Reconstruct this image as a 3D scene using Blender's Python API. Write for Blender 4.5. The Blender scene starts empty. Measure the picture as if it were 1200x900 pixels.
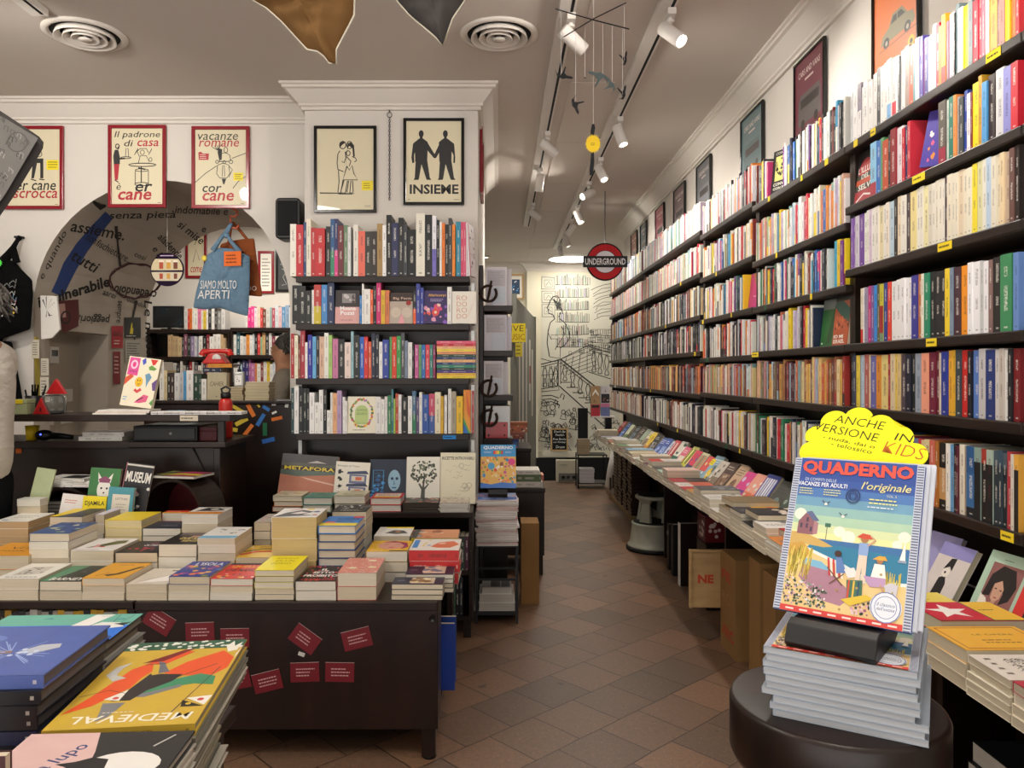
import bpy,bmesh,math,random
from mathutils import Vector,Matrix
random.seed(11)
R=math.radians
scene=bpy.context.scene
col=scene.collection

# ------------------------------------------------------------------ camera
F,CU,CV,EYE=900.0,585.0,436.0,1.43
cam_d=bpy.data.cameras.new('camera');cam=bpy.data.objects.new('camera',cam_d);col.objects.link(cam)
cam.location=(0,0,EYE);cam.rotation_euler=(R(90),0,0)
cam_d.sensor_width=36;cam_d.lens=F/1200*36
cam_d.shift_x=(600-CU)/1200;cam_d.shift_y=-(450-CV)/1200
cam_d.clip_start=0.05;cam_d.clip_end=60
scene.camera=cam
# ------------------------------------------------------------------ world: street daylight, with an added bright lower half that lifts the ceiling
SKY_LOW,SKY_HIGH=4.6,0.7
w=bpy.data.worlds.new('street_daylight');scene.world=w;w.use_nodes=True
bg=w.node_tree.nodes['Background'];bg.inputs[0].default_value=(1.0,.965,.93,1)
_t=w.node_tree;_c=_t.nodes.new('ShaderNodeTexCoord');_s=_t.nodes.new('ShaderNodeSeparateXYZ');_m=_t.nodes.new('ShaderNodeMapRange')
_t.links.new(_c.outputs['Generated'],_s.inputs[0]);_t.links.new(_s.outputs[2],_m.inputs[0]);_t.links.new(_m.outputs[0],bg.inputs[1])
_m.inputs[1].default_value=-.12;_m.inputs[2].default_value=.08;_m.inputs[3].default_value=SKY_LOW;_m.inputs[4].default_value=SKY_HIGH
scene.view_settings.view_transform='Standard';scene.view_settings.look='None'
scene.view_settings.gamma=1;scene.view_settings.use_curve_mapping=False
scene.view_settings.exposure=0.12
try:
 scene.cycles.max_bounces=6;scene.cycles.diffuse_bounces=4;scene.cycles.glossy_bounces=2
 scene.cycles.transmission_bounces=4;scene.cycles.sample_clamp_indirect=3.0
 scene.cycles.caustics_reflective=False;scene.cycles.caustics_refractive=False
 scene.cycles.use_denoising=True
except Exception:pass
LAMP_W=40.0  # watts of one track spotlight
CEIL_W=26.0  # watts of one round ceiling light

def U(u,Y):return(u-CU)*Y/F  # photo column at depth Y -> x
def V(v,Y):return EYE-(v-CV)*Y/F  # photo row at depth Y -> z

# ------------------------------------------------------------------ materials
_lin={}
def lin(h):
 if isinstance(h,tuple):return h
 if h not in _lin:
  c=[int(h[i:i+2],16)/255 for i in(1,3,5)]
  _lin[h]=tuple((x/12.92 if x<=.04045 else((x+.055)/1.055)**2.4)for x in c)
 return _lin[h]
class NT:
 def __init__(s,name,rough=.5,spec=.5,metal=0):
  s.m=bpy.data.materials.new(name);s.m.use_nodes=True;s.t=s.m.node_tree;s.n=s.t.nodes
  s.b=s.n['Principled BSDF'];s.b.inputs['Roughness'].default_value=rough
  s.b.inputs['Specular IOR Level'].default_value=spec;s.b.inputs['Metallic'].default_value=metal
 def add(s,typ,**k):
  n=s.n.new(typ)
  for a,v in k.items():setattr(n,a,v)
  return n
 def link(s,a,b):s.t.links.new(a,b)
 def put(s,sock,val):
  if hasattr(val,'is_linked')or hasattr(val,'links'):s.link(val,sock)
  else:sock.default_value=val
 def math(s,op,a,b=None,c=None):
  n=s.add('ShaderNodeMath',operation=op)
  for i,x in enumerate((a,b,c)):
   if x is not None:s.put(n.inputs[i],x)
  return n.outputs[0]
 def mix(s,fac,a,b,mode='MIX'):
  n=s.add('ShaderNodeMix',data_type='RGBA',blend_type=mode)
  s.put(n.inputs[0],fac);s.put(n.inputs[6],a if not isinstance(a,str)else(*lin(a),1));s.put(n.inputs[7],b if not isinstance(b,str)else(*lin(b),1))
  return n.outputs[2]
 def noise(s,scale,detail=3,vec=None,rough=.5):
  n=s.add('ShaderNodeTexNoise');n.inputs['Scale'].default_value=scale;n.inputs['Detail'].default_value=detail;n.inputs['Roughness'].default_value=rough
  if vec is not None:s.link(vec,n.inputs['Vector'])
  return n.outputs[0]
 def ramp(s,fac,*stops):
  n=s.add('ShaderNodeValToRGB');s.link(fac,n.inputs[0]);e=n.color_ramp.elements
  while len(e)<len(stops):e.new(.5)
  for x,(p,c)in zip(e,stops):x.position=p;x.color=(*lin(c),1)
  return n.outputs[0]
 def obj(s):
  return s.add('ShaderNodeTexCoord').outputs['Object']
 def map(s,vec,scale=(1,1,1),rot=(0,0,0),loc=(0,0,0)):
  n=s.add('ShaderNodeMapping');s.link(vec,n.inputs[0]);n.inputs['Scale'].default_value=scale
  n.inputs['Rotation'].default_value=rot;n.inputs['Location'].default_value=loc
  return n.outputs[0]
 def attr(s,name):
  return s.add('ShaderNodeAttribute',attribute_name=name)
 def color(s,c):s.put(s.b.inputs['Base Color'],c if not isinstance(c,str)else(*lin(c),1))
 def bump(s,h,strength=.2,dist=.01):
  n=s.add('ShaderNodeBump');n.inputs['Strength'].default_value=strength;n.inputs['Distance'].default_value=dist
  s.link(h,n.inputs['Height']);s.link(n.outputs[0],s.b.inputs['Normal'])
MAT={}
def simple(name,c,rough=.5,spec=.5,metal=0,var=.12,scale=12,c2=None):
 m=NT(name,rough,spec,metal)
 n=m.noise(scale,3,m.obj())
 a=lin(c);b=lin(c2)if c2 else tuple(x*(1-var)for x in a)
 m.color(m.mix(n,(*a,1),(*b,1)))
 MAT[name]=m.m;return m
def emit(name,c,strength):
 m=NT(name);m.color('#ffffff')
 m.b.inputs['Emission Color'].default_value=(*lin(c),1);m.b.inputs['Emission Strength'].default_value=strength
 MAT[name]=m.m
# printed card: colour per face, faint paper mottling
def printed(name,rough,coat=0):
 m=NT(name,rough,.45)
 a=m.attr('Col');n=m.noise(30,2,m.obj())
 m.color(m.mix(.10,a.outputs[0],m.mix(n,(.0,.0,.0,1),(1,1,1,1)),'OVERLAY'))
 if coat:m.b.inputs['Coat Weight'].default_value=coat;m.b.inputs['Coat Roughness'].default_value=.15
 MAT[name]=m.m
printed('printed_card',.42);printed('glossy_cover',.42,.08);printed('matte_print',.8)
# page block: fine leaf lines running along the block
m=NT('page_edges',.85,.2)
uv=m.add('ShaderNodeUVMap',uv_map='UV').outputs[0]
n=m.noise(1.0,1,m.map(uv,(3,900,1)));n2=m.noise(1.0,2,m.map(uv,(6,120,1)))
base=m.attr('Col').outputs[0]
m.color(m.mix(m.math('MULTIPLY',n,.34),m.mix(m.math('MULTIPLY',n2,.22),base,'#8d7a63'),'#6f5f4c'));MAT['page_edges']=m.m
# spine: cover colour with lines of small lettering in the ink colour
m=NT('book_spine',.42,.45)
a=m.attr('Col');k=m.attr('Ink');uv=m.add('ShaderNodeUVMap',uv_map='UV').outputs[0]
sx=m.add('ShaderNodeSeparateXYZ');m.link(uv,sx.inputs[0]);u_,v_=sx.outputs[0],sx.outputs[1]
seed=k.outputs['Alpha']
cx=m.add('ShaderNodeCombineXYZ');m.put(cx.inputs[0],m.math('FLOOR',m.math('MULTIPLY',u_,16)));m.put(cx.inputs[1],m.math('FLOOR',m.math('MULTIPLY',v_,150)));m.put(cx.inputs[2],m.math('MULTIPLY',seed,91))
wn=m.add('ShaderNodeTexWhiteNoise');m.link(cx.outputs[0],wn.inputs['Vector'])
ink=m.math('GREATER_THAN',wn.outputs[0],.48)
across=m.math('LESS_THAN',m.math('ABSOLUTE',m.math('SUBTRACT',u_,.5)),.16)
def band(lo,hi):return m.math('MULTIPLY',m.math('GREATER_THAN',v_,lo),m.math('LESS_THAN',v_,hi))
t1=band(m.math('MULTIPLY_ADD',seed,.12,.24),m.math('MULTIPLY_ADD',seed,-.15,.62))
t2=band(m.math('MULTIPLY_ADD',seed,-.06,.72),m.math('MULTIPLY_ADD',seed,.1,.82))
t3=m.math('MULTIPLY',band(.04,.062),m.math('LESS_THAN',m.math('ABSOLUTE',m.math('SUBTRACT',u_,.5)),.16))
words=m.math('MAXIMUM',m.math('MULTIPLY',m.math('MULTIPLY',m.math('MAXIMUM',t1,t2),across),ink),m.math('MULTIPLY',t3,.8))
m.color(m.mix(m.math('MULTIPLY',words,.62),a.outputs[0],k.outputs[0]));MAT['book_spine']=m.m
# dark stained wood
def wood(name,c1,c2,rough,sc=(1,1,9),spec=.4):
 m=NT(name,rough,spec)
 n=m.noise(2.2,6,m.map(m.obj(),sc),.6);n2=m.noise(7,3,m.obj())
 m.color(m.mix(m.math('MULTIPLY',n2,.5),m.ramp(n,(.3,c1),(.7,c2)),c1));m.bump(n,.12,.004)
 MAT[name]=m.m
wood('dark_wood','#120a07','#2a1710',.38,(2,9,2))
wood('shelf_wood','#140c09','#33221b',.42,(2,1.2,14))
wood('table_panel','#150a07','#2c1510',.3,(6,2,1.2),.5)
wood('pale_wood','#a8875b','#c7a878',.5,(2,2,9))
simple('plaster_wall','#d8d2ca',.85,.2,0,.06,3)
simple('plaster_ceiling','#cfc6bd',.9,.2,0,.06,2)
simple('moulding','#dcd5cc',.7,.3,0,.05,3)
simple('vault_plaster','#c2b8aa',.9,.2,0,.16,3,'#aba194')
simple('cream_wall','#d9d3bd',.85,.2,0,.05,3)
simple('mural_wall','#cfccbd',.85,.2,0,.06,3)
simple('grey_board','#7f8078',.6,.3,0,.15,5)
simple('black_metal','#15161a',.4,.5,.3,.3,20)
simple('dark_metal','#3a3c40',.38,.5,.6,.3,20)
simple('grey_metal','#b9bab8',.4,.5,.4,.15,20)
simple('white_metal','#e6e2dc',.45,.5,0,.05,12)
simple('lamp_white','#dcd7d0',.5,.4,0,.05,12)
simple('black_plastic','#0c0c0e',.45,.5,0,.3,30)
simple('matt_black','#0a0a0b',.75,.3,0,.3,20)
simple('red_frame','#8e1524',.25,.6,0,.25,8)
simple('black_frame','#0b0b0c',.18,.6,0,.3,8)
simple('stool_grey','#b7b8a9',.42,.5,0,.1,14,'#9d9e90')
simple('rubber','#141414',.7,.3,0,.3,40)
simple('cardboard','#a27c4e',.8,.2,0,.16,9,'#8a6840')
simple('brown_card','#8a6a45',.75,.2,0,.2,6,'#6b4f32')
simple('red_plastic','#b51c1f',.3,.5,0,.12,12)
simple('red_enamel','#c8261f',.28,.6,0,.1,12)
simple('maroon_card','#5a1018',.5,.4,0,.25,8)
for _n,_a in(('white_cloth',('#dcd6cd',.95,.1,0,.12,20)),('blue_denim',('#7490a6',.95,.1,0,.14,60,'#617e95')),('rust_cloth',('#96522f',.95,.1,0,.18,60)),('grey_cotton',('#8d8578',.95,.1,0,.15,25))):
 m=simple(_n,*_a);m.bump(m.noise(9,3,m.map(m.obj(),(1,1,2.2))),.55,.03)
simple('black_cloth','#0d0d0e',.95,.1,0,.3,40)
simple('brown_canvas','#7a5a36',.9,.1,0,.3,7,'#5e4427')
simple('grey_canvas','#4b4745',.9,.1,0,.25,7)
simple('seam_thread','#cfc6b4',.9,.1)
simple('skin','#b98566',.55,.4,0,.1,14)
simple('grey_hair','#5f5a55',.7,.3,0,.5,60,'#25211f')
simple('dark_trousers','#17181c',.95,.1,0,.2,25)
simple('rust_metal','#2a1d18',.7,.4,.5,.4,25,'#3d271c')
simple('sheet_paper','#e4e0d8',.9,.2,0,.06,30)
simple('leather_bound','#33140f',.45,.4,0,.35,20)
simple('thread','#e9e6df',.7,.3)
simple('orange_plastic','#c9603d',.4,.5)
simple('pale_green_card','#aab38a',.8,.2)
emit('lamp_glow','#fff4e2',26.0);emit('panel_glow','#fff6e6',9.0);emit('blue_led','#2a48ff',3.0)
m=NT('glass_jar',.05,.5);m.color('#f4f7f7');m.b.inputs['Transmission Weight'].default_value=.95;m.b.inputs['IOR'].default_value=1.2;MAT['glass_jar']=m.m
m=NT('screen_glass',.08,.6);m.color(m.ramp(m.noise(3,2,m.obj()),(.4,'#07090b'),(.75,'#27343c')));MAT['screen_glass']=m.m
# picture glass: a clear coat over the print
m=NT('glazed_print',.5,.4);m.color(m.attr('Col').outputs[0]);m.b.inputs['Coat Weight'].default_value=1.0;m.b.inputs['Coat Roughness'].default_value=.02;MAT['glazed_print']=m.m
# old square terracotta, laid diagonally in staggered courses
m=NT('terracotta_floor',.5,.45)
o=m.obj();v=m.map(o,(1,1,1),(0,0,R(-43)),(.05,.06,0))
wob=m.noise(3.0,2,o)
wv=m.add('ShaderNodeVectorMath',operation='ADD');sc_=m.add('ShaderNodeVectorMath',operation='SCALE');sc_.inputs['Scale'].default_value=.012
nt=m.add('ShaderNodeTexNoise');nt.inputs['Scale'].default_value=4;m.link(o,nt.inputs['Vector']);m.link(nt.outputs[1],sc_.inputs[0]);m.link(v,wv.inputs[0]);m.link(sc_.outputs[0],wv.inputs[1])
br=m.add('ShaderNodeTexBrick');m.link(wv.outputs[0],br.inputs['Vector'])
br.offset=.5;br.inputs['Scale'].default_value=1;br.inputs['Brick Width'].default_value=.245;br.inputs['Row Height'].default_value=.255
br.inputs['Mortar Size'].default_value=.0035;br.inputs['Mortar Smooth'].default_value=.3;br.inputs['Bias'].default_value=0
br.inputs['Color1'].default_value=(*lin('#967860'),1);br.inputs['Color2'].default_value=(*lin('#63584d'),1);br.inputs['Mortar'].default_value=(*lin('#2b221c'),1)
big=m.noise(2.1,4,o,.6);fine=m.noise(55,5,o,.7);speck=m.noise(130,2,o)
c=m.mix(m.math('MULTIPLY',big,.42),br.outputs[0],'#98745c')
c=m.mix(.55,c,m.ramp(fine,(.35,'#4d4038'),(.62,'#a08a76')),'OVERLAY')
c=m.mix(m.math('MULTIPLY',m.math('GREATER_THAN',speck,.68),.35),c,'#c9b8a4')
c=m.mix(m.math('MULTIPLY',m.math('GREATER_THAN',m.noise(9,2,o),.73),.6),c,'#2d2723')
m.color(c);m.put(m.b.inputs['Roughness'],m.math('MULTIPLY_ADD',fine,.35,.28))
m.bump(m.math('SUBTRACT',m.math('MULTIPLY',fine,.25),br.outputs[1]),.5,.006);MAT['terracotta_floor']=m.m

# ------------------------------------------------------------------ mesh builder
_txt={}
def text_mesh(s,bold=0.0,shear=0.0):
 key=(s,bold,shear)
 if key not in _txt:
  c=bpy.data.curves.new('t','FONT');c.body=s;c.size=1;c.resolution_u=2;c.offset=bold;c.shear=shear
  o=bpy.data.objects.new('t',c);col.objects.link(o)
  dg=bpy.context.evaluated_depsgraph_get();me=o.evaluated_get(dg).to_mesh()
  vs=[(v.co.x,v.co.y)for v in me.vertices];fs=[tuple(p.vertices)for p in me.polygons]
  o.evaluated_get(dg).to_mesh_clear();bpy.data.objects.remove(o);bpy.data.curves.remove(c)
  if not vs:vs=[(0,0)]
  x0=min(v[0]for v in vs);x1=max(v[0]for v in vs);y0=min(v[1]for v in vs);y1=max(v[1]for v in vs)
  _txt[key]=(vs,fs,x0,x1,y0,y1)
 return _txt[key]
class MB:
 def __init__(s):s.v=[];s.f=[];s.m=[];s.c=[];s.k=[];s.uv=[];s.T=Matrix();s.mats=[];s.smooth=False;s.sm=[]
 def mat(s,name):
  if name not in s.mats:s.mats.append(name)
  return s.mats.index(name)
 def face(s,pts,c='#808080',mat='printed_card',ink=None,uv=None,sm=False):
  n0=len(s.v);T=s.T
  s.v+=[tuple(T@Vector(p))for p in pts]
  s.f.append(tuple(range(n0,n0+len(pts))));s.fin(len(pts),c,mat,ink,uv,sm)
 def fin(s,n,c,mat,ink=None,uv=None,sm=False):
  s.m.append(s.mat(mat));s.c.append((lin(c),n));s.k.append((ink or(0,0,0,0),n))
  s.uv.append(uv or[(0,0)]*n);s.sm.append(sm)
 def grid(s,pts,faces,c,mat,sm=False):
  n0=len(s.v);T=s.T
  s.v+=[tuple(T@Vector(p))for p in pts]
  for f in faces:s.f.append(tuple(n0+i for i in f));s.fin(len(f),c,mat,sm=sm)
 def box(s,x0,x1,y0,y1,z0,z1,c='#808080',mat='printed_card'):
  P=[(x0,y0,z0),(x1,y0,z0),(x1,y1,z0),(x0,y1,z0),(x0,y0,z1),(x1,y0,z1),(x1,y1,z1),(x0,y1,z1)]
  s.grid(P,[(0,3,2,1),(4,5,6,7),(0,1,5,4),(1,2,6,5),(2,3,7,6),(3,0,4,7)],c,mat)
 def pages(s,x0,x1,y0,y1,z0,z1,c,axis):
  # a page block; leaf lines run at right angles to the thickness axis (0 = x, 2 = z)
  P=[(x0,y0,z0),(x1,y0,z0),(x1,y1,z0),(x0,y1,z0),(x0,y0,z1),(x1,y0,z1),(x1,y1,z1),(x0,y1,z1)]
  for f in((0,3,2,1),(4,5,6,7),(0,1,5,4),(1,2,6,5),(2,3,7,6),(3,0,4,7)):
   q=[P[i]for i in f]
   s.face(q,c,'page_edges',None,[(p[0]+p[1]+p[2]-p[axis],p[axis])for p in q])
 def prism(s,poly,h,c='#808080',mat='printed_card',axis='z'):
  # poly: 2-D outline extruded by h along axis
  n=len(poly)
  if axis=='z':f=lambda p,t:(p[0],p[1],t)
  elif axis=='y':f=lambda p,t:(p[0],t,p[1])
  else:f=lambda p,t:(t,p[0],p[1])
  h0,h1=h if isinstance(h,tuple)else(0,h)
  P=[f(p,h0)for p in poly]+[f(p,h1)for p in poly]
  s.grid(P,[tuple(range(n-1,-1,-1)),tuple(range(n,2*n))]+[(i,(i+1)%n,n+(i+1)%n,n+i)for i in range(n)],c,mat)
 def tube(s,pts,r,n=8,c='#808080',mat='printed_card',closed=False,cap=True):
  pts=[Vector(p)for p in pts];N=len(pts);rs=r if isinstance(r,(list,tuple))else[r]*N
  P=[];ref=None
  for i,p in enumerate(pts):
   d=(pts[(i+1)%N]-pts[i-1])if closed else(pts[min(i+1,N-1)]-pts[max(i-1,0)])
   d=d.normalized()if d.length>1e-9 else Vector((0,0,1))
   if ref is None:ref=Vector((0,0,1))if abs(d.z)<.9 else Vector((1,0,0))
   a=d.cross(ref).normalized();b=d.cross(a).normalized();ref=-b
   P+=[tuple(p+a*math.cos(2*math.pi*k/n)*rs[i]+b*math.sin(2*math.pi*k/n)*rs[i])for k in range(n)]
  fs=[]
  for i in range(N if closed else N-1):
   j=(i+1)%N
   fs+=[(i*n+k,i*n+(k+1)%n,j*n+(k+1)%n,j*n+k)for k in range(n)]
  if cap and not closed:fs+=[tuple(range(n)),tuple(range((N-1)*n+n-1,(N-1)*n-1,-1))]
  s.grid(P,fs,c,mat,True)
 def lathe(s,prof,n=32,c='#808080',mat='printed_card',o=(0,0,0),sm=True):
  P=[]
  for r,z in prof:P+=[(o[0]+r*math.cos(2*math.pi*k/n),o[1]+r*math.sin(2*math.pi*k/n),o[2]+z)for k in range(n)]
  fs=[]
  for i in range(len(prof)-1):fs+=[(i*n+k,i*n+(k+1)%n,(i+1)*n+(k+1)%n,(i+1)*n+k)for k in range(n)]
  fs+=[tuple(range(n-1,-1,-1)),tuple(range((len(prof)-1)*n,len(prof)*n))]
  s.grid(P,fs,c,mat,sm)
 def ball(s,o,r,c='#808080',mat='printed_card',n=14,m=9):
  rx,ry,rz=r if isinstance(r,tuple)else(r,r,r)
  P=[(o[0],o[1],o[2]-rz)]
  for i in range(1,m):
   a=math.pi*i/m-math.pi/2
   P+=[(o[0]+rx*math.cos(a)*math.cos(2*math.pi*k/n),o[1]+ry*math.cos(a)*math.sin(2*math.pi*k/n),o[2]+rz*math.sin(a))for k in range(n)]
  P.append((o[0],o[1],o[2]+rz));fs=[(0,1+(k+1)%n,1+k)for k in range(n)]
  for i in range(m-2):fs+=[(1+i*n+k,1+i*n+(k+1)%n,1+(i+1)*n+(k+1)%n,1+(i+1)*n+k)for k in range(n)]
  t=len(P)-1;b=1+(m-2)*n;fs+=[(t,b+k,b+(k+1)%n)for k in range(n)]
  s.grid(P,fs,c,mat,True)
 def build(s,name,parent=None,bevel=0,solid=0,sub=0):
  me=bpy.data.meshes.new(name);me.from_pydata(s.v,[],s.f)
  for n in s.mats:me.materials.append(MAT[n])
  me.polygons.foreach_set('material_index',s.m);me.polygons.foreach_set('use_smooth',s.sm)
  a=me.color_attributes.new('Col','FLOAT_COLOR','CORNER');buf=[]
  for c,n in s.c:buf+=list((*c,1.0))*n
  a.data.foreach_set('color',buf)
  if any(k[0][3]for k in s.k):
   a=me.color_attributes.new('Ink','FLOAT_COLOR','CORNER');buf=[]
   for c,n in s.k:buf+=list(c)*n
   a.data.foreach_set('color',buf)
  u=me.uv_layers.new(name='UV');buf=[]
  for q in s.uv:
   for p in q:buf+=[p[0],p[1]]
  u.data.foreach_set('uv',buf);me.update()
  o=bpy.data.objects.new(name,me);col.objects.link(o)
  if parent is not None:o.parent=parent
  if bevel:
   md=o.modifiers.new('bevel','BEVEL');md.width=bevel;md.segments=2;md.limit_method='ANGLE'
  if sub:
   md=o.modifiers.new('sub','SUBSURF');md.levels=sub;md.render_levels=sub
  return o
class Art:
 """Printing on a flat sheet: normalised coordinates (0..1 across, 0..1 up) on the sheet's own plane."""
 def __init__(s,mb,o,ex,ey,mat='printed_card',lift=.0004):
  s.mb=mb;s.o=Vector(o);s.ex=Vector(ex);s.ey=Vector(ey);s.n=s.ex.cross(s.ey).normalized();s.k=1;s.mat=mat;s.lift=lift
  s.W=s.ex.length;s.H=s.ey.length
 def P(s,x,y):return tuple(s.o+s.ex*x+s.ey*y+s.n*(s.lift+min(s.k,1200)*.000004))
 def poly(s,pts,c):s.k+=1;s.mb.face([s.P(*p)for p in pts],c,s.mat)
 def rect(s,x0,y0,x1,y1,c):s.poly([(x0,y0),(x1,y0),(x1,y1),(x0,y1)],c)
 def full(s,c):s.rect(0,0,1,1,c)
 def circ(s,x,y,r,c,ry=None,n=20,a0=0,a1=360):
  k=s.W/s.H
  s.poly([(x+r*math.cos(R(a0+(a1-a0)*i/n)),y+(ry if ry else r*k)*math.sin(R(a0+(a1-a0)*i/n)))for i in range(n+(a1-a0!=360))],c)
 def stroke(s,pts,w,c,closed=False):
  # a pen line of width w (fraction of the sheet's width)
  s.k+=1;q=[(p[0]*s.W,p[1]*s.H)for p in pts];w=w*s.W/2;N=len(q);L=[];Rr=[]
  if closed:q=q+[q[0]];N+=1
  for i in range(N):
   a=q[max(i-1,0)];b=q[min(i+1,N-1)]
   if closed and i in(0,N-1):a=q[N-2];b=q[1]
   dx,dy=b[0]-a[0],b[1]-a[1];l=math.hypot(dx,dy)or 1e-9
   nx,ny=-dy/l*w,dx/l*w
   L.append(((q[i][0]+nx)/s.W,(q[i][1]+ny)/s.H));Rr.append(((q[i][0]-nx)/s.W,(q[i][1]-ny)/s.H))
  pts=[s.P(*p)for p in L+Rr]
  s.mb.grid(pts,[(i,N+i,N+i+1,i+1)for i in range(N-1)],c,s.mat)
 def ell(s,x,y,rx,ry,w,c,n=16,a0=0,a1=360):
  full=a1-a0==360
  s.stroke([(x+rx*math.cos(R(a0+(a1-a0)*i/n)),y+ry*math.sin(R(a0+(a1-a0)*i/n)))for i in range(n+(not full))],w,c,full)
 def text(s,t,x0,y0,x1,y1,c,bold=.0,shear=0.0,rot=0,fit=True):
  # letters stretched to fill the rectangle; rot turns them about its middle
  vs,fs,a,b,lo,hi=text_mesh(t,bold,shear);s.k+=1
  W,H=(x1-x0),(y1-y0);cx,cy=(x0+x1)/2,(y0+y1)/2;cr,sr=math.cos(R(rot)),math.sin(R(rot))
  pts=[]
  for x,y in vs:
   X=((x-a)/max(b-a,1e-6)-.5)*W*s.W;Y=((y-lo)/max(hi-lo,1e-6)-.5)*H*s.H
   pts.append(s.P(cx+(X*cr-Y*sr)/s.W,cy+(X*sr+Y*cr)/s.H))
  s.mb.grid(pts,fs,c,s.mat)
 def lines(s,x0,y0,x1,y1,n,c,seed=0):
  # small print too small to read: rows of short dashes
  rr=random.Random(seed*7+n);h=(y1-y0)/n
  for i in range(n):
   x=x0;xe=x1-(x1-x0)*rr.random()*.3
   while x<xe:
    l=(x1-x0)*(.06+.1*rr.random());s.rect(x,y0+h*(i+.3),min(x+l,xe),y0+h*(i+.65),c);x+=l+(x1-x0)*.03
 def blobs(s,x0,y0,x1,y1,n,cols,seed=0,r=(.03,.09)):
  rr=random.Random(seed)
  for i in range(n):
   x=x0+(x1-x0)*rr.random();y=y0+(y1-y0)*rr.random();q=r[0]+(r[1]-r[0])*rr.random();m=rr.randint(5,8);ph=rr.random()*360
   s.poly([(x+q*(.6+.5*rr.random())*math.cos(R(ph+360*i_/m)),y+q*s.W/s.H*(.6+.5*rr.random())*math.sin(R(ph+360*i_/m)))for i_ in range(m)],rr.choice(cols))

# ------------------------------------------------------------------ things
def tag(o,label=None,cat=None,group=None,kind=None):
 if label:o['label']=label
 if cat:o['category']=cat
 if group:o['group']=group
 if kind:o['kind']=kind
 return o
def thing(name,label,cat,loc=(0,0,0),rz=0,group=None):
 o=bpy.data.objects.new(name,None);col.objects.link(o);o.empty_display_size=.05
 o.location=loc;o.rotation_euler=(0,0,rz);return tag(o,label,cat,group)
def struct(name,mb,**k):return tag(mb.build(name,**k),kind='structure')
ORD=['first','second','third','fourth','fifth','sixth','seventh','eighth','ninth','tenth','eleventh','twelfth','thirteenth','fourteenth','fifteenth','sixteenth','seventeenth','eighteenth','nineteenth','twentieth']
TENS={2:'twenty',3:'thirty',4:'forty',5:'fifty',6:'sixty'}
def ordinal(i):  # i from 1
 if i<=20:return ORD[i-1]
 t,r=divmod(i,10)
 return TENS[t]+'-'+ORD[r-1]if r else{3:'thirtieth',4:'fortieth',5:'fiftieth',6:'sixtieth'}[t]
NAMED=[('white','#f0eeea'),('ivory','#ece4cf'),('cream','#e6d8b0'),('beige','#cdb796'),('pale grey','#bfbfbf'),('grey','#868a8c'),('dark grey','#45474a'),('black','#141416'),
   ('red','#c3202a'),('dark red','#7d1a22'),('maroon','#561a26'),('coral','#e8735f'),('salmon','#e9a48b'),('pink','#e07fa0'),('magenta','#c22a76'),('orange','#e8862a'),('brick','#a9573e'),('brown','#5f4031'),('tan','#a67c52'),
   ('yellow','#f1d52c'),('amber','#e0ac32'),('lime','#b3cf55'),('green','#2f7d52'),('dark green','#1d4434'),('sage','#8fa38b'),('teal','#2f8080'),('pale blue','#a9c8de'),('sky blue','#5aa5dc'),('blue','#2858b0'),('navy','#1c2748'),('slate blue','#6a7fae'),('violet','#6d4f96'),('lilac','#b3a2ca'),('plum','#4f3742'),('pale yellow','#ece09a'),('mint','#a8cfb6'),('pale pink','#eec8c8')]
def cname(h):
 c=[int(h[i:i+2],16)for i in(1,3,5)]
 return min(NAMED,key=lambda k:sum((a-b)**2 for a,b in zip(c,[int(k[1][i:i+2],16)for i in(1,3,5)])))[0]
def lum(h):c=lin(h);return .2*c[0]+.7*c[1]+.1*c[2]
def jitter(h,a,rr=random):
 c=[int(h[i:i+2],16)for i in(1,3,5)];d=rr.randint(-a,a)
 return '#%02x%02x%02x'%tuple(max(0,min(255,x+d+rr.randint(-a//2,a//2)))for x in c)
PAGES=['#e4d8c0','#eae0cc','#ddd0b6','#ebe6d8','#d8ccb4']

# a standing book: spine faces local -y, thickness along +x, height along +z
def standing(mb,t,d,h,c,segs=None,page=None,ink=None,rr=random,cov=None,board=.0014):
 page=page or rr.choice(PAGES);k=min(board,t*.18)
 ink=ink or('#f4f0e6' if lum(c)<.25 else rr.choice(['#1d1d1f','#2b2b2d','#5a1f22','#23344f']))
 ik=(*lin(ink),.02+rr.random()*.97);b=cov or c
 # spine, drawn in one or more colour fields
 for v0,v1,sc in(segs or[(0,1,c)]):
  mb.face([(0,0,v0*h),(t,0,v0*h),(t,0,v1*h),(0,0,v1*h)],sc,'book_spine',ik,[(0,v0),(1,v0),(1,v1),(0,v1)])
 P=[(0,0),(0,d),(k,d),(k,k),(t-k,k),(t-k,d),(t,d),(t,0)]
 # boards and the inside of the spine as one U-shaped card
 pts=[(x,y,z)for z in(0,h)for x,y in P]
 fs=[(i,(i+1)%8,8+(i+1)%8,8+i)for i in range(7)]+[(0,7,4,3),(0,3,2,1),(7,6,5,4),(8,11,12,15),(8,9,10,11),(15,12,13,14)]
 mb.grid(pts,fs,b,'printed_card')
 mb.pages(k,t-k,k,d-.0012,.0012,h-.0012,page,0)
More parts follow.
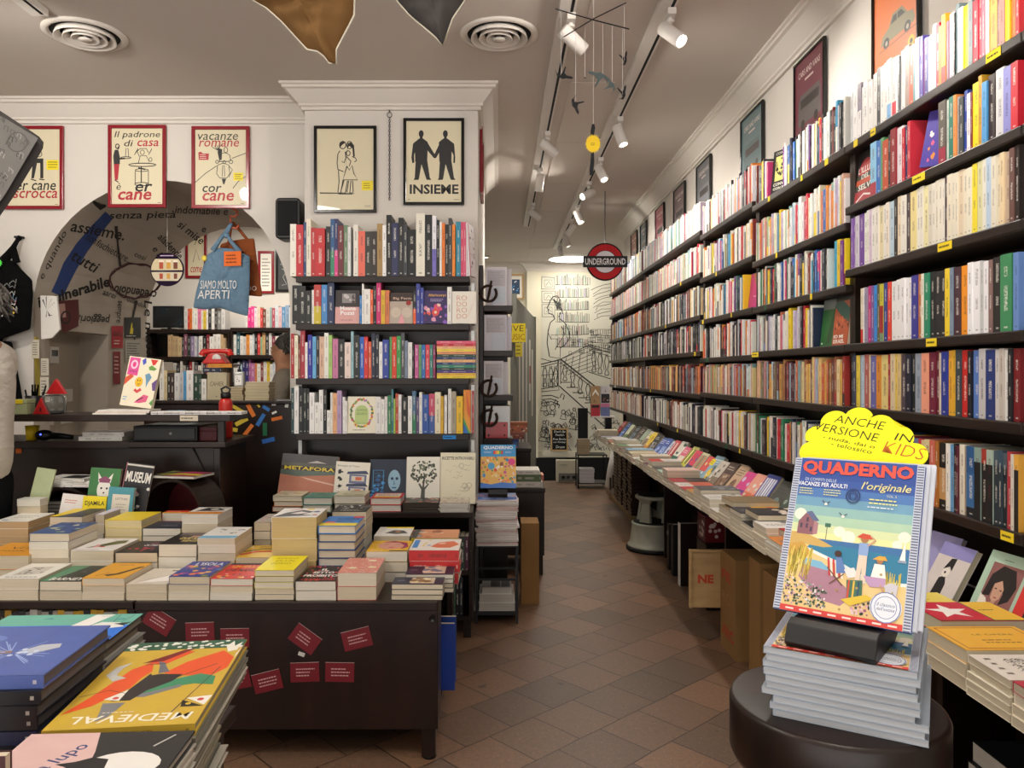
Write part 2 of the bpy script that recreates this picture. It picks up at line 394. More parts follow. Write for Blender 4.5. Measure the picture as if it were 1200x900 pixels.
# ================================================================== the setting
CEIL=3.13;XR=1.50;YP=4.60;YA=4.85;YB=6.40;YE=12.0;YR=9.2
b=MB();b.face([(-4.8,-2.2,0),(1.5,-2.2,0),(1.5,10.1,0),(-4.8,10.1,0)],'#8a6a55','terracotta_floor');b.face([(1.5,9.2,0),(2.6,9.2,0),(2.6,10.1,0),(1.5,10.1,0)],'#8a6a55','terracotta_floor')
struct('floor',b)
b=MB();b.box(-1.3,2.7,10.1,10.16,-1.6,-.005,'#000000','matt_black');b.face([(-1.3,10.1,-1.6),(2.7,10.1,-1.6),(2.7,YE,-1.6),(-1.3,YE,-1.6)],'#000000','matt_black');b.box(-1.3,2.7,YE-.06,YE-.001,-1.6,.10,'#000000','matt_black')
struct('trim_1',b)  # the stairwell, its darkness painted on as matt black
b=MB();b.box(-4.9,2.7,-2.2,YE+.1,CEIL,CEIL+.1,'#cccccc','plaster_ceiling');struct('ceiling',b)
b=MB();b.box(XR,XR+.12,-2.2,YR,0,CEIL,'#cccccc','plaster_wall');b.box(XR+.12,2.7,YR-.12,YR,0,CEIL,'#cccccc','plaster_wall');b.box(2.6,2.7,YR,YE,-1.6,CEIL,'#cccccc','plaster_wall');struct('wall_right',b)
b=MB();b.box(-4.3,-4.2,-2.2,YA,0,CEIL,'#cccccc','plaster_wall');struct('wall_left',b)
b=MB();b.box(-1.3,2.7,YE,YE+.1,.1,CEIL,'#cccccc','cream_wall');b.box(.43,.60,YE-.08,YE,.1,CEIL,'#cccccc','cream_wall');b.box(-1.4,-1.3,8.9,YE,0,CEIL,'#cccccc','cream_wall');struct('wall_back',b)
b=MB();b.box(.60,2.6,YE-.03,YE-.001,.1,.20,'#cccccc','cream_wall');struct('baseboard_back',b)
b=MB();b.box(-1.165,-.128,YP,6.8,0,CEIL,'#cccccc','plaster_wall');struct('wall_pillar',b)
# --- wall with the arch: a vaulted passage 1.55 m deep
AX,AR,AZ=-2.13,.81,1.83
XL,XRr=AX-AR,AX+AR
b=MB();pw='plaster_wall'
arc=[(AX+AR*math.cos(R(180-a*180/28)),AZ+AR*math.sin(R(a*180/28)))for a in range(29)]
NY0,NY1,NZ0,NZ1,NX=5.02,5.77,.85,1.71,-3.16
for Y,flip in((YA,0),(YB,1)):
 q=lambda pts:b.face([(x,Y,z)for x,z in(pts[::-1]if flip else pts)],'#cccccc',pw)
 q([(-4.8 if flip else-4.2,0),(XL,0),(XL,AZ),(XL,CEIL),(-4.8 if flip else-4.2,CEIL)]);q([(XRr,0),(-1.165,0),(-1.165,CEIL),(XRr,CEIL),(XRr,AZ)])
 for i in range(28):q([arc[i],arc[i+1],(arc[i+1][0],CEIL),(arc[i][0],CEIL)])
vp='vault_plaster'
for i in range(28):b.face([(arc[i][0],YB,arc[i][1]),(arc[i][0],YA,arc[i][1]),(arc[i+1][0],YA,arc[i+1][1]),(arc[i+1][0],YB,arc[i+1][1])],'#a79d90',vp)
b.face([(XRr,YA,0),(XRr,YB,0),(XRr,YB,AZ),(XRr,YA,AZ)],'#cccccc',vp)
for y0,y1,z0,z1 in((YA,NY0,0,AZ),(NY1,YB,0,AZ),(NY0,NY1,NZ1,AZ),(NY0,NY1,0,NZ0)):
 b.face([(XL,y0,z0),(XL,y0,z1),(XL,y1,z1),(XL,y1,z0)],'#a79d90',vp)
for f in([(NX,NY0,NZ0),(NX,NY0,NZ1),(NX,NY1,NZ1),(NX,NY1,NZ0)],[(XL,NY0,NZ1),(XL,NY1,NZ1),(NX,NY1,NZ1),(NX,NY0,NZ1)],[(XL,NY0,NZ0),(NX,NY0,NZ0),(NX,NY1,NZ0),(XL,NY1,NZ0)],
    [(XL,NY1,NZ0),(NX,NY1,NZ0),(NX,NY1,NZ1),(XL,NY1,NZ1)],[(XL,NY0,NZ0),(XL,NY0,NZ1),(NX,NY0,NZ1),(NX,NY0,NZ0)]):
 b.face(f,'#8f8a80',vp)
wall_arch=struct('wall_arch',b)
b=MB();b.box(-4.9,-4.8,YB,8.9,0,CEIL,'#cccccc',pw);b.box(-4.9,-1.3,8.8,8.9,0,CEIL,'#cccccc',pw);b.box(-1.3,-1.2,YB+.001,8.9,0,CEIL,'#cccccc',pw);struct('wall_room_behind',b)
# --- crown mouldings
def crown(name,path):
 prof=[(0,.135),(.018,.135),(.018,.118),(.03,.112),(.03,.10),(.045,.085),(.09,.035),(.108,.03),(.108,.016),(.122,.012),(.122,0),(0,0)]
 m=MB();N=len(path);rows=[]
 for i,p in enumerate(path):
  p=Vector(p)
  d0=(p-Vector(path[i-1])).normalized()if i else None;d1=(Vector(path[i+1])-p).normalized()if i<N-1 else None
  n0=Vector((d0.y,-d0.x))if d0 else None;n1=Vector((d1.y,-d1.x))if d1 else None
  if n0 and n1:n=(n0+n1);n=n/max(n.dot(n1),.2)
  else:n=n0 or n1
  rows.append([(p.x+n.x*q,p.y+n.y*q,CEIL-dz)for q,dz in prof])
 K=len(prof)
 m.grid([p for r in rows for p in r],[(i*K+k,i*K+(k+1)%K,(i+1)*K+(k+1)%K,(i+1)*K+k)for i in range(N-1)for k in range(K)]+[tuple(range(K)),tuple(range((N-1)*K+K-1,(N-1)*K-1,-1))],'#dcd5cc','moulding')
 return struct(name,m)
crown('trim_2',[(-4.2,YA),(-1.165,YA),(-1.165,YP),(-.128,YP),(-.128,6.8),(-1.2,6.8)])
crown('trim_3',[(2.6,YR),(XR,YR),(XR,-2.2)])
crown('trim_4',[(-1.3,YE),(.43,YE),(.43,YE-.08),(.60,YE-.08),(.60,YE),(2.6,YE)])

# --- lettering painted on the vault: each stroke is laid on the curved plaster
def vault_hit(u,v,off=.003):
 dx,dz=(u-CU)/F,-(v-CV)/F
 r=AR-off;a=dx*dx+dz*dz;ox,oz=-AX,EYE-AZ
 bq=ox*dx+oz*dz;cq=ox*ox+oz*oz-r*r
 t=(-bq+math.sqrt(max(bq*bq-a*cq,0)))/a
 if EYE+dz*t<AZ:t=(XL+off)/dx
 t=max(YA+.004,min(YB-.004,t))
 return(dx*t,t,EYE+dz*t)
class VaultInk:
 def __init__(s):s.mb=MB();s.k=0
 def pts(s,q):s.k+=1;return[vault_hit(u,v,.002+s.k*.00012)for u,v in q]
 def text(s,t,u,v,L,H,rot,c='#1d1a18',bold=.01,shear=.15):
  vs,fs,a,b_,lo,hi=text_mesh(t,bold,shear);cr,sr=math.cos(R(rot)),math.sin(R(rot));q=[]
  for x,y in vs:
   X=(x-a)/(b_-a)*L;Y=-(y-max(lo,-.05))/(hi-lo)*H
   q.append((u+X*cr-Y*sr,v+X*sr+Y*cr))
  s.mb.grid(s.pts(q),fs,c,'matte_print')
 def stroke(s,q,wd,c):
  wd=wd if isinstance(wd,list)else[wd]*len(q);q2=[];w2=[]
  for i in range(len(q)-1):
   m_=max(1,int(math.dist(q[i],q[i+1])/4))
   for j in range(m_):f=j/m_;q2.append((q[i][0]+(q[i+1][0]-q[i][0])*f,q[i][1]+(q[i+1][1]-q[i][1])*f));w2.append(wd[i]+(wd[i+1]-wd[i])*f)
  q=q2+[q[-1]];wd=w2+[wd[-1]]
  L=[];Rr=[]
  for i in range(len(q)):
   a=q[max(i-1,0)];b_=q[min(i+1,len(q)-1)];dx,dy=b_[0]-a[0],b_[1]-a[1];l=math.hypot(dx,dy)or 1
   w_=wd[i]if isinstance(wd,list)else wd
   L.append((q[i][0]-dy/l*w_/2,q[i][1]+dx/l*w_/2));Rr.append((q[i][0]+dy/l*w_/2,q[i][1]-dx/l*w_/2))
  N=len(q);Mid=[((a[0]+b_[0])/2,(a[1]+b_[1])/2)for a,b_ in zip(L,Rr)];s.mb.grid(s.pts(L+Mid+Rr),[(i+o_,N+i+o_,N+i+1+o_,i+1+o_)for o_ in(0,N)for i in range(N-1)],c,'matte_print')
vi=VaultInk()
arcpts=lambda cx,cy,rx,ry,a0,a1,n=24:[(cx+rx*math.cos(R(a0+(a1-a0)*i/n)),cy+ry*math.sin(R(a0+(a1-a0)*i/n)))for i in range(n+1)]
vi.stroke([(128,252),(112,270),(96,290),(82,312),(73,332),(67,345)],[12,14,16,17,15,15],'#27427e')
vi.text('senza pietà',128,257,78,11,-1);vi.text('indomabile e',205,250,62,9,2)
vi.text('assieme.',82,271,64,13,10);vi.text('e quando',51,328,62,9,-63,bold=0)
vi.text('fischiettare...',112,288,46,9,28,bold=0);vi.text('tutti',82,304,34,13,30);vi.text('non',100,281,12,7,30,bold=0)
vi.text('invulnerabile',46,361,88,13,-17,bold=.03);vi.text('credendolo',184,341,50,11,188,bold=.02)
vi.text('si mise',207,265,36,9,38);vi.text('aladende',184,279,36,9,45);vi.text('e la',178,292,16,8,55)
vi.text('peggiori,',129,371,36,12,183);vi.text('sarei',120,345,16,7,20,bold=0);vi.text('sempre',138,352,26,7,95,bold=0);vi.text('quando',148,352,22,7,25,bold=0);vi.text('così',157,300,14,6,25,bold=0);vi.text('e',236,272,5,6,10)
vi.text('Le mattine',169,352,88,9,88,bold=.01)
for i in range(3):vi.stroke([(cx+random.uniform(-1.5,1.5),cy+random.uniform(-1.5,1.5))for cx,cy in arcpts(158,329,28+i,21-i,0,360)],1.7-.3*i,'#4a2427')
vi.stroke([(136,265),(138,285),(141,312)],[4,2,3],'#2c2422');vi.stroke([(160,352),(155,375),(158,400)],[3,2,2],'#2c2422')
vi.stroke([(78,352),(80,378),(84,386)],[28,26,18],'#5c2626');vi.stroke([(72,356),(74,372)],[8,7],'#b98f84');vi.stroke(arcpts(77,372,5,7,0,360,12),2,'#2a2020')
vi.stroke([(109,236),(118,243),(124,241)],[3,7,3],'#17130f');vi.stroke([(42,395),(43,420),(45,470)],[6,6,6],'#b8a646')
vi.mb.build('painted_lettering',wall_arch)

# --- ceiling: channel of pale panels, two track rails
b=MB()
for i in range(8):
 y0=3.29+i*1.2-1.2;b.box(.42,.68,y0+.006,y0+1.194,CEIL-.006,CEIL-.0005,'#cccccc','plaster_ceiling')
struct('trim_5',b)
def rail(name,x,y0,y1,label):
 t=thing(name,label,'light track',(x,y0,CEIL))
 m=MB();m.box(-.06,.018,0,y1-y0,-.032,-.0005,'#ffffff','lamp_white');m.build('rail',t,bevel=.002)
 m=MB();m.box(-.007,.007,.02,y1-y0-.02,-.0335,-.03,'#000000','matt_black');m.build('contact_slot',t)
rail('light_track',.79,2.4,10.4,'long white track rail right of the ceiling panels, nearer the wall of books')
rail('light_track',.335,3.0,8.8,'white track rail left of the ceiling panels, on the side of the pillar')
def spot(x,y,aim,label,lit=True,zj=-.1,power=1.0,track=CEIL-.033):
 """a cylinder spotlight on a stem under its rail, turned towards the point aim"""
 t=thing('track_spotlight',label,'spotlight',(x,y,track),0,None)
 m=MB();m.box(-.02,.02,-.045,.045,-.03,0,'#ffffff','lamp_white');m.tube([(0,0,-.03),(0,0,zj)],.009,8,'#ffffff','lamp_white');m.lathe([(.019,-.052),(.019,-.04)],12,'#ffffff','lamp_white');m.build('stem',t,bevel=.002)
 d=(Vector(aim)-Vector((x,y,track+zj))).normalized()
 q=d.to_track_quat('-Z','Y').to_matrix().to_4x4();q.translation=(0,0,zj)
 m=MB();m.T=q;m.lathe([(.006,.058),(.030,.056),(.034,.05),(.034,-.085),(.031,-.087),(.029,-.085),(.029,-.06)],20,'#ffffff','lamp_white');m.build('lamp_body',t)
 m=MB();m.T=q;m.lathe([(.0285,-.064),(.0285,-.062)],16,'#ffffff','lamp_glow' if lit else 'grey_metal');m.build('lens',t)
 if lit:
  L=bpy.data.lights.new('track_beam','SPOT');L.energy=LAMP_W*power;L.spot_size=R(128);L.spot_blend=1;L.shadow_soft_size=.05;L.color=(1,.93,.84)
  o=bpy.data.objects.new('track_beam',L);col.objects.link(o);o.parent=t;o.matrix_local=Matrix.Translation(Vector((0,0,zj))+d*.1)@d.to_track_quat('-Z','Y').to_matrix().to_4x4()
 return t
WALLB=lambda y,z=1.6:(1.32,y,z)
for x,y,aim,label,lit in(
 (.79,2.10,WALLB(1.9),'white track spotlight above the nearest bay of books, out past the lit ones',True),
 (.79,2.95,(-1.0,3.6,2.3),'white track spotlight over the second bay, its body hanging below the rail',True),
 (.79,3.55,(1.3,3.0,2.3),'brightly lit white spotlight on the right rail, nearest one in view',True),
 (.79,5.05,(1.35,4.6,1.2),'white spotlight hanging straight on the right rail beside the paper birds',True),  # lit like the others on this rail
 (.79,6.0,WALLB(5.4),'lit white spotlight on the right rail just beyond the sun-shaped price tag',True),
 (.79,6.75,(-.1,6.2,2.5),'white spotlight turned sideways on the right rail, third beyond the paper birds',True),
 (.79,7.7,WALLB(7.2),'white spotlight with a bright lens halfway down the right rail',True),
 (.79,8.4,(.2,8.6,2.2),'white spotlight on the right rail, two from its far end',True),
 (.79,9.1,WALLB(9.0),'white spotlight on the right rail, next to last',True),
 (.79,9.9,(1.2,11.8,1.6),'farthest white spotlight on the right rail, lens glaring at the mural',True),
 (.335,3.60,(1.4,4.1,2.2),'large white spotlight behind the paper bird mobile, turned to the pillar',True),
 (.335,5.35,(1.4,5.5,2.2),'white spotlight on the left rail tilted across it, nearer of the two',True),
 (.335,6.3,(.05,6.9,.6),'white spotlight on the left rail with a bright lens facing down',True),
 (.335,7.6,(1.4,7.9,2.2),'slim white spotlight at the far end of the left rail',True)):
 spot(x,y,aim,label,lit)
# the lamp over the left-hand part of the shop: a short rail beside a ceiling hatch
b=MB()
b.box(-2.55,-2.0,3.05,3.065,CEIL-.008,CEIL-.0005,'#ffffff','lamp_white');b.box(-2.55,-2.535,2.2,3.05,CEIL-.008,CEIL-.0005,'#ffffff','lamp_white');b.box(-2.02,-2.0,2.2,3.05,CEIL-.008,CEIL-.0005,'#ffffff','lamp_white')
struct('trim_6',b)
rail('light_track',-2.13,2.2,3.6,'short white track rail beside the ceiling hatch over the cash desk side')
t=spot(-2.13,3.05,(-2.6,4.8,1.9),'single white spotlight on the short rail near the upper left ceiling hatch',True,power=1.6)
spot(-2.13,2.35,(-1.4,3.0,.6),'white spotlight on the short rail over the front book table',True)
# air diffusers
def diffuser(x,y,label):
 t=thing('ceiling_vent',label,'air vent',(x,y,CEIL))
 m=MB();m.lathe([(.196,-.001),(.196,-.008),(.175,-.016),(.163,-.012),(.160,-.001)],40,'#dddddd','moulding');m.build('rim',t)
 m=MB();m.lathe([(.16,-.0006),(.16,-.0026)],36,'#000000','matt_black');m.build('duct',t)
 for r in(.135,.095,.058):
  m=MB();m.lathe([(r,-.004),(r+.008,-.03),(r+.004,-.031),(r-.022,-.004)],36,'#dddddd','moulding');m.build('ring',t)
 m=MB();m.lathe([(.012,-.003),(.012,-.022),(.032,-.03),(.030,-.034)],24,'#dddddd','moulding');m.build('hub',t)
diffuser(-2.08,3.86,'round white ceiling air vent in the upper left, above the framed dog posters')
diffuser(0,3.86,'round white ceiling air vent between the hanging cloth corners and the bird mobile')
# round ceiling lights
def ceiling_light(x,y,r,label,power=1.0):
 t=thing('ceiling_light',label,'ceiling light',(x,y,CEIL))
 m=MB();m.lathe([(r+.02,-.0006),(r+.02,-.03),(r,-.034),(r,-.02)],36,'#eeeeee','white_metal');m.build('rim',t)
 m=MB();m.lathe([(r-.002,-.012),(r-.002,-.026)],36,'#ffffff','panel_glow');m.build('diffuser_disc',t)
 L=bpy.data.lights.new('ceiling_glow','AREA');L.shape='DISK';L.size=2*r;L.energy=CEIL_W*power;L.color=(1,.95,.87)
 o=bpy.data.objects.new('ceiling_glow',L);col.objects.link(o);o.parent=t;o.location=(0,0,-.04)
ceiling_light(1.08,11.4,.34,'large round glowing ceiling light in front of the mural, behind the roundel sign',.35)
ceiling_light(-.21,11.2,.05,'small round ceiling spot seen past the pillar corner',.25)
ceiling_light(-2.6,7.6,.3,'round ceiling light of the room behind the arch',1.3)
ceiling_light(-1.9,1.2,.3,'round ceiling light above the picture book table by the entrance',.9)
ceiling_light(.35,.6,.3,'round ceiling light over the shop entrance',.45)
# ================================================================== the long bookcase on the right-hand wall
XF=1.30  # front edge of its shelves
BAYS=[  # (y0, y1, shelf tops above the eye, label)
 (1.0,1.912,(.85,.617,.383,.105,-.127,-.405),'dark wooden wall bookcase bay cut by the edge of the view, nearest the entrance'),
 (1.912,2.89,(.85,.617,.383,.105,-.127,-.405),'dark wooden bookcase bay with an orange car poster above, rows of pale spines'),
 (2.89,3.95,(.85,.563,.33,.104,-.13,-.41),'dark wooden bookcase bay under the maroon poster, second bay seen whole'),
 (3.95,4.98,(.88,.603,.335,.09,-.13,-.41),'dark wooden bookcase bay under the teal poster, with the pink face-out book'),
 (4.98,7.03,(.92,.648,.372,.136,-.145,-.41),'dark wooden bookcase bay under the small pink and mauve posters'),
 (7.03,9.06,(.92,.648,.372,.136,-.145,-.41),'farthest dark wooden bookcase bay, beside the roundel sign and the mural')]
TH=.03
def shelf_tags(t,items):
 # slips of coloured card with a line of handwriting on the shelf edge
 for y,L,zs,c in items:
  m=MB();m.box(-.0012,-.0002,-L/2,L/2,-.028,-.004,c,'matte_print');a=Art(m,(-.0012,L/2,-.028),(0,-L,0),(0,0,.024),'matte_print',.0002)
  if L>.03:a.lines(.1,.2,.95,.85,1,'#3a3512',int(y*91))
  o=m.build('shelf_tag',t);o.location=(0,y,zs)
YT,GT='#f0d321','#2f6a4c'
TAGS={1:[(2.02,.06,0,YT,0),(2.67,.035,0,YT,0),(2.80,.03,0,YT,0),(2.38,.07,0,YT,1),(2.24,.07,0,YT,2),(2.31,.055,0,YT,3),(1.965,.05,0,YT,5)],
  2:[(3.05,.03,0,YT,0),(3.3,.02,0,YT,0),(3.7,.025,0,YT,0),(3.2,.02,0,YT,2),(3.75,.02,0,GT,2),(3.9,.1,0,YT,3),(3.6,.02,0,YT,1),(3.3,.02,0,YT,5)],
  3:[(4.9,.03,0,YT,2),(4.3,.02,0,YT,2),(4.6,.02,0,YT,1),(4.8,.05,0,GT,3),(4.4,.03,0,GT,5),(4.15,.02,0,YT,5)],
  4:[(5.5,.03,0,YT,1),(6.0,.03,0,YT,2),(6.6,.03,0,YT,4),(5.1,.04,0,YT,3),(5.6,.03,0,YT,5),(6.3,.03,0,YT,5)],
  5:[(7.5,.04,0,YT,4),(8.2,.04,0,YT,2),(7.8,.04,0,YT,3),(8.6,.09,0,'#f0eeea',4)]}
for bi,(y0,y1,zs,label)in enumerate(BAYS):
 t=thing('tall_bookcase',label,'bookcase',(XF,y0,EYE),0,'bays of the long wall bookcase')
 g=.0012
 for z in zs:
  m=MB();m.box(0,XR-XF-.012,g,y1-y0-g,z-TH,z,'#2a1c16','shelf_wood');m.build('shelf',t,bevel=.004)
 m=MB();m.box(XR-XF-.011,XR-XF-.0006,g,y1-y0-g,.76-EYE,zs[0]-TH-.001,'#120a07','dark_wood');m.build('back_panel',t)
 for y in(g,y1-y0-.02-g):
  m=MB();z1=zs[0]-TH-.001
  ztop=[z1]+[z-TH-.001 for z in zs[1:]];zbot=[z+.001 for z in zs[1:]]+[.752-EYE]
  for a_,b_ in zip(ztop,zbot):m.box(.03 if b_>-.5 else .16,XR-XF-.012,y,y+.02,b_,a_,'#120a07','dark_wood')
  m.build('upright',t)
 shelf_tags(t,[(y-y0,L,zs[r],c)for y,L,_,c,r in TAGS.get(bi,[])])

# colours read off the spines, nearest book first: (left x, right x, colour) in a strip six times enlarged from column 1000
def strip(s):
 out=[]
 for it in s.split():
  a=it.split(':');x0,x1=a[0].split('-');out.append((float(x0),float(x1),['#'+q for q in a[1].split('/')]))
 return out
ROWS={
 0:strip('0-30:f2f0ee 30-55:8f8797/f2f0ee 55-75:f2f0ee 75-105:f4f2ee 105-135:f1efeb 135-165:eeece8 165-190:2b2a2d 190-215:f2f0ec 215-240:efece8 240-268:f0eeea/7db4e0 268-300:f0eeea/e03a4c 300-320:f3f1ee 320-332:55565a 332-365:f1efec 365-395:a58a80 395-425:e0552f 425-440:5f9aa0 440-465:eceef0 465-490:5a4fa8 490-500:d2607f 500-525:34348f 525-552:e9e7ee 552-580:efedf0 580-605:d02234 605-625:e98a2c 625-655:f0b52a/d43a2c 655-670:a98090 670-705:dcd3e0 705-715:1a1a1d 715-740:6e8389 740-770:f0eeec 770-812:f3df1d 812-842:7f8e90 842-880:d2253a 880-905:d83246 905-925:b96a80 925-950:f0eeea 950-1005:f0a44a 1005-1030:73513f 1030-1070:b98078 1070-1100:f1e12c 1105-1140:ee7a36 1140-1172:d0202f 1172-1200:dd3038'),
 1:strip('120-160:8ec6e6/b03044 160-190:3d72bd 190-210:5c9a68 210-250:c0502f 250-265:2a1a18 265-303:8e1f2a 303-345:e9e4ea 345-365:c22434 365-385:27365c 385-405:c73040 605-655:5b534c/9c2440 655-672:cfdad0 672-705:2c7a69 708-728:e58f47 728-745:9fa0a6 745-775:3c4242 775-797:30479c 797-822:e9e8ea 822-835:7c2030 835-885:f1d71c 885-910:c9992c 910-945:4f9ad0 945-990:3a2e2e 995-1053:cfcdcf 1053-1105:8b8bcc 1105-1155:cc2636 1160-1200:f0eeec'),
 2:strip('0-15:8a64b0 15-40:d5cfd8 40-70:7648a0 75-98:f0eee8 98-115:ece8e0 115-130:d9c4da 130-155:eeeae2 155-180:e9e4da 180-210:e9dcb4 210-232:ece8de 232-255:eee2d4 262-290:bcd0de 292-312:2a2422 312-340:e6d6bc 340-375:ece6da 375-402:45383c 402-445:ead998 445-470:ebe6da 470-495:e6e0d4 495-530:e9e0ae 530-560:d8d0c0 560-580:e5dfd2 580-600:e2dccc 600-622:e6e0d2 622-640:e8e2d6 642-662:3a2c34 665-700:e6ddc8 700-720:e2dac8 720-740:e4dcc8 740-775:e0cfb4 775-805:e6dcc6 805-838:e8e2ce 838-872:f0dc3a 875-910:d8d6a8 910-940:e6e2d6 940-970:b9cce0 970-1005:e3dcca 1005-1035:e0d6c0 1035-1065:e6cfa8 1065-1100:c2ac98 1100-1135:6a4a44 1135-1165:2e2624 1172-1200:3f72b8'),
 3:strip('48-65:e9dfc6/cf3a2c 65-85:eceaea 85-105:9a8faa 105-125:c2267a 125-145:7a5a9a 145-172:3a8ee0 172-190:5a5a3a 190-215:c9c23a/a82a2a/7a9a78 215-240:2f3f8f 240-265:e0462f 275-307:eceaea 307-337:f0eeee 337-365:efedee 365-388:f1eff0 388-412:ecebee 412-455:3a3a94 455-483:c07a45 483-503:ece6d6 503-540:2c8a68 540-572:2c2c2e 572-612:28282a 612-650:2a2a2c 650-683:f0d033 683-707:7d90a4 707-757:4a3038 757-808:f49a28 808-840:efeef0 840-893:f1eff2 893-918:c7c9c9 918-952:efedf0 955-982:866a66 982-1040:2e2c2b 1040-1120:3f8a5c 1127-1187:6a8cc6 1187-1200:b0b0b4'),
 4:strip('0-22:2e3c58 25-45:ead04a 48-58:8a9ab0 58-82:b9cfe2 82-112:b0605a 115-125:e6d8b0 125-162:6a68aa 162-195:e08f35 197-248:e3cf86 248-262:a82c2c 265-297:dcc9a6 297-315:e2c45a 315-335:d9bf8a 335-372:51454f 372-410:1d2034 412-435:1c2420 437-483:98a3b4 483-535:f0a184 535-580:72203a 580-605:6a2430 605-625:d9cdb8 625-665:2b3c98 667-695:eab23a 695-720:e5b02e 722-765:3a444c 765-808:c92a24 810-838:1a1c26 840-888:5f84cc 888-935:c6c4c6 935-1000:283a78 1002-1030:cfcdcb 1030-1060:c6bdb4 1060-1092:ececea 1092-1120:1f1f24 1120-1172:7a2428 1175-1200:b06a30'),
 5:strip('300-335:e0b83a/e6cf6a 335-365:b4b8c4 365-385:b83044 385-405:1e1e22 405-425:24242a 425-455:6a78a0/20222a 455-472:c23a4a 472-497:d9c49a 497-540:dccf9e/1c1c1e 540-575:cf6a5a 575-597:b0702e 597-655:23201f/c99a62/23201f 655-680:f0ece4 680-708:6aa0d0 708-725:20222a 725-742:5a2030 742-778:eae4d4 778-790:a0907a 790-855:2b5c94/3a6ea8/22262e 855-900:8aa49c/1e2022 900-940:a8362c/241a1a 940-985:a9bdb0/1e2022 985-1020:4a5a66/2a3640 1020-1050:3e5468/2a3640 1050-1080:4e5c66/20262c 1080-1112:b23a44 1112-1135:dcd6cc 1135-1170:eab04a/2a2420 1170-1200:8a94a0/2a3038'),
}
WHITES='#f0eeea #ece8de #f3f1ee #e4e0d8 #d9d4ca #cfd2d4 #efe9dc'.split()
PASTEL='#d9a0a6 #e0b7a0 #a9c4d6 #b9a6c6 #e9dfc4 #7fb0a8 #c95f74 #5f86b4 #e88f6c #9bb088 #f0eeea #d7dbe0'.split()
VIVID='#c8283a #e58a30 #f0cf2c #2b64b4 #2f8058 #1c1c20 #efede8 #7a3a86 #d8457f #3aa0c8 #823028 #20304e'.split()
DARK='#1c1c20 #22242c #2d2f3a #202a44 #3a2a2e #141416 #33383c'.split()
WARM='#b9884e #9c5a3a #6a3530 #d9a552 #e6d3a0 #5a2436 #c96a42 #8a7a62 #3a2430 #e2c07a #8fa8b4 #a83a34'.split()
PAL={2:[WHITES+DARK+VIVID,PASTEL+WHITES[:3]+VIVID[:4],VIVID+WHITES[:4]+DARK[:3],WHITES+DARK+PASTEL+VIVID[:3],WARM+PASTEL[:3],WHITES+DARK+VIVID[:6]+WARM[:4]],
    3:[WHITES*2+DARK+PASTEL[:5]+VIVID[:3],WHITES*2+DARK[:3]+VIVID,VIVID+WHITES+DARK[:3],WHITES+DARK+VIVID[:2],WARM+PASTEL,WHITES*2+DARK+VIVID[:3]+WARM[:3]],
    4:[WHITES*2+PASTEL+DARK[:1],WHITES+PASTEL+VIVID[:2],WHITES+WARM+DARK,WHITES+DARK*2+VIVID[:2],WARM*2+DARK,WHITES+DARK+WARM[:3]],
    5:[WHITES*2+PASTEL+VIVID+DARK,WHITES+PASTEL,WHITES+DARK+VIVID,DARK*3+WHITES,WARM+WHITES,WHITES*2+WARM]}
RNAME=['top shelf','second shelf','third shelf','fourth shelf','fifth shelf','sixth shelf']
BNAME={1:'bay under the orange poster',2:'bay under the maroon poster',3:'bay under the teal poster'}
def wall_book(mb,y,t,d,h,c,segs,x,z,**k):
 # spine towards the room (-x); the book fills y-t .. y
 T=mb.T;mb.T=Matrix.Translation((x,y,z))@Matrix.Rotation(R(-90),4,'Z');standing(mb,t,d,h,c,segs,**k);mb.T=T
rw=random.Random(5)
far_mb=MB();N_IND=0
def one_book(bay,row,y,t,d,h,c,segs,label,tilt=0):
 global N_IND
 m=MB();standing(m,t,d,h,c,segs,rr=rw)
 o=m.build('shelved_paperback');o.location=(XF+.008+rw.random()*.006,y,EYE+BAYS[bay][2][row]+.0005);o.rotation_euler=(0,0,R(-90))
 if tilt:o.rotation_euler=(R(0),0,R(-90));o.matrix_basis=Matrix.Translation(o.location)@Matrix.Rotation(R(-90),4,'Z')@Matrix.Rotation(tilt,4,'Y')
 tag(o,label,'book','books on the %s, %s'%(RNAME[row],BNAME[bay]));N_IND+=1;return o
def clear(bay,row):
 zs=BAYS[bay][2];return .26 if row==0 else zs[row-1]-TH-zs[row]
spine_x=XF+.011
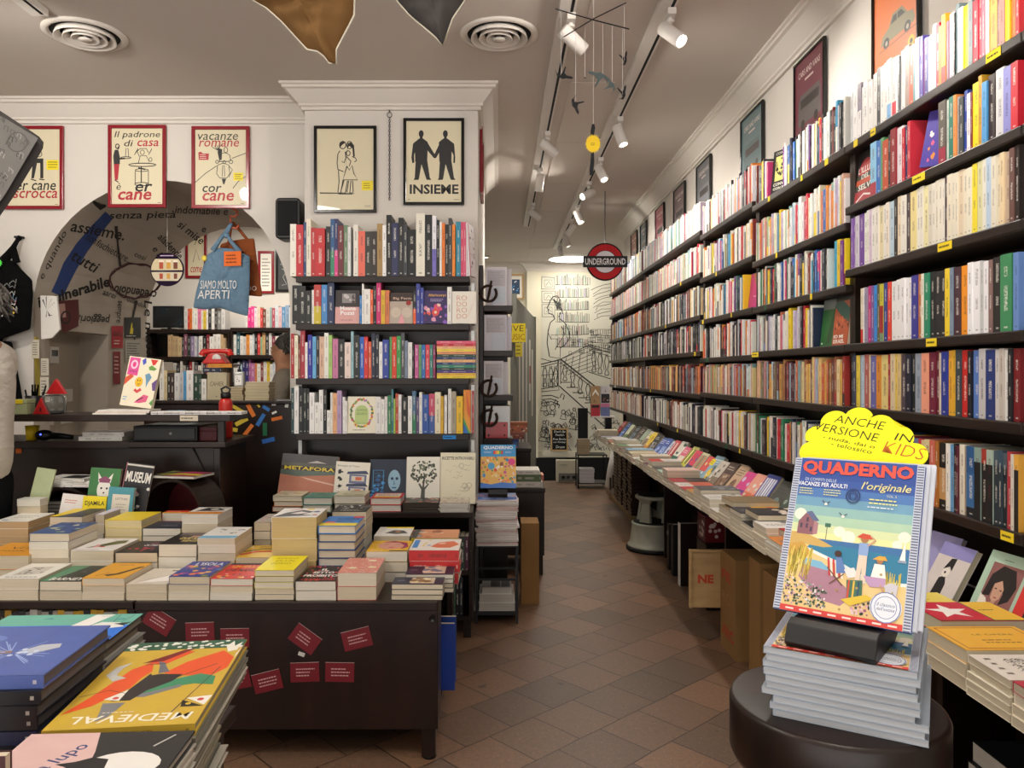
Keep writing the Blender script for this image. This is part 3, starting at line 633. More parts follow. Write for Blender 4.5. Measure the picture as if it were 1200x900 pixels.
for bay in range(0,6):
 y0,y1,zs,_=BAYS[bay]
 for row in range(6):
  cl=clear(bay,row);z=EYE+zs[row]
  hb=min(.200 if row else .205,cl-.012)
  items=[]  # (y right edge (near) -> t)
  if bay==1:
   for x0,x1,cs in ROWS[row]:
    a=F*spine_x/(1000+x0/6-CU);b_=F*spine_x/(1000+x1/6-CU)
    items.append((a,a-b_,cs))
   items.reverse()  # nearest first
   items=[(a_,min(t_,a_-1.936),c_)for a_,t_,c_ in items if a_>1.942]
   if row in(0,2,4,5):  # and on to the far end of the bay
    y=max(i[0]for i in items)
    pool={0:WHITES+DARK[:1],2:'#7648a0 #d5cfd8 #8a64b0 #b3cf55 #e5d83a'.split(),5:'#2b5c94 #8aa49c #20222a #c9a062 #e8e2d4 #7a8a94 #1c2748 #a8362c'.split(),4:'#6a2028 #7a2430 #202024 #c8c6c2 #5f1c26 #e4e0da'.split()}[row]
    while y<y1-.046:t=rw.uniform(.012,.022);items.append((y+t,t,[rw.choice(pool)]));y+=t
  elif bay==0:
   pass
  else:
   y=y0+.022
   skip={(2,3):[(2.9,3.2)],(2,2):[(3.02,3.06)],(3,2):[(3.96,4.115)],(2,0):[(3.56,3.75)]}.get((bay,row),[])
   while y<y1-.03:
    t=rw.choice([rw.uniform(.008,.014),rw.uniform(.012,.022),rw.uniform(.018,.03)])
    s_=[q for q in skip if q[0]<y+t and y<q[1]]
    if s_:y=s_[0][1];continue
    if y+t>y1-.024:break
    pal=PAL[bay][row];c=jitter(rw.choice(pal),10,rw);cs=[c]
    if rw.random()<.22:cs=[c,jitter(rw.choice(pal),10,rw)]
    items.append((y+t,t,cs));y+=t+.0003
    if rw.random()<.03:y+=rw.uniform(.01,.025)
  n=0
  for yr,t,cs in items:
   n+=1
   h=hb*(rw.uniform(.965,1.0)if bay==1 and row in(2,3,4,5)else rw.uniform(.84,1.0));d=rw.uniform(.125,.14)
   if len(cs)==1:segs=None
   elif len(cs)==2:q=rw.choice([.82,.25,.5])if not(bay==1 and row==5)else .8;segs=[(0,q,cs[1]),(q,1,cs[0])]
   else:segs=[(0,.14,cs[2]),(.14,.62,cs[1]),(.62,1,cs[0])]
   ind=bay==1 or(bay==2 and n<=(16,14,14,12,12,8)[row])
   if ind:
    if bay==1 or bay==2:
     nm='slim ' if t<.011 else 'thick ' if t>.024 else ''
     two=' and '+cname(cs[1])if len(cs)>1 and cname(cs[1])!=cname(cs[0])else ''
     lab='%s%s%s spine, %s from the right, %s of %s'%(nm,cname(cs[0]),two,ordinal(n),RNAME[row],BNAME[bay].replace('bay under the ','orange-poster bay' if bay==1 else 'maroon-poster bay').replace('bayorange poster','bay').replace('baymaroon poster','bay'))
     one_book(bay,row,yr,t-.0004,d,h,cs[0],segs,lab)
   else:
    wall_book(far_mb,yr,t-.0004,d,h,cs[0],segs,XF+.008+rw.random()*.006,z+.0005,rr=rw)
tag(far_mb.build('far_paperbacks'),'rows of paperbacks filling the farther bays of the long wall bookcase','books','books on the far bays','stuff')
print('individual wall books',N_IND)

# --- books shown cover out or leaning on these shelves
def cover_book(name,label,w_,h_,t_,c,art,group=None,cat='book',page='#ddd2ba',mat='glossy_cover',part='page_block',spine_art=None):
 """upright book with its front cover towards local -y: x 0..w, y 0..t, z 0..h; spine at x=0"""
 m=MB();k=.0016
 P=[(w_,0),(0,0),(0,t_),(w_,t_),(w_,t_-k),(k,t_-k),(k,k),(w_,k)]
 pts=[(x,y,z)for z in(0,h_)for x,y in P]
 m.grid(pts,[(i,(i+1)%8,8+(i+1)%8,8+i)for i in range(8)]+[(0,7,6,1),(1,6,5,2),(2,5,4,3),(8,9,14,15),(9,10,13,14),(10,11,12,13)],c,mat)
 a=Art(m,(0,0,0),(w_,0,0),(0,0,h_),mat)
 if art:art(a)
 o=m.build(name);tag(o,label,cat,group)
 p=MB();p.pages(k,w_-.0015,k,t_-k,.0015,h_-.0015,page,1);p.build(part,o)
 return o
def settle(o,z):  # rest the lowest point of a tilted book on height z
 M_=o.matrix_basis.copy();M_.translation.z+=z-min((M_@v.co).z for v in o.data.vertices);o.matrix_basis=M_;return o
def put(o,loc,rz=0,rx=0,ry=0):
 o.matrix_basis=Matrix.Translation(loc)@Matrix.Rotation(rz,4,'Z')@Matrix.Rotation(rx,4,'X')@Matrix.Rotation(ry,4,'Y');return settle(o,loc[2])
def shelf_cover(label,bay,row,yfar,x,w_,h_,c,art,t_=.016,rz=-90,tilt=-6):
 o=cover_book('face_out_book',label,w_,h_,t_,c,art,'books shown cover out on the wall bookcase')
 return put(o,(x,yfar,EYE+BAYS[bay][2][row]+.0008),R(rz),R(tilt))
def art_illum(a):
 a.full('#151214');a.circ(.5,.55,.42,'#b0282c');a.rect(0,.28,1,.55,'#2e3a2a');a.rect(0,.36,1,.46,'#c24a2a');a.rect(0,0,1,.24,'#a9202c')
 a.text("L'ILLUM",.08,.58,.92,.7,'#f0ece4',.02);a.text('DEL',.28,.46,.72,.55,'#f0ece4',.02);a.text('SELV',.15,.25,.85,.36,'#f0ece4',.02);a.stroke([(.1,.05),(.5,.16),(.9,.1)],.05,'#e9d8d8')
shelf_cover('black and red face-out book with big white title, left of pale blue spine',1,1,2.868,1.325,.135,.195,'#151214',art_illum)
def art_sky(a):a.full('#2a6cb0');a.rect(0,0,1,.22,'#c9c4c0');a.poly([(.1,.25),(.3,.42),(.55,.3),(.9,.4),(.7,.24)],'#161820');a.poly([(.2,.28),(.4,.36),(.5,.27)],'#eeeae4')
shelf_cover('blue face-out book in the gap on the second shelf of the orange-poster bay',1,1,2.442,1.40,.13,.19,'#2a6cb0',art_sky)
def art_viola(a):a.full('#4a3b9c');a.blobs(.1,.05,.9,.7,14,['#e9d84a','#5f8ae0','#d85a8a','#f0ece0','#e58a3a'],4,(.04,.1));a.text('io',.6,.75,.85,.85,'#c9c4e0')
o=cover_book('face_out_book','purple patterned book leaning in the gap beside the blue face-out book',.11,.17,.014,'#4a3b9c',art_viola,'books shown cover out on the wall bookcase');put(o,(1.316,2.405,EYE+.617+.004),R(-80),R(-5),R(9))
def art_noir(a):
 a.full('#1b1a1b');a.rect(.14,.3,.98,.86,'#d8cf7a');a.blobs(.16,.42,.95,.84,22,['#1b1a1b','#2c2b26','#8f8a5a'],9,(.04,.1));a.text('CONVERSA',.12,.9,.95,.96,'#e9e4d8');a.text('CONV',.1,.19,.6,.26,'#f0ece0',.02);a.text('CON BE',.1,.1,.7,.16,'#f0ece0',.02)
shelf_cover('black face-out book with a pale yellow street photo, top shelf below the teal poster',2,0,3.722,1.315,.14,.215,'#1b1a1b',art_noir,.02,-70)
def art_israel(a):a.full('#b5532c');a.poly([(0,.75),(.5,.55),(1,.42),(1,.7),(.55,.85),(.1,1),(0,1)],'#1f5a4c');a.blobs(.05,.3,.95,.55,12,['#8a3a1e','#cf6a3a','#5a2a1a'],3,(.05,.12));a.rect(0,.86,1,1,'#2c2a28');a.text('IO MI',.06,.13,.7,.2,'#f0ece4',.03);a.text('ISRAEL',.06,.03,.8,.11,'#f0ece4',.03)
shelf_cover('rust and green face-out book on the fourth shelf where two bays meet',2,3,3.058,1.325,.13,.2,'#b5532c',art_israel)
def art_green(a):a.full('#2f6a34');a.rect(0,.78,1,1,'#7a8480');a.poly([(1,.3),(1,.95),(.45,.05),(.75,.05)],'#2a4f2c');a.rect(.08,.04,.2,.07,'#e9e4d8')
shelf_cover('green face-out book leaning on the fourth shelf beside the rust and green one',2,3,3.185,1.33,.12,.19,'#2f6a34',art_green)
def art_pink(a):a.full('#c8307e');a.poly([(.3,1),(1,1),(1,.45)],'#a86a4a');a.text('Titolo',.55,.3,.9,.35,'#f4e4ec')
shelf_cover('magenta face-out book on the third shelf under the teal poster',3,2,4.105,1.33,.125,.185,'#c8307e',art_pink)
# posters standing above the bookcase
def poster(name,label,x,y,z,w_,h_,rz,frame,paper,art,group=None,fw=.018,ft=.02,rx=0,glass=True,cat='framed poster'):
 """framed sheet: local x 0..w, front towards -y, z 0..h"""
 t=thing(name,label,cat,(x,y,z),rz,group)
 if rx:t.rotation_euler=(rx,0,rz)
 m=MB();o_=[(0,0),(w_,0),(w_,h_),(0,h_)];i_=[(fw,fw),(w_-fw,fw),(w_-fw,h_-fw),(fw,h_-fw)]
 P=[(p[0],0,p[1])for p in o_]+[(p[0],0,p[1])for p in i_]+[(p[0],ft,p[1])for p in o_]+[(p[0],ft*.5,p[1])for p in i_]
 f=[]
 for i in range(4):
  j=(i+1)%4;f+=[(i,j,4+j,4+i),(4+i,4+j,12+j,12+i),(i,8+i,8+j,j)]
 f.append((8,11,10,9));m.grid(P,f,'#000000',frame);m.build('poster_frame',t,bevel=.003)
 m=MB();a=Art(m,(fw,ft*.5-.0006,fw),(w_-2*fw,0,0),(0,0,h_-2*fw),'glazed_print' if glass else 'matte_print',.0002)
 a.full(paper);art(a);m.build('printed_sheet',t);return t
def art_auto(a):
 a=Art(a.mb,a.P(0,.13),a.ex,a.ey,a.mat,.0002);a.k=4
 a.text('CLASSIC CARS',.15,.76,.85,.82,'#f0dcc8',0)
 a.poly([(.16,.33),(.2,.40),(.36,.44),(.44,.52),(.66,.52),(.78,.44),(.9,.42),(.94,.36),(.92,.33)],'#8a8466');a.poly([(.40,.45),(.46,.5),(.54,.5),(.54,.45)],'#3a3c38');a.poly([(.56,.45),(.56,.5),(.64,.5),(.73,.45)],'#3a3c38')
 a.circ(.3,.33,.07,'#23221e');a.circ(.78,.33,.07,'#23221e');a.circ(.3,.33,.03,'#b0aa98');a.circ(.78,.33,.03,'#b0aa98');a.rect(.12,.29,.96,.30,'#9a5a2c');a.circ(.86,.2,.07,'#e9c83a');a.circ(.86,.2,.03,'#2a2a24')
def art_bus(c,c2):
 def f(a):
  a.text('CARS AND VANS',.12,.84,.88,.90,'#e9dcd8',0);a.rect(.35,.78,.65,.80,'#d8c4c0');a=Art(a.mb,a.P(0,.16),a.ex,a.ey,a.mat,.0002);a.k=4
  a.poly([(.12,.2),(.12,.42),(.2,.5),(.86,.5),(.9,.42),(.9,.2)],c2);a.rect(.2,.36,.84,.45,'#2e2c2e');a.circ(.28,.2,.07,'#1e1c1e');a.circ(.74,.2,.07,'#1e1c1e');a.rect(.1,.15,.92,.16,c)
 return f
PW='posters above the wall bookcase'
ztop=EYE+.85+.002
for y0_,y1_,zc,pc,lab,ar in(
 (2.71,3.05,0,'#e2793a','black framed orange poster of a vintage car above the nearest wall books',art_auto),
 (3.50,3.86,0,'#6d3140','black framed maroon poster with a grey bus above the wall bookcase',art_bus('#4a222c','#5a5658')),
 (4.32,4.71,0,'#5c7c82','black framed teal poster above the wall books, third from the near end',art_bus('#3c565a','#4c6a70')),
 (5.39,5.77,0,'#6a6e72','black framed grey poster above the wall books, fourth from the near end',art_bus('#50545a','#7c8088')),
 (6.14,6.53,0,'#75606a','black framed mauve poster above the wall books, fifth from the near end',art_bus('#5a4a52','#8a7680')),
 (6.92,7.29,0,'#b8606e','black framed pink poster above the wall books, sixth from the near end',art_bus('#8a4450','#c98a92')),
 (7.74,8.07,0,'#4a5c60','black framed dark teal poster above the farthest wall books',art_bus('#38484c','#6a7c80')),
 (8.27,8.65,0,'#9a5238','black framed rust poster next to the roundel sign, last of the row',art_bus('#6e3826','#b87858'))):
 poster('framed_poster',lab,XR-.024,y1_,2.45,y1_-y0_,.515,R(-90),'black_frame',pc,ar,PW,.012,.018)
# ================================================================== pillar: bookcase, posters
YS=4.40  # front edge of the pillar bookcase shelves
PX0,PX1=U(344,YS),U(556,YS)
SHZ=[V(323.5,YS),V(379.5,YS),V(443.5,YS),V(508.5,YS)]
t=thing('pillar_bookcase','dark wooden bookcase of four shelves standing against the white pillar','bookcase',(PX0,YS,0))
pw_=PX1-PX0;pd=YP-YS-.006
for z in SHZ:
 m=MB();m.box(.012,pw_-.03,0,pd-.012,z-.036,z,'#2a1c16','shelf_wood');m.build('shelf',t,bevel=.003)
m=MB();m.box(.02,pw_-.04,pd-.011,pd,.62,SHZ[0]-.037,'#171210','dark_wood');m.build('back_panel',t)
for x in(.012,pw_-.020):
 m=MB()
 for z0,z1 in zip([.56]+[z+.002 for z in SHZ[:0:-1]],[z-.037 for z in SHZ[::-1]]):m.box(x,x+.02,.03 if x>.5 else .06,pd-.012,z0,z1,'#b9bab8','grey_metal')
 m.build('upright',t)
t2=thing('display_cabinet','low dark display cabinet under the pillar bookcase, spines showing in its open front','cabinet',(PX0,4.10,0))
cw=pw_+.0;LZ=.68
m=MB();m.box(-.02,cw,0,YP-4.10-.02,LZ-.03,LZ,'#1a100c','dark_wood');m.build('cabinet_top',t2,bevel=.003)
m=MB();m.box(-.02,.0,.01,YP-4.10-.02,.10,LZ-.031,'#1a100c','dark_wood');m.box(cw-.02,cw,.01,YP-4.10-.02,.10,LZ-.031,'#1a100c','dark_wood');m.box(0,cw-.02,YP-4.10-.04,YP-4.10-.02,.10,LZ-.031,'#1a100c','dark_wood');m.build('cabinet_body',t2)
for z in(.10,.34):
 m=MB();m.box(.001,cw-.021,.02,YP-4.10-.041,z,z+.02,'#1a100c','dark_wood');m.build('cabinet_shelf',t2)
for x in(.0,cw-.05):
 for y in(.03,.40):
  m=MB();m.box(x,x+.04,y,y+.04,.002,.099,'#1a100c','dark_wood');m.build('foot',t2)
# the blue tag on the lowest shelf
m=MB();m.box(0,.075,-.0015,-.0004,0,.022,'#2f86d0','matte_print');a=Art(m,(0,-.0015,0),(.075,0,0),(0,0,.022),'matte_print',.0002);a.lines(.08,.2,.95,.85,1,'#16324e',3);o=m.build('shelf_tag',t);o.location=(U(519,YS)-PX0,-.0006,SHZ[3]-.03)
# --- the books, spine by spine: x0-x1-top:colour in strips of the photo enlarged 5.4545 times
def row(s,v0,u0=340,k=5.4545):
 out=[]
 for it in s.split():
  a,c=it.split(':');x0,x1,y=[float(q)for q in a.split('-')];out.append((u0+x0/k,u0+x1/k,v0+y/k,['#'+q for q in c.split('/')]))
 return out
PROWS=[
 (0,323.5,row('0-38-68:ece8dc 38-84-72:c02530 85-103-55:2b4470 103-132-35:e8e0cc 132-163-92:b82a30 163-222-95:c4282c 228-257-83:1c1d20 257-283-35:2a5a8a/3a8a6a 283-305-35:2a2f66/d9408a 305-342-78:6e2a30 342-368-75:6f8a6a 368-387-85:dfe0e0 404-434-72:eae6dc 435-478-113:e8705c 478-517-115:33352f 517-555-115:352c26 555-590-65:a98a55 590-614-75:efeeec 615-648-10:151517 648-691-60:2c3058 692-725-28:1b1c1f 725-749-72:3a3d40 750-804-103:0f0f10 805-861-0:e9e4d4 862-907-8:18181a 908-934-15:eceaf0/7a70c0 935-954-42:1d1d20 955-969-55:efece6 970-990-62:e57a2c 990-1012-70:1a1a1c 1012-1034-30:3c3d40 1035-1055-70:ee8a2e 1060-1090-52:2a86a0 1091-1108-55:d04a6a 1108-1125-55:d85a7c 1125-1138-60:efe6e8',250)),
 (1,379.5,row('12-56-50:141416 57-99-55:171719 100-135-85:1d1f1c 138-152-80:e8e6e2 152-198-47:b83a34/c9b52c 199-236-47:4a8ac8 238-280-30:1e3058 443-458-115:2f7fc4 459-472-40:eeece8 473-512-75:efece6 513-530-78:e8602c 531-550-60:191a1c 551-580-32:d02a74 581-606-82:e0b42a 607-633-82:d87a4a 786-804-85:1c1c1e/e8602c 805-831-40:333f96 832-853-65:3c46a0 1004-1033-60:eceae4',325)),
 (2,443.5,row('5-25-60:b02a30 26-49-70:ece6cc 50-64-125:8a4a3a 65-94-38:a82a38 95-111-115:efeeec 113-140-68:2a2a9a 141-165-78:6ab0e0 166-185-72:1d1a20 186-216-78:dcb8a0 217-245-55:eceae0 246-268-70:a8d070 269-306-92:c878a0 307-347-95:18181a 348-387-115:ecd8d0 388-405-45:9cc4cc 406-444-70:20221e 445-472-80:2a62c0 473-497-80:d8302a 498-519-110:e0603c 520-544-60:1c2440 545-567-65:1e2230 568-590-112:efeeec 591-631-98:2e44a0 635-650-80:58a058 651-680-80:d84024 681-707-75:3c9a4c 708-732-55:4c5054 733-752-105:7c8aa0 753-779-115:eceae6 780-791-140:161618 796-821-130:c05a94 822-839-130:6aa068 840-864-130:2a6cb0 865-891-130:d83a4c 892-911-130:2a8478 912-929-130:8a2a5a',380)),
 (3,508.5,row('5-24-52:2a4c50 25-54-40:eceae8 55-81-52:151517 82-104-55:16241e 105-121-55:121214 122-154-82:efeeec 155-184-145:eceae4 185-211-65:efeeec 212-234-65:161816 235-256-195:f0eee8 257-271-82:eceae4 272-299-85:e8b080 300-329-70:b49ac0 335-350-110:efeeec 351-364-135:eceae8 546-579-110:e8e6e4 580-602-125:eceae6 603-621-108:e6e4e2 622-646-100:2a7a4c 647-660-60:3a7a80 661-672-122:a8d060 673-691-88:b8482a 692-711-95:eceae8 712-751-115:141416 753-779-105:efeeec 780-804-72:4a7090/2a7a58 805-824-112:5a4c74 825-844-80:eceae6 845-886-95:2c56a4 888-924-90:c84a6a/3a5aa0 925-961-80:ece4c8 962-980-105:e0b02c 985-1003-98:efeeea 1010-1030-58:e8e6e0 1031-1061-75:a8a08c 1062-1104-105:f0c42a 1162-1175-70:a82a2c',445))]
PNAME=['top shelf of pillar bookcase','second shelf of pillar bookcase','third shelf of pillar bookcase','bottom shelf of pillar bookcase']
rp=random.Random(8)
for r,vb,items in PROWS:
 z=SHZ[r]+.0006
 for n,(u0,u1,vt,cs)in enumerate(items):
  x0,x1=U(u0,YS+.012),U(u1,YS+.012);h=V(vt,YS+.012)-z;t_=max(x1-x0-.0004,.004)
  d=min(.165,.12+h*.12);c=cs[0]
  segs=None if len(cs)==1 else[(0,.45,cs[1]),(.45,1,cs[0])]
  m=MB();standing(m,t_,d,h,c,segs,rr=rp)
  o=m.build('upright_book');o.location=(x0,YS+.012+rp.random()*.006,z)
  tall='tall ' if h>.26 else 'small ' if h<.17 else '';thk='thick ' if t_>.034 else 'slim ' if t_<.012 else ''
  two=' and '+cname(cs[1])if len(cs)>1 and cname(cs[1])!=cname(c)else ''
  tag(o,'%s%s%s%s spine, %s from left on %s'%(tall,thk,cname(c),two,ordinal(n+1),PNAME[r]),'book','books on the '+PNAME[r])
def pcover(label,r,u0,u1,vt,c,art,t_=.018,tilt=-5,y=None,rz=0):
 w_=U(u1,YS+.02)-U(u0,YS+.02);z=SHZ[r]+.001;h=(V(vt,YS+.02)-z)
 o=cover_book('face_out_book',label,w_,h,t_,c,art,'books shown cover out on the pillar bookcase')
 return put(o,(U(u0,YS+.02),y or YS+.02,z),R(rz),R(tilt))
def a_moana(a):
 a.full('#2a2022');a.rect(0,0,1,.5,'#d9a4a0');a.rect(.28,.62,.82,.9,'#8f8a8a');a.blobs(.34,.64,.76,.86,8,['#3a3232','#c9c2c0','#5a5050'],2,(.05,.1))
 a.text('Moana',.2,.40,.85,.52,'#f4f0ee',.03);a.text('Pozzi',.22,.26,.78,.38,'#f4f0ee',.03);a.lines(.25,.08,.75,.14,1,'#9a6a66',1)
pcover('dark and pink face-out book titled Moana Pozzi on the second shelf of the pillar bookcase',1,392.5,421,340,'#2a2022',a_moana,.016)
def a_penis(a):a.full('#b9aa9c');a.rect(0,.72,1,1,'#3a2a26');a.text('Big Penis',.16,.76,.95,.86,'#d8b8a4',.01);a.circ(.82,.67,.11,'#9c2a24');a.poly([(.5,.3),(.56,.3),(.66,0),(.4,0)],'#e09aa4');a.circ(.28,.36,.22,'#cdbfae');a.circ(.75,.36,.22,'#cdbfae');a.poly([(.5,.26),(.56,.26),(.64,.02),(.42,.02)],'#e8a0aa')
pcover('grey beige face-out photo book with a red dot, second pillar bookcase shelf',1,456,483.5,343,'#b9aa9c',a_penis,.02)
def a_flor(a):
 a.full('#3a2c62');a.blobs(.02,.02,.98,.56,26,['#d84a7a','#e8a0b8','#e85a4a','#8a5ac0','#f0d0c0','#5a2a6a'],6,(.06,.12));a.circ(.52,.34,.16,'#e0504c');a.circ(.52,.34,.06,'#f0d8c0')
 a.text('Altricorpi',.2,.80,.96,.9,'#e9b83a',.01);a.lines(.3,.66,.9,.76,2,'#c9c0e0',5)
pcover('violet face-out book with pink flowers on the second shelf of the pillar bookcase',1,496,523.5,340.5,'#3a2c62',a_flor,.018)
def a_ro(a):a.full('#eae4d8');[a.text(s,.2,y,.62,y+.15,'#c87a58',-.012)for s,y in(('RO',.72),('DO',.53),('RO',.34),('DO',.15))];a.stroke([(.6,.25),(.75,.4),(.95,.8)],.008,'#d8a890');a.stroke([(.66,.2),(.85,.5),(.9,.62)],.008,'#d8a890')
pcover('square ivory face-out book lettered in terracotta at the right end of the second shelf',1,530,558,342,'#eae4d8',a_ro,.02,-3,YS-.004)
def a_wreath(a):
 a.full('#ece6d2');a.circ(.5,.58,.24,'#b8cc82');a.rect(.26,.28,.74,.58,'#b8cc82');a.rect(.24,.24,.76,.3,'#a8c07a')
 for i in range(44):
  th=R(i*360/44);x,y=.5+.4*math.cos(th)*(.9+.1*rp.random()),.55+.38*math.sin(th)*(.9+.12*rp.random())
  a.circ(x,y,.03+.02*rp.random(),rp.choice(['#5a7a3c','#d8843a','#c85a5a','#e8c84a','#8a9a4a','#b080b0','#4a6a30']),n=7)
 a.text('GIARDINI',.32,.60,.68,.66,'#5f7a40',.0);a.text('SEGRETI',.32,.5,.68,.56,'#5f7a40',.0);a.lines(.2,.06,.8,.12,1,'#8a8468',2)
pcover('cream face-out book with a flower wreath round a green arch on the bottom shelf',3,407,440,465,'#ece6d2',a_wreath,.018)
def a_rain(a):
 a.full('#e89a30');a.poly([(0,0),(0,.5),(.3,.36),(.6,.18),(1,.06),(1,0)],'#d8a43a');a.poly([(0,0),(0,.36),(.3,.25),(.65,.1),(1,0)],'#3a9a4c');a.poly([(0,0),(0,.24),(.35,.13),(.7,0)],'#2a6ac0');a.poly([(.0,1),(.3,1),(.5,.5),(.9,.3),(1,1),(0,1)],'#d8602a');a.poly([(.3,1),(1,1),(1,.5)],'#e8862a')
pcover('orange rainbow face-out book at the right end of the bottom shelf, above the blue tag',3,543,551.5,457,'#e89a30',a_rain,.012)
def a_clear(a):a.full('#e9e2e4');a.blobs(.1,.1,.9,.9,14,['#9a8a92','#c9b8c0','#5a5058'],4,(.06,.12));a.rect(0,0,.12,1,'#cf4a66')
o=cover_book('face_out_book','pale book with a pink spine turned half cover out, right end of the top shelf',.11,.3,.012,'#d8d2d4',a_clear,'books shown cover out on the pillar bookcase');put(o,(U(551.2,YS),YS-.004,SHZ[0]+.001),R(74),R(-3))
# the pile lying at the right of the third shelf
zz=SHZ[2]+.0006;names=['pink','red','peach','yellow','salmon','dark green','navy','pale orange','dark blue','teal green','bottle green','purple','amber','bright yellow']
cols_=['#e0607c','#c8283a','#efb68a','#f0d850','#e89a6a','#2c4a34','#24386a','#efbc80','#2c3a70','#2f8a6c','#22403a','#4a3080','#e8b83a','#f0d63c']
def lying(name,label,w_,l_,t_,c,art=None,page=None,group=None,cat='book',hard=False,spine='left',mat='glossy_cover',rr=random,cov_side=None):
 """closed book lying on its back cover: x 0..w, y 0..l, z 0..t; spine on the named side"""
 m=MB();k=.0022 if hard else .0012;i_=.0035 if hard else .0008
 A,B=(w_,l_)if spine in('left','right')else(l_,w_)
 P=[(A,0),(0,0),(0,t_),(A,t_),(A,t_-k),(k,t_-k),(k,k),(A,k)]
 if spine=='left':f=lambda x,y,z:(x,y,z)
 elif spine=='right':f=lambda x,y,z:(w_-x,l_-y,z)
 elif spine=='front':f=lambda x,y,z:(w_-y,x,z)
 else:f=lambda x,y,z:(y,l_-x,z)
 pts=[f(x,y,z)for y in(0,B)for x,z in P]
 m.grid(pts,[(i,(i+1)%8,8+(i+1)%8,8+i)for i in range(8)]+[(0,7,6,1),(1,6,5,2),(2,5,4,3),(8,9,14,15),(9,10,13,14),(10,11,12,13)],c,mat)
 ic='#f0ece2' if lum(c)<.3 else '#26262a';ik=(*lin(ic),.05+.9*rr.random());e=.0003
 q=[f(-e,B,.001),f(-e,0,.001),f(-e,0,t_-.001),f(-e,B,t_-.001)]
 m.face(q,cov_side or c,'book_spine',ik,[(0,1),(0,0),(1,0),(1,1)])
 if art:art(Art(m,(0,0,t_),(w_,0,0),(0,l_,0),mat))
 o=m.build(name);tag(o,label,cat,group)
 p=MB();a_,b_=f(k,i_,0),f(A-i_,B-i_,0)
 p.pages(min(a_[0],b_[0]),max(a_[0],b_[0]),min(a_[1],b_[1]),max(a_[1],b_[1]),k,t_-k,page or rr.choice(PAGES),2);p.build('page_block',o);return o
px0,px1=U(511.5,YS+.01),U(558,YS+.01)
th=(V(399.5,YS+.01)-SHZ[2])/14
for i in range(13,-1,-1):
 o=lying('lying_book','%s book, %s from the bottom of the colourful flat pile'%(names[i],ordinal(14-i)),px1-px0-.004,.135,th-.0005,cols_[i],None,'#ddd2ba','flat pile of colourful books on the pillar bookcase',spine='front',rr=rp)
 o.location=(px0+rp.random()*.004,YS+.008+rp.random()*.004,zz);zz+=th
# spines in the open front of the low cabinet
x=PX0+.02+(U(440,4.15)-PX0)
for i,(c,t_)in enumerate(zip('#8a2420 #b9b4ac #c9c5be #c2beb6 #c9c5bd #a82a28 #c4c0b8 #8a2622 #5a2420 #d0ccc4 #c9c5be #b9b5ae #b2aea6 #7a2a26 #6a2420 #20241f #2c3a30 #4a2038'.split(),(.022,.04,.034,.026,.026,.032,.03,.018,.018,.03,.028,.026,.03,.03,.026,.024,.024,.022))):
 m=MB();standing(m,t_-.001,.14,.185,c,None,rr=rp);o=m.build('cabinet_book');o.location=(x,4.13,.361);x+=t_
 tag(o,'%s spine, %s from left inside the low cabinet below the big picture books'%(cname(c),ordinal(i+1)),'book','books inside the low display cabinet')
x=U(505,4.15)
for i,(c,t_)in enumerate(zip('#e4e0d8 #d8d4c8 #1b1b1e #24262c #17181a #4c6a54 #1a1c20 #23262c'.split(),(.024,.02,.022,.02,.024,.024,.022,.018))):
 m=MB();standing(m,t_-.001,.15,.205,c,None,rr=rp);o=m.build('cabinet_book');o.location=(x,4.13,.121);x+=t_
 tag(o,'%s spine, %s from left on the lowest shelf of the low cabinet'%(cname(c),ordinal(i+1)),'book','books inside the low display cabinet')

# --- big picture books propped on the cabinet
def prop(label,u0,u1,vt,vb,Y,c,art,t_=.02,tilt=-14,rz=0,rr_=0):
 w_=U(u1,Y)-U(u0,Y);h=(V(vt,Y+.03)-LZ)/math.cos(R(tilt))
 o=cover_book('propped_book',label,w_,h,t_,c,art,'large books propped on the low cabinet');return put(o,(U(u0,Y),Y,LZ+.0012),R(rz),R(tilt),R(rr_))
def a_meta(a):
 a.full('#bf7a60');a.rect(0,.78,1,1,'#4c4a4c');a.poly([(.45,.82),(.62,.88),(.8,.83)],'#b8b0ac');a.poly([(0,.80),(.4,.82),(.7,.79),(1,.81),(1,.6),(0,.62)],'#5a5a52');a.rect(0,.66,1,.74,'#3a2c28');a.text('METAFORA',.06,.66,.95,.74,'#e8d040',.02)
 a.poly([(0,.55),(.3,.52),(1,.6),(1,.66),(0,.64)],'#5a6a62');a.poly([(.35,.52),(.5,.46),(1,.36),(1,.39),(.5,.49)],'#e0b8a4');a.rect(.25,.12,.85,.135,'#e9cbbb')
prop('terracotta landscape book titled METAFORA propped at the left end of the low cabinet',324,391,537.5,580,4.36,'#bf7a60',a_meta,.022,-15,0,4)
def a_tokyo(a):
 a.full('#eae4d6');a.text('Botteghe di Tokyo',.05,.87,.7,.92,'#3a3a40',0)
 for y,s in((.7,1),(.52,2),(.34,3),(.16,4)):
  for k in range(5):x=.08+.09*rp.random();a.rect(x,y+.1*rp.random(),x+.07,y+.1*rp.random()+.012,'#17171a')
  a.rect(.13,y,.145,y+.12,'#17171a');a.rect(.08,y+.05,.22,y+.065,'#17171a')
 for y,c in((.6,'#3a4a6a'),(.3,'#3a4464')):a.poly([(.36,y+.16),(.9,y+.2),(.98,y+.12),(.34,y+.1)],c);a.rect(.42,y-.12,.92,y+.1,'#6a7494');a.rect(.48,y-.06,.86,y+.06,'#d8cfc4');a.rect(.6,y-.04,.78,y+.04,'#d86a4a')
 a.rect(.4,.06,.95,.2,'#4c5670')
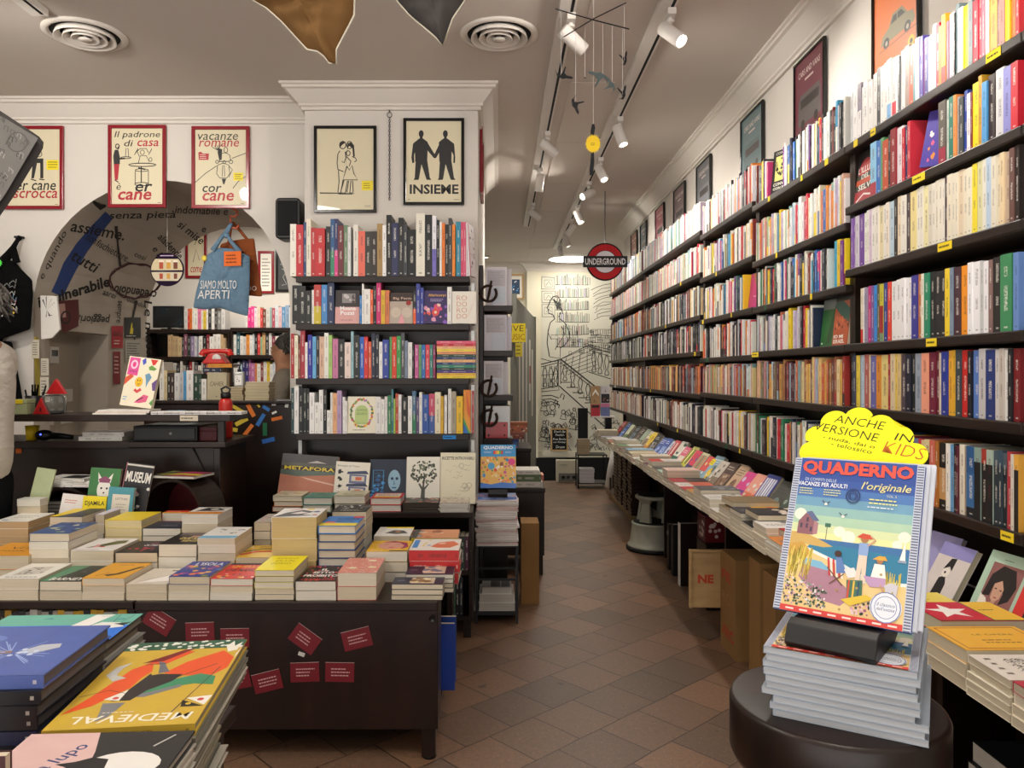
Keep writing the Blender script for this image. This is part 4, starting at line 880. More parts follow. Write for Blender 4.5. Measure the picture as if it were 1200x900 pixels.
prop('ivory book on Tokyo shops, a drawn shopfront on its cover, beside METAFORA',389.5,430,544,580,4.33,'#eae4d6',a_tokyo,.018,-13,0,3)
def a_face(a):
 a.full('#10233a');a.rect(.0,.0,1,.25,'#14304c');a.circ(.68,.52,.17,'#8fb4cc',.24);a.circ(.62,.56,.04,'#1b3a56');a.circ(.75,.56,.04,'#1b3a56');a.poly([(.67,.55),(.71,.42),(.65,.42)],'#5f8aa8');a.rect(.62,.34,.74,.37,'#2a5a80')
 a.blobs(.08,.1,.4,.75,12,['#2f7ab8','#3a94d8','#1f5a94'],12,(.04,.08));a.stroke([(.1,.35),(.38,.35),(.38,.75),(.1,.75)],.02,'#3f8fc8',True);a.lines(.14,.4,.34,.72,4,'#1c4c78',4);a.text('Blu',.04,.08,.3,.22,'#3aa0e0',.02);a.blobs(.4,.06,.95,.24,9,['#3a94d8','#1f5a94'],15,(.02,.05))
prop('dark blue book with a pale blue painted face, third of the big propped books',432,475,540,580,4.35,'#10233a',a_face,.02,-13)
def a_tree(a):
 a.full('#eceade');a.poly([(.42,.0),(.45,.3),(.36,.42),(.4,.44),(.48,.36),(.5,.5),(.54,.5),(.54,.35),(.66,.44),(.68,.42),(.56,.3),(.56,0)],'#4c5048')
 rr=random.Random(3)
 for i in range(120):th,q=rr.random()*6.28,math.sqrt(rr.random());a.circ(.52+.4*q*math.cos(th),.68+.25*q*math.sin(th),.022+.02*rr.random(),rr.choice(['#3f4638','#565e4a','#2f352b','#6f7662']),n=6)
prop('white book with a big grey green tree on its cover, fourth of the propped books',475.5,515,537,582,4.33,'#eceade',a_tree,.02,-12)
def a_ric(a):
 a.full('#eae4ca');a.text('RICETTE INTROVABILI',.05,.86,.95,.92,'#3a352c',.02);rr=random.Random(6)
 for i in range(16):x,y=.08+.75*rr.random(),.12+.65*rr.random();a.stroke([(x,y),(x+.06,y+.03*rr.random()),(x+.12,y-.02),(x+.17,y+.02)],.008,'#a39c84')
 for x,y in((.7,.35),(.82,.36),(.76,.3)):a.ell(x,y,.07,.05,.008,'#8a836c')
 a.ell(.6,.74,.06,.05,.01,'#8a836c')
prop('tall cream book RICETTE INTROVABILI with small sketches, last of the propped books',515.5,557,532,582,4.34,'#eae4ca',a_ric,.02,-11)
# --- piles lying in front of them on the cabinet
def pile(u0,u1,vtop,Yf,l_,zbase,n,tops,lowers,where,art,hard=False,page=None,spine='left',rz=0,cat='book',name='lying_book',tpx=None,sp=None,rot=0,jit=.004,group=None,lower_label=None):
 """a stack: photo columns u0..u1 at depth Yf give its width, vtop the height of the top cover's near edge"""
 w_=U(u1,Yf)-U(u0,Yf);zt=V(vtop,Yf);H=zt-zbase
 t_=H/n;cx,cy=(U(u0,Yf)+U(u1,Yf))/2,Yf+l_/2;out=[]
 for i in range(n):
  top=i==n-1;c=tops[1]if top else lowers[i%len(lowers)]
  lab=tops[0]if top else(lower_label or '%s under %s')%(('%s book'%ordinal(n-i))if n-i>1 else 'book',where)
  pg=page if isinstance(page,str)else rp.choice(page or PAGES)
  o=lying(name,lab,w_,l_,t_-.0004,c,art if top else None,pg,group or 'stack under '+where,cat,hard,spine,rr=rp,cov_side=sp)
  a_=R(rz+(0 if top and not rot else rp.uniform(-.7,.7)))
  dx=0 if top else rp.uniform(-jit,jit)
  o.matrix_basis=Matrix.Translation((cx+dx,cy+(0 if top else rp.uniform(-jit,jit)),zbase+i*t_))@Matrix.Rotation(a_,4,'Z')@Matrix.Translation((-w_/2,-l_/2,0));out.append(o)
 return out
def a_cream(a):a.full('#e6dcc0');a.blobs(.1,.2,.9,.8,9,['#d8c490','#b8c09a','#e8e2d0','#c9a86a'],7,(.08,.16))
pile(320,354,581,4.12,.17,LZ+.0006,3,('cream hardback with a faded picture on the left end of the low cabinet','#e6dcc0'),['#8a3a2a','#c98a4a'],'the faded cream hardback at the cabinet end',a_cream,True,'#e8e0cc')
def a_teal(a):a.full('#3f8f82');a.blobs(.3,.3,.7,.7,5,['#2f6f66','#367a70'],5,(.06,.1));a.lines(.35,.1,.65,.16,1,'#b8d8cc',4)
pile(355.5,389,583,4.11,.18,LZ+.0006,2,('teal hardback lying on the low cabinet beside the cream one','#3f8f82'),['#3a857a'],'the teal hardback on the low cabinet',a_teal,True,'#e8e4d8')
def a_beig(a):a.full('#d9d2b4');a.blobs(.1,.1,.9,.9,10,['#c4c09a','#b0a878','#e6e2cc'],17,(.1,.2))
pile(391.5,428,580.5,4.13,.17,LZ+.0006,2,('beige green hardback lying on the low cabinet below the Tokyo book','#d9d2b4'),['#4a463c'],'the beige green hardback on the low cabinet',a_beig,True,'#e8e4d8')
def a_redy(a):a.full('#d02a28');a.rect(.08,.1,.92,.9,'#e8d8c8');a.rect(.08,.1,.92,.34,'#f0c030');a.text('SICILIA',.16,.5,.84,.7,'#d04a3a',.02)
pile(434,470,583.5,4.12,.17,LZ+.0006,2,('red and yellow hardback lying on the low cabinet below the blue face','#d02a28'),['#c82a2c'],'the red and yellow hardback on the cabinet',a_redy,True,'#ece8e0')
def a_pat(a):a.full('#1c1a1c');a.blobs(.03,.05,.97,.95,22,['#c86a4a','#e0d0b0','#7a9a9a','#a84a4a','#2c2a2c'],8,(.05,.09))
pile(471.5,513.5,589,4.11,.16,LZ+.0006,4,('black patterned magazine on the pile in front of the tree book','#1c1a1c'),['#161618','#202022'],'the black patterned magazine',a_pat,False,'#2a2a2c',name='lying_magazine')
def a_mag(a):a.full('#c9bfb0');a.blobs(.03,.05,.97,.95,18,['#a89078','#e0d8cc','#8a7a6a','#b86a5a'],18,(.06,.1))
pile(515,549,589,4.11,.17,LZ+.0006,8,('beige patterned magazine on the white pile at the cabinet corner','#c9bfb0'),['#d8d4cc','#cfcbc4'],'the beige patterned magazine',a_mag,False,'#d8d6d0',name='lying_magazine',jit=.007)

# --- posters on the pillar and over the arch
def a_couple(a):
 k='#1a1918';w_=.016
 a.poly([(.50,.44),(.54,.82),(.60,.835),(.655,.80),(.67,.66),(.64,.655),(.625,.76),(.57,.79),(.54,.76)],k);a.poly([(.4,.76),(.4,.83),(.46,.855),(.51,.835),(.44,.80)],k)
 a.ell(.455,.80,.055,.045,w_,k);a.ell(.575,.80,.05,.045,w_,k);a.stroke([(.405,.73),(.37,.69),(.355,.58),(.37,.5),(.47,.47)],w_,k);a.stroke([(.5,.72),(.51,.64),(.48,.58),(.44,.60)],w_,k)
 a.ell(.55,.70,.035,.03,w_,k);a.stroke([(.52,.66),(.6,.6),(.57,.54)],w_,k);a.stroke([(.62,.66),(.68,.64),(.7,.61),(.66,.59)],w_,k);a.stroke([(.53,.54),(.57,.49),(.62,.55),(.65,.45),(.72,.37),(.46,.37),(.5,.47),(.53,.54)],w_,k)
 a.stroke([(.38,.49),(.39,.35),(.37,.22),(.42,.21),(.46,.37)],w_,k);a.stroke([(.48,.37),(.42,.22),(.5,.205),(.54,.36)],w_,k);a.stroke([(.56,.36),(.53,.22),(.58,.205),(.6,.36)],w_,k);a.stroke([(.63,.36),(.64,.22),(.59,.205)],w_,k)
 a.poly([(.05,.215),(.38,.212),(.66,.20),(.66,.207),(.4,.203),(.05,.20)],k);a.poly([(.36,.2),(.65,.198),(.62,.19),(.4,.19)],k)
 a.rect(.79,.24,.99,.36,'#f0dc2c');a.lines(.82,.26,.97,.34,3,'#6a5f14',3);a.lines(.04,.03,.1,.055,1,'#7a7260',2);a.lines(.84,.03,.97,.06,2,'#7a7260',5)
wall_posters='framed posters of the shop'
yf=YP-.024;w_=U(441,yf)-U(367.5,yf);h_=V(147,yf)-V(249,yf)
poster('framed_poster','black framed line drawing of a kissing couple on the white pillar',U(367.5,yf),yf,V(249,yf),w_,h_,0,'black_frame','#ddd3b4',a_couple,wall_posters)
def a_ins(a):
 k='#1b1b1d'
 for dx,q in((0,1),(.44,1)):
  a.circ(.27+dx,.845,.045,k,.045);a.rect(.245+dx,.78,.295+dx,.83,k)
  a.poly([(.27+dx,.80),(.33+dx,.775),(.39+dx,.74),(.38+dx,.5),(.16+dx,.5),(.15+dx,.74),(.21+dx,.775)],k)
  a.poly([(.17+dx,.52),(.38+dx,.52),(.43+dx,.29),(.36+dx,.29),(.275+dx,.47),(.23+dx,.29),(.15+dx,.29)],k)
  a.poly([(.23+dx,.30),(.15+dx,.30),(.13+dx,.275),(.22+dx,.275)],k);a.poly([(.36+dx,.30),(.43+dx,.30),(.455+dx,.275),(.37+dx,.275)],k)
 a.poly([(.16,.75),(.12,.72),(.09,.55),(.11,.48),(.145,.49),(.14,.58),(.18,.68)],k);a.poly([(.82,.75),(.87,.72),(.89,.55),(.885,.48),(.855,.49),(.86,.58),(.80,.66)],k)
 a.poly([(.37,.76),(.40,.72),(.535,.57),(.5,.545),(.36,.66)],k);a.poly([(.62,.76),(.60,.72),(.50,.575),(.54,.545),(.64,.66)],k);a.circ(.52,.565,.032,k)
 a.text('INSIEME',.06,.10,.95,.22,k,.03);a.lines(.03,.02,.08,.05,1,'#7a7260',2);a.lines(.86,.02,.97,.045,1,'#7a7260',5)
poster('framed_poster','black framed INSIEME poster of two dark figures holding hands on the pillar',U(472.5,yf),yf,V(240,yf),U(544,yf)-U(472.5,yf),V(138,yf)-V(240,yf),0,'black_frame','#ddd3b4',a_ins,wall_posters)
poster('framed_poster','red framed poster seen edge on, on the aisle side of the pillar',-.128+.022,4.95,V(225,4.95),.36,.5,R(90),'red_frame','#ddd3b4',lambda a:a.lines(.1,.2,.9,.8,6,'#8a2a2a',1),wall_posters)
ya=YA-.024
def wpost(label,u0,u1,v0,v1,art):return poster('framed_poster',label,U(u0,ya),ya,V(v1,ya),U(u1,ya)-U(u0,ya),V(v0,ya)-V(v1,ya),0,'red_frame','#ddd3b4',art,wall_posters,.022)
K,RD='#1a1817','#b02a38'
def a_padrone(a):
 a.text('Il padrone',.05,.86,.95,.965,K,.005,.2);a.text('di',.24,.765,.42,.85,K,.005,.2);a.text('casa',.5,.765,.92,.845,RD,.01,.2)
 a.poly([(.06,.72),(.13,.72),(.16,.62),(.16,.53),(.04,.53),(.03,.64)],'#2a2c2c');a.ell(.11,.765,.035,.03,.02,K);a.poly([(.1,.74),(.14,.77),(.15,.74),(.13,.72)],K);a.poly([(.04,.53),(.15,.53),(.12,.32),(.06,.32)],RD);a.stroke([(.06,.32),(.13,.29)],.02,K);a.stroke([(.14,.60),(.26,.605)],.03,K)
 a.ell(.28,.615,.1,.012,.015,K);a.stroke([(.27,.63),(.28,.74),(.32,.74),(.33,.63)],.012,K)
 a.ell(.6,.52,.27,.022,.018,K);a.stroke([(.46,.44),(.46,.27)],.014,K);a.stroke([(.72,.44),(.72,.27)],.014,K);a.ell(.59,.45,.13,.018,.014,K);a.ell(.59,.265,.14,.022,.016,K);a.stroke([(.58,.5),(.58,.28)],.02,K);a.stroke([(.52,.48),(.66,.46)],.03,K)
 a.stroke([(.52,.54),(.56,.64),(.68,.64),(.74,.54),(.52,.54)],.014,K);a.stroke([(.54,.63),(.50,.70),(.56,.735),(.68,.735),(.72,.68)],.014,K);a.ell(.60,.685,.04,.03,.012,K)
 for x0,x1 in((.44,.52),(.72,.78)):[a.stroke([(x0+.02*i,.65+.03*i),(x1,.72)],.012,K)for i in range(4)]
 a.ell(.76,.59,.03,.025,.012,K);a.text('è',.09,.19,.18,.28,K,.0,.2);a.text('er',.46,.165,.8,.27,K,.012,.2);a.text('cane',.12,.055,.78,.17,RD,.02,.2);a.lines(.9,.01,.96,.03,1,K,1)
wpost('red framed dog poster Il padrone di casa on the wall over the arch',126,194,146,243,a_padrone)
def a_vac(a):
 a.text('vacanze',.05,.865,.84,.945,K,.0,.2);a.text('romane',.07,.775,.86,.86,RD,.005,.2)
 a.poly([(.07,.6),(.06,.70),(.11,.71),(.15,.685),(.27,.685),(.26,.6)],RD);a.lines(.09,.61,.25,.68,3,'#e9d8c4',3)
 a.stroke([(.0,.30),(.2,.42),(.42,.52)],.014,K);a.stroke([(.72,.62),(.99,.69)],.014,K);a.stroke([(.74,.22),(.84,.31),(.99,.38)],.014,K)
 a.stroke([(.44,.53),(.42,.42),(.48,.36),(.62,.36),(.68,.42),(.66,.53),(.55,.56),(.44,.53)],.014,K);a.stroke([(.54,.53),(.53,.38),(.58,.38),(.57,.53)],.012,K);a.poly([(.52,.35),(.61,.35),(.57,.275),(.55,.275)],K);a.ell(.57,.57,.03,.02,.012,K);a.ell(.43,.575,.03,.02,.014,K);a.ell(.70,.575,.035,.025,.014,K);a.stroke([(.45,.58),(.67,.58)],.016,K)
 a.stroke([(.48,.58),(.5,.68),(.6,.70),(.68,.66),(.70,.58)],.014,K);a.ell(.6,.73,.035,.04,.014,K);a.poly([(.47,.6),(.52,.6),(.53,.74),(.45,.76),(.44,.70)],K)
 for i in range(5):a.stroke([(.44,.73),(.33+.05*i,.77+.012*i)],.012,K)
 a.stroke([(.66,.52),(.73,.47),(.66,.37)],.012,K)
 a.rect(.75,.325,.94,.43,'#f0dc2c');a.lines(.78,.34,.92,.42,3,'#6a5f14',4)
 a.text('cor',.14,.17,.52,.255,K,.01,.2);a.text('cane',.14,.055,.76,.165,RD,.015,.2);a.lines(.9,.01,.96,.03,1,K,1)
wpost('red framed poster vacanze romane cor cane, with a rider on a scooter',224,292,147.5,244,a_vac)
def a_scr(a):
 a.poly([(.45,.36),(.5,.36),(.56,.56),(.62,.56),(.62,.36),(.68,.36),(.68,.62),(.48,.62)],'#2a2c2c');a.ell(.6,.68,.05,.04,.014,K);a.rect(.3,.80,.62,.86,RD);a.stroke([(.44,.35),(.54,.33)],.02,K);a.stroke([(.6,.35),(.7,.34)],.02,K)
 a.rect(.74,.47,.97,.60,'#f0dc2c');a.lines(.77,.49,.95,.59,3,'#6a5f14',6);a.text('er cane',.16,.205,.92,.30,K,.008,.2);a.text('scrocca',.1,.10,.95,.20,RD,.01,.2);a.lines(.9,.01,.96,.03,1,K,1)
wpost('red framed poster er cane scrocca, partly hidden by the hanging grey printed bag',4,73.5,147,245,a_scr)
# chain on the pillar
t=thing('chain','thin dark metal chain hanging between the two pillar posters','chain',(U(456.5,YP-.01),YP-.012,V(130,YP)))
m=MB();m.tube([(0,.011,0),(0,-.004,0),(0,-.006,-.012)],.003,6,'#333333','dark_metal');m.build('hook',t)
m=MB();m.tube([(.014*math.cos(R(a_)),0,-.028+.016*math.sin(R(a_)))for a_ in range(0,360,30)],.0022,6,'#333333','dark_metal',True);m.build('ring',t)
m=MB();L=.50;n=int(L/.0145)
for i in range(n):
 z=-.05-i*.0145;r_=(1,0)if i%2 else(0,1)
 m.tube([(.0045*math.cos(R(a_))*r_[0],.0045*math.cos(R(a_))*r_[1],z+.0098*math.sin(R(a_)))for a_ in range(0,360,45)],.0017,5,'#333333','dark_metal',True)
m.build('chain_links',t)
# loudspeaker between pillar and arch
t=thing('loudspeaker','black box loudspeaker on the wall left of the pillar, over the arch end','speaker',(U(340,4.68),4.68,V(258,4.68)))
m=MB();m.prism([(-.075,-.11),(-.055,-.125),(.06,-.125),(.075,-.11),(.075,.11),(.06,.125),(-.06,.125),(-.075,.11)],(-.06,.07),'#0c0c0e','black_plastic','y');m.build('cabinet',t,bevel=.012)
m=MB();m.box(-.06,.06,-.068,-.061,-.105,.105,'#141416','matt_black');m.build('grille',t,bevel=.004)
m=MB();m.box(-.02,.02,.071,.168,-.03,.03,'#0c0c0e','black_plastic');m.build('bracket',t)
# ================================================================== the low book tables in front
TZ=.587;YT0=2.82
tx0,tx1=U(158,YT0),U(513,YT0)
t=thing('book_table','dark stained wooden book table with red cards stuck on its front panel','table',(tx0,YT0,0))
L=tx1-tx0;D=1.05
m=MB();m.box(0,L,-.004,D,TZ-.035,TZ,'#1a0e0a','table_panel');m.build('table_top',t,bevel=.004)
m=MB();m.box(0,L,.004,.03,.115,TZ-.036,'#1a0e0a','table_panel');m.build('front_panel',t,bevel=.003)
for y0,y1 in((.031,.20),(D-.14,D)):m=MB();m.box(L-.03,L-.002,y0,y1,.115,TZ-.036,'#1a0e0a','table_panel');m.build('side_panel',t,bevel=.003)
m=MB();m.box(0,.03,.031,D,.115,TZ-.036,'#1a0e0a','table_panel');m.build('side_panel',t,bevel=.003)
m=MB();m.box(.031,L-.031,D-.03,D-.001,.115,TZ-.036,'#1a0e0a','table_panel');m.build('back_panel',t)
m=MB();m.box(.031,L-.005,.031,D-.031,.115,.135,'#1a0e0a','table_panel');m.build('bottom_shelf',t)
for x,y in((.01,.01),(L-.06,.01),(.01,D-.06),(L-.06,D-.06)):
 m=MB();m.box(x,x+.05,y,y+.05,.012,.114,'#1a0e0a','table_panel');m.lathe([(.022,0),(.026,.004),(.026,.012)],14,'#222222','rubber',(x+.025,y+.025,0));m.build('leg',t)
m=MB();m.tube([(L-.02,-.002,TZ-.06),(L-.02,-.012,TZ-.06)],.011,14,'#222222','black_plastic');m.build('hinge_bolt',t)
# red cards stuck on the front
for i,(u,v,rot)in enumerate(((186,728,-32),(234,741,2),(275,748,1),(357,749,-36),(418,749,14),(276,797,12),(313,799,14),(357,788,2),(398,788,-1))):
 m=MB();m.T=Matrix.Translation((U(u,YT0)-tx0,.004,V(v,YT0)))@Matrix.Rotation(R(-rot),4,'Y')
 m.box(-.053,.053,-.0018,-.0006,-.036,.036,'#6e1420','printed_card');a=Art(m,(-.053,-.0018,-.036),(.106,0,0),(0,0,.072));a.rect(0,.985,1,1,'#c9c0bc');a.lines(.2,.25,.85,.75,3,'#c9a0a0',i)
 m.build('red_card',t)
m=MB();m.T=Matrix.Translation((U(353,YT0)-tx0,.004,V(767,YT0)))@Matrix.Rotation(R(20),4,'Y');m.box(-.012,.012,-.0016,-.0006,-.007,.007,'#c9c6c0','printed_card');m.build('price_sticker',t)
# blue folders in the open end of the table
for i,(c,n_)in enumerate((('#1c3f9c','royal blue folder standing in the open end of the front book table'),('#244aa8','second royal blue folder in the open end of the front table, behind the first'))):
 m=MB();standing(m,.17,.022,.27,c,None,ink='#1c3f9c');o=m.build('folder');tag(o,n_,'folder','blue folders');put(o,(tx1-.125,YT0+.30+i*.09,.137))
# left-hand table: open front with a shelf of spines
ux0,ux1=-2.235,tx0-.006
t=thing('book_table','low dark book table at left, a row of small spines under its top','table',(ux0,YT0,0))
L2=ux1-ux0
m=MB();m.box(0,L2,-.002,D,TZ-.028,TZ,'#14100e','dark_wood');m.build('table_top',t,bevel=.003)
for x in(0,L2-.025):
 m=MB();m.box(x,x+.025,.01,D,.02,TZ-.029,'#14100e','dark_wood');m.build('side_panel',t)
m=MB();m.box(.026,L2-.026,.25,.27,.02,TZ-.029,'#14100e','dark_wood');m.build('back_panel',t)
m=MB();m.box(.026,L2-.026,.012,.249,.36,.38,'#14100e','dark_wood');m.build('shelf',t)
m=MB();m.box(.026,L2-.026,.012,.249,.02,.05,'#14100e','dark_wood');m.build('shelf',t)
x=ux0+.05;i=0;r4=random.Random(21)
xs=U(-6,YT0+.03)
cs='#8f867c #2a2622 #b98f2a #34363a #2f3236 #7a7672 #c9c4bc #8a847c #a8a39a #1f2022 #a39c92 #d8a92a #b9b2a8 #c9a02a #c49a28 #1b1c1e #d2a42c #cf9f28 #b9b4ac #9a948c #d0a52c #8f8a84 #b2aca2'.split()
x=xs
for i,c in enumerate(cs):
 tt=r4.uniform(.014,.036)
 if x+tt>ux1-.03:break
 m=MB();standing(m,tt-.001,.12,r4.uniform(.155,.168),c,None,rr=r4);o=m.build('small_book');o.location=(x,YT0+.03,.3805);x+=tt
 tag(o,'%s spine, %s from left in the row under the left table top'%(cname(c),ordinal(i+1)),'book','small books under the left table top')

# --- stacks on the tables: topmost cover first, photo columns of the near top edge, photo row of that edge
def c_plain(c,words=None,c2='#2a2a2c',extra=None):
 def f(a):
  a.full(c)
  if extra:extra(a)
  for s,x0,y0,x1,y1,cc,*o_ in words or[]:a.text(s,x0,y0,x1,y1,cc,*(o_ or[.015]))
 return f
def x_build(a):a.poly([(.2,.2),(.2,.6),(.3,.75),(.75,.78),(.8,.3)],'#c9c5bc');a.blobs(.25,.25,.75,.72,10,['#3a3a3a','#5c5c5a','#8a8884'],3,(.04,.09));a.lines(.15,.06,.9,.14,1,'#2a2a2a',6)
def x_green(a):a.full('#1f2624');a.poly([(0,0),(.22,0),(.45,1),(0,1)],'#4f8a68');a.text('BARNEY',.15,.06,.95,.22,'#e8e6e0',.02);a.circ(.6,.6,.05,'#5a6460')
def x_horn(a):a.poly([(.35,.22),(.6,.3),(.85,.72),(.95,.78),(.98,.7),(.9,.6),(.72,.25),(.5,.12)],'#4a3a22');a.stroke([(.2,.15),(.4,.35)],.03,'#8a5a1a');a.lines(.3,.82,.8,.9,1,'#7a4a12',3)
def x_feather(a):a.poly([(.2,.08),(.9,.2),(.95,.62),(.8,.6),(.5,.35)],'#f4f0ea');a.stroke([(.15,.1),(.5,.42),(.8,.64)],.015,'#8a7a6a');a.rect(.6,.82,.85,.88,'#4a4640')
def x_isola(a):a.full('#2c3f94');a.blobs(.02,.02,.98,.72,26,['#e0704a','#6a3a9c','#e8b04a','#4a8ac8','#c84a5a','#7a8a4a','#3a2a6a'],8,(.06,.13));a.text("L'ISOLA",.2,.72,.92,.92,'#e4e8f0',.02)
def x_redt(a):a.text('QUELLO',.12,.68,.9,.86,'#e8a03a',.03);a.text('CHE MANCA',.08,.46,.92,.62,'#2a1a1a',.03);a.blobs(.1,.02,.95,.3,12,['#e8c83a','#2a2a5a','#f0e8e0','#4a2a2a'],3,(.04,.08));a.rect(0,.9,1,1,'#2a2440')
def x_ymarks(a):
 for i,s in enumerate(('NOVELLE','DI UN','GIORNO','QUALSIASI')):a.text(s,.22+.06*(i%2),.76-.18*i,.82-.04*i,.86-.18*i,'#3c3a10',-.01,.25)
def x_setto(a):
 a.full('#17151a');r=random.Random(4)
 for i in range(60):x,y=r.random(),r.random();a.rect(x,y,min(1,x+.05),min(1,y+.08),r.choice(['#b82c3a','#a02430','#d04a54','#17151a']))
 for i,s in enumerate(('IL','SETTO','PROIBITO')):a.text(s,(.42,.26,.08)[i],.68-.2*i,(.62,.8,.95)[i],.82-.2*i,'#f4f2ee',.03)
 a.text('KARI LUND',.2,.06,.95,.18,'#c8303c',.01)
def x_salmon(a):
 a.full('#dc8f80');r=random.Random(9)
 for i in range(110):x,y=r.random(),r.random();a.stroke([(x,y),(min(1,x+.04),min(1,y+.02*r.random())),(min(1,x+.06),max(0,y-.03))],.012,'#f0e0d4')
 for x,y in((.7,.8),(.3,.3),(.8,.35)):a.circ(x,y,.12,'#f2e8c8',.05)
def x_vg(a):a.full('#3a5590');a.blobs(.1,.1,.95,.95,24,['#5a7ab8','#26386c','#7a9a6a','#c9c8a8','#2f4a80'],5,(.06,.14))
def x_flower(a):a.poly([(.2,.2),(.5,.3),(.9,.6),(.85,.82),(.6,.8),(.4,.5)],'#4f5a34');a.blobs(.3,.25,.6,.5,6,['#c8c43a','#b83a3a','#e8a0a0','#3a4a2a'],4,(.06,.1));a.stroke([(.05,.05),(.6,.08)],.03,'#a83a4a');a.text('Se i fiori',.45,.84,.85,.9,'#8a7a8a')
def x_blackred(a):a.full('#232024');a.blobs(.15,.1,.95,.5,14,['#d83a54','#c82c48','#232024'],6,(.04,.08));a.text('OLTREMARE',.35,.55,.92,.7,'#e0d8dc',.02);a.rect(.4,.78,.85,.82,'#a83044')
def x_yel2(a):a.full('#26221f');a.text('DUE ANNI',.3,.42,.98,.6,'#e8cc6a',.02);a.text('SENZA',.45,.22,.98,.36,'#e8cc6a',.02);a.rect(.1,.8,1,1,'#5a4a54');a.rect(.5,.62,1,.74,'#c89a84')
def x_whiteblue(a):a.rect(0,0,1,.2,'#7ab8dc');a.blobs(.2,.35,.9,.9,8,['#3a3a3a','#6a6a68','#a0a09c'],13,(.05,.08))
def x_yo(a):a.full('#e8c044');a.stroke([(0,.2),(.4,.45),(1,.5)],.2,'#d84a2a');a.stroke([(0,.45),(.5,.68),(1,.7)],.1,'#2f2a20');a.lines(.3,.72,.95,.92,2,'#5a3a1a',8)
def x_who(a):a.rect(0,.12,1,.42,'#e0913a');a.poly([(.15,.5),(.3,.95),(.7,.9),(.95,.6),(.6,.5)],'#3a3634');a.circ(.6,.72,.12,'#d8d0c4');a.rect(.75,.82,.98,.88,'#2c2a2a')
def x_navy(a):a.lines(.35,.3,.95,.42,1,'#c9ccd8',3)
def x_ny(a):a.full('#2b3048');a.poly([(0,0),(.22,.05),(.42,.5),(.5,1),(0,1)],'#f0d020')
def x_creambig(a):a.full('#eceae6');a.poly([(.0,.0),(.2,.5),(.5,.8),(.8,.6),(.6,.3),(.9,.2),(.4,.1)],'#2c2a2c');a.poly([(.3,.4),(.5,.62),(.7,.5),(.5,.34)],'#e8e0dc');a.circ(.65,.9,.09,'#e8c83a');a.circ(.86,.6,.08,'#2c3a6a');a.stroke([(.2,.75),(.45,.9)],.06,'#c03a50');a.circ(.9,.25,.06,'#c84a3a')
def x_blueyel(a):a.full('#2f7fd0');a.rect(0,0,1,.28,'#f0d83a');a.text('ALLEGRIA',.3,.6,.95,.8,'#1c3a6a',.02);a.text('FELICE',.35,.38,.8,.52,'#1c3a6a',.02);a.rect(.72,.82,1,1,'#d83a4a');a.rect(.1,.3,.35,.42,'#d84a3a')
def x_dark3(a):a.full('#2a2b2c');a.blobs(.05,.45,1,.95,26,['#f0eeea','#dcdad6','#8a8a88'],7,(.03,.06));a.lines(.2,.1,.9,.3,2,'#c9c9c4',9)
def x_brown(a):a.full('#9a8872');a.blobs(.05,.1,.95,.9,12,['#7a6a58','#b8a894','#b84a4a','#6a6a70'],11,(.08,.16))
def x_face(a):a.full('#eab82c');a.circ(.55,.55,.36,'#d89a86',.36);a.poly([(.25,.85),(.55,.98),(.9,.8),(.98,.4),(.8,.2),(.86,.55),(.7,.82),(.4,.84)],'#a02a54');a.stroke([(.35,.62),(.45,.66)],.03,'#4a2a2a');a.stroke([(.62,.62),(.74,.66)],.03,'#4a2a2a');a.poly([(.46,.36),(.55,.4),(.66,.36),(.55,.32)],'#b83a44');a.lines(.1,.04,.5,.14,1,'#f4e8b0',3);a.rect(.55,0,1,.08,'#2a2a2c')
def x_cat(a):a.full('#eceae4');a.rect(.2,.85,1,1,'#f0d820');a.poly([(.25,.3),(.45,.62),(.75,.6),(.9,.3),(.6,.2)],'#5a5a58');a.circ(.6,.45,.08,'#d89a6a')
def x_orcov(a):a.full('#d8956a');a.blobs(.05,.1,.95,.9,12,['#e8c0a0','#c87a4a','#a85a3a','#8a9aa0'],14,(.1,.18));a.rect(0,0,.12,1,'#3a3a34')
def x_whor(a):a.full('#ece4dc');a.poly([(.4,.3),(.55,.7),(.85,.8),(.98,.5),(.8,.2),(.55,.2)],'#e0704a');a.circ(.62,.6,.08,'#f0b8a0');a.rect(.03,.2,.14,.9,'#4a8ad0');a.blobs(.2,.3,.4,.9,5,['#3a6ac0','#e8c83a'],4,(.04,.06))
def x_navypic(p):
 def f(a):a.full('#23283c');a.rect(.36,.12,.82,.92,'#c9b8a0');a.blobs(.38,.15,.8,.9,9,p,5,(.06,.12));a.lines(.08,.4,.28,.6,1,'#8a90a8',3)
 return f
def x_or(a):a.full('#e09a2a');a.text('VITA',.3,.5,.9,.66,'#4a2a10');a.lines(.2,.3,.8,.4,1,'#4a2a10',4)
def x_w4(a):a.full('#eceae2');a.lines(.2,.4,.9,.7,2,'#9a968c',5);a.rect(.1,.1,.3,.2,'#8aa0b8')
W4=['#e2dbc8','#d9d2c0','#e8e2d4']
r1=2.835;r2=3.075;r3=3.33;r0=3.52
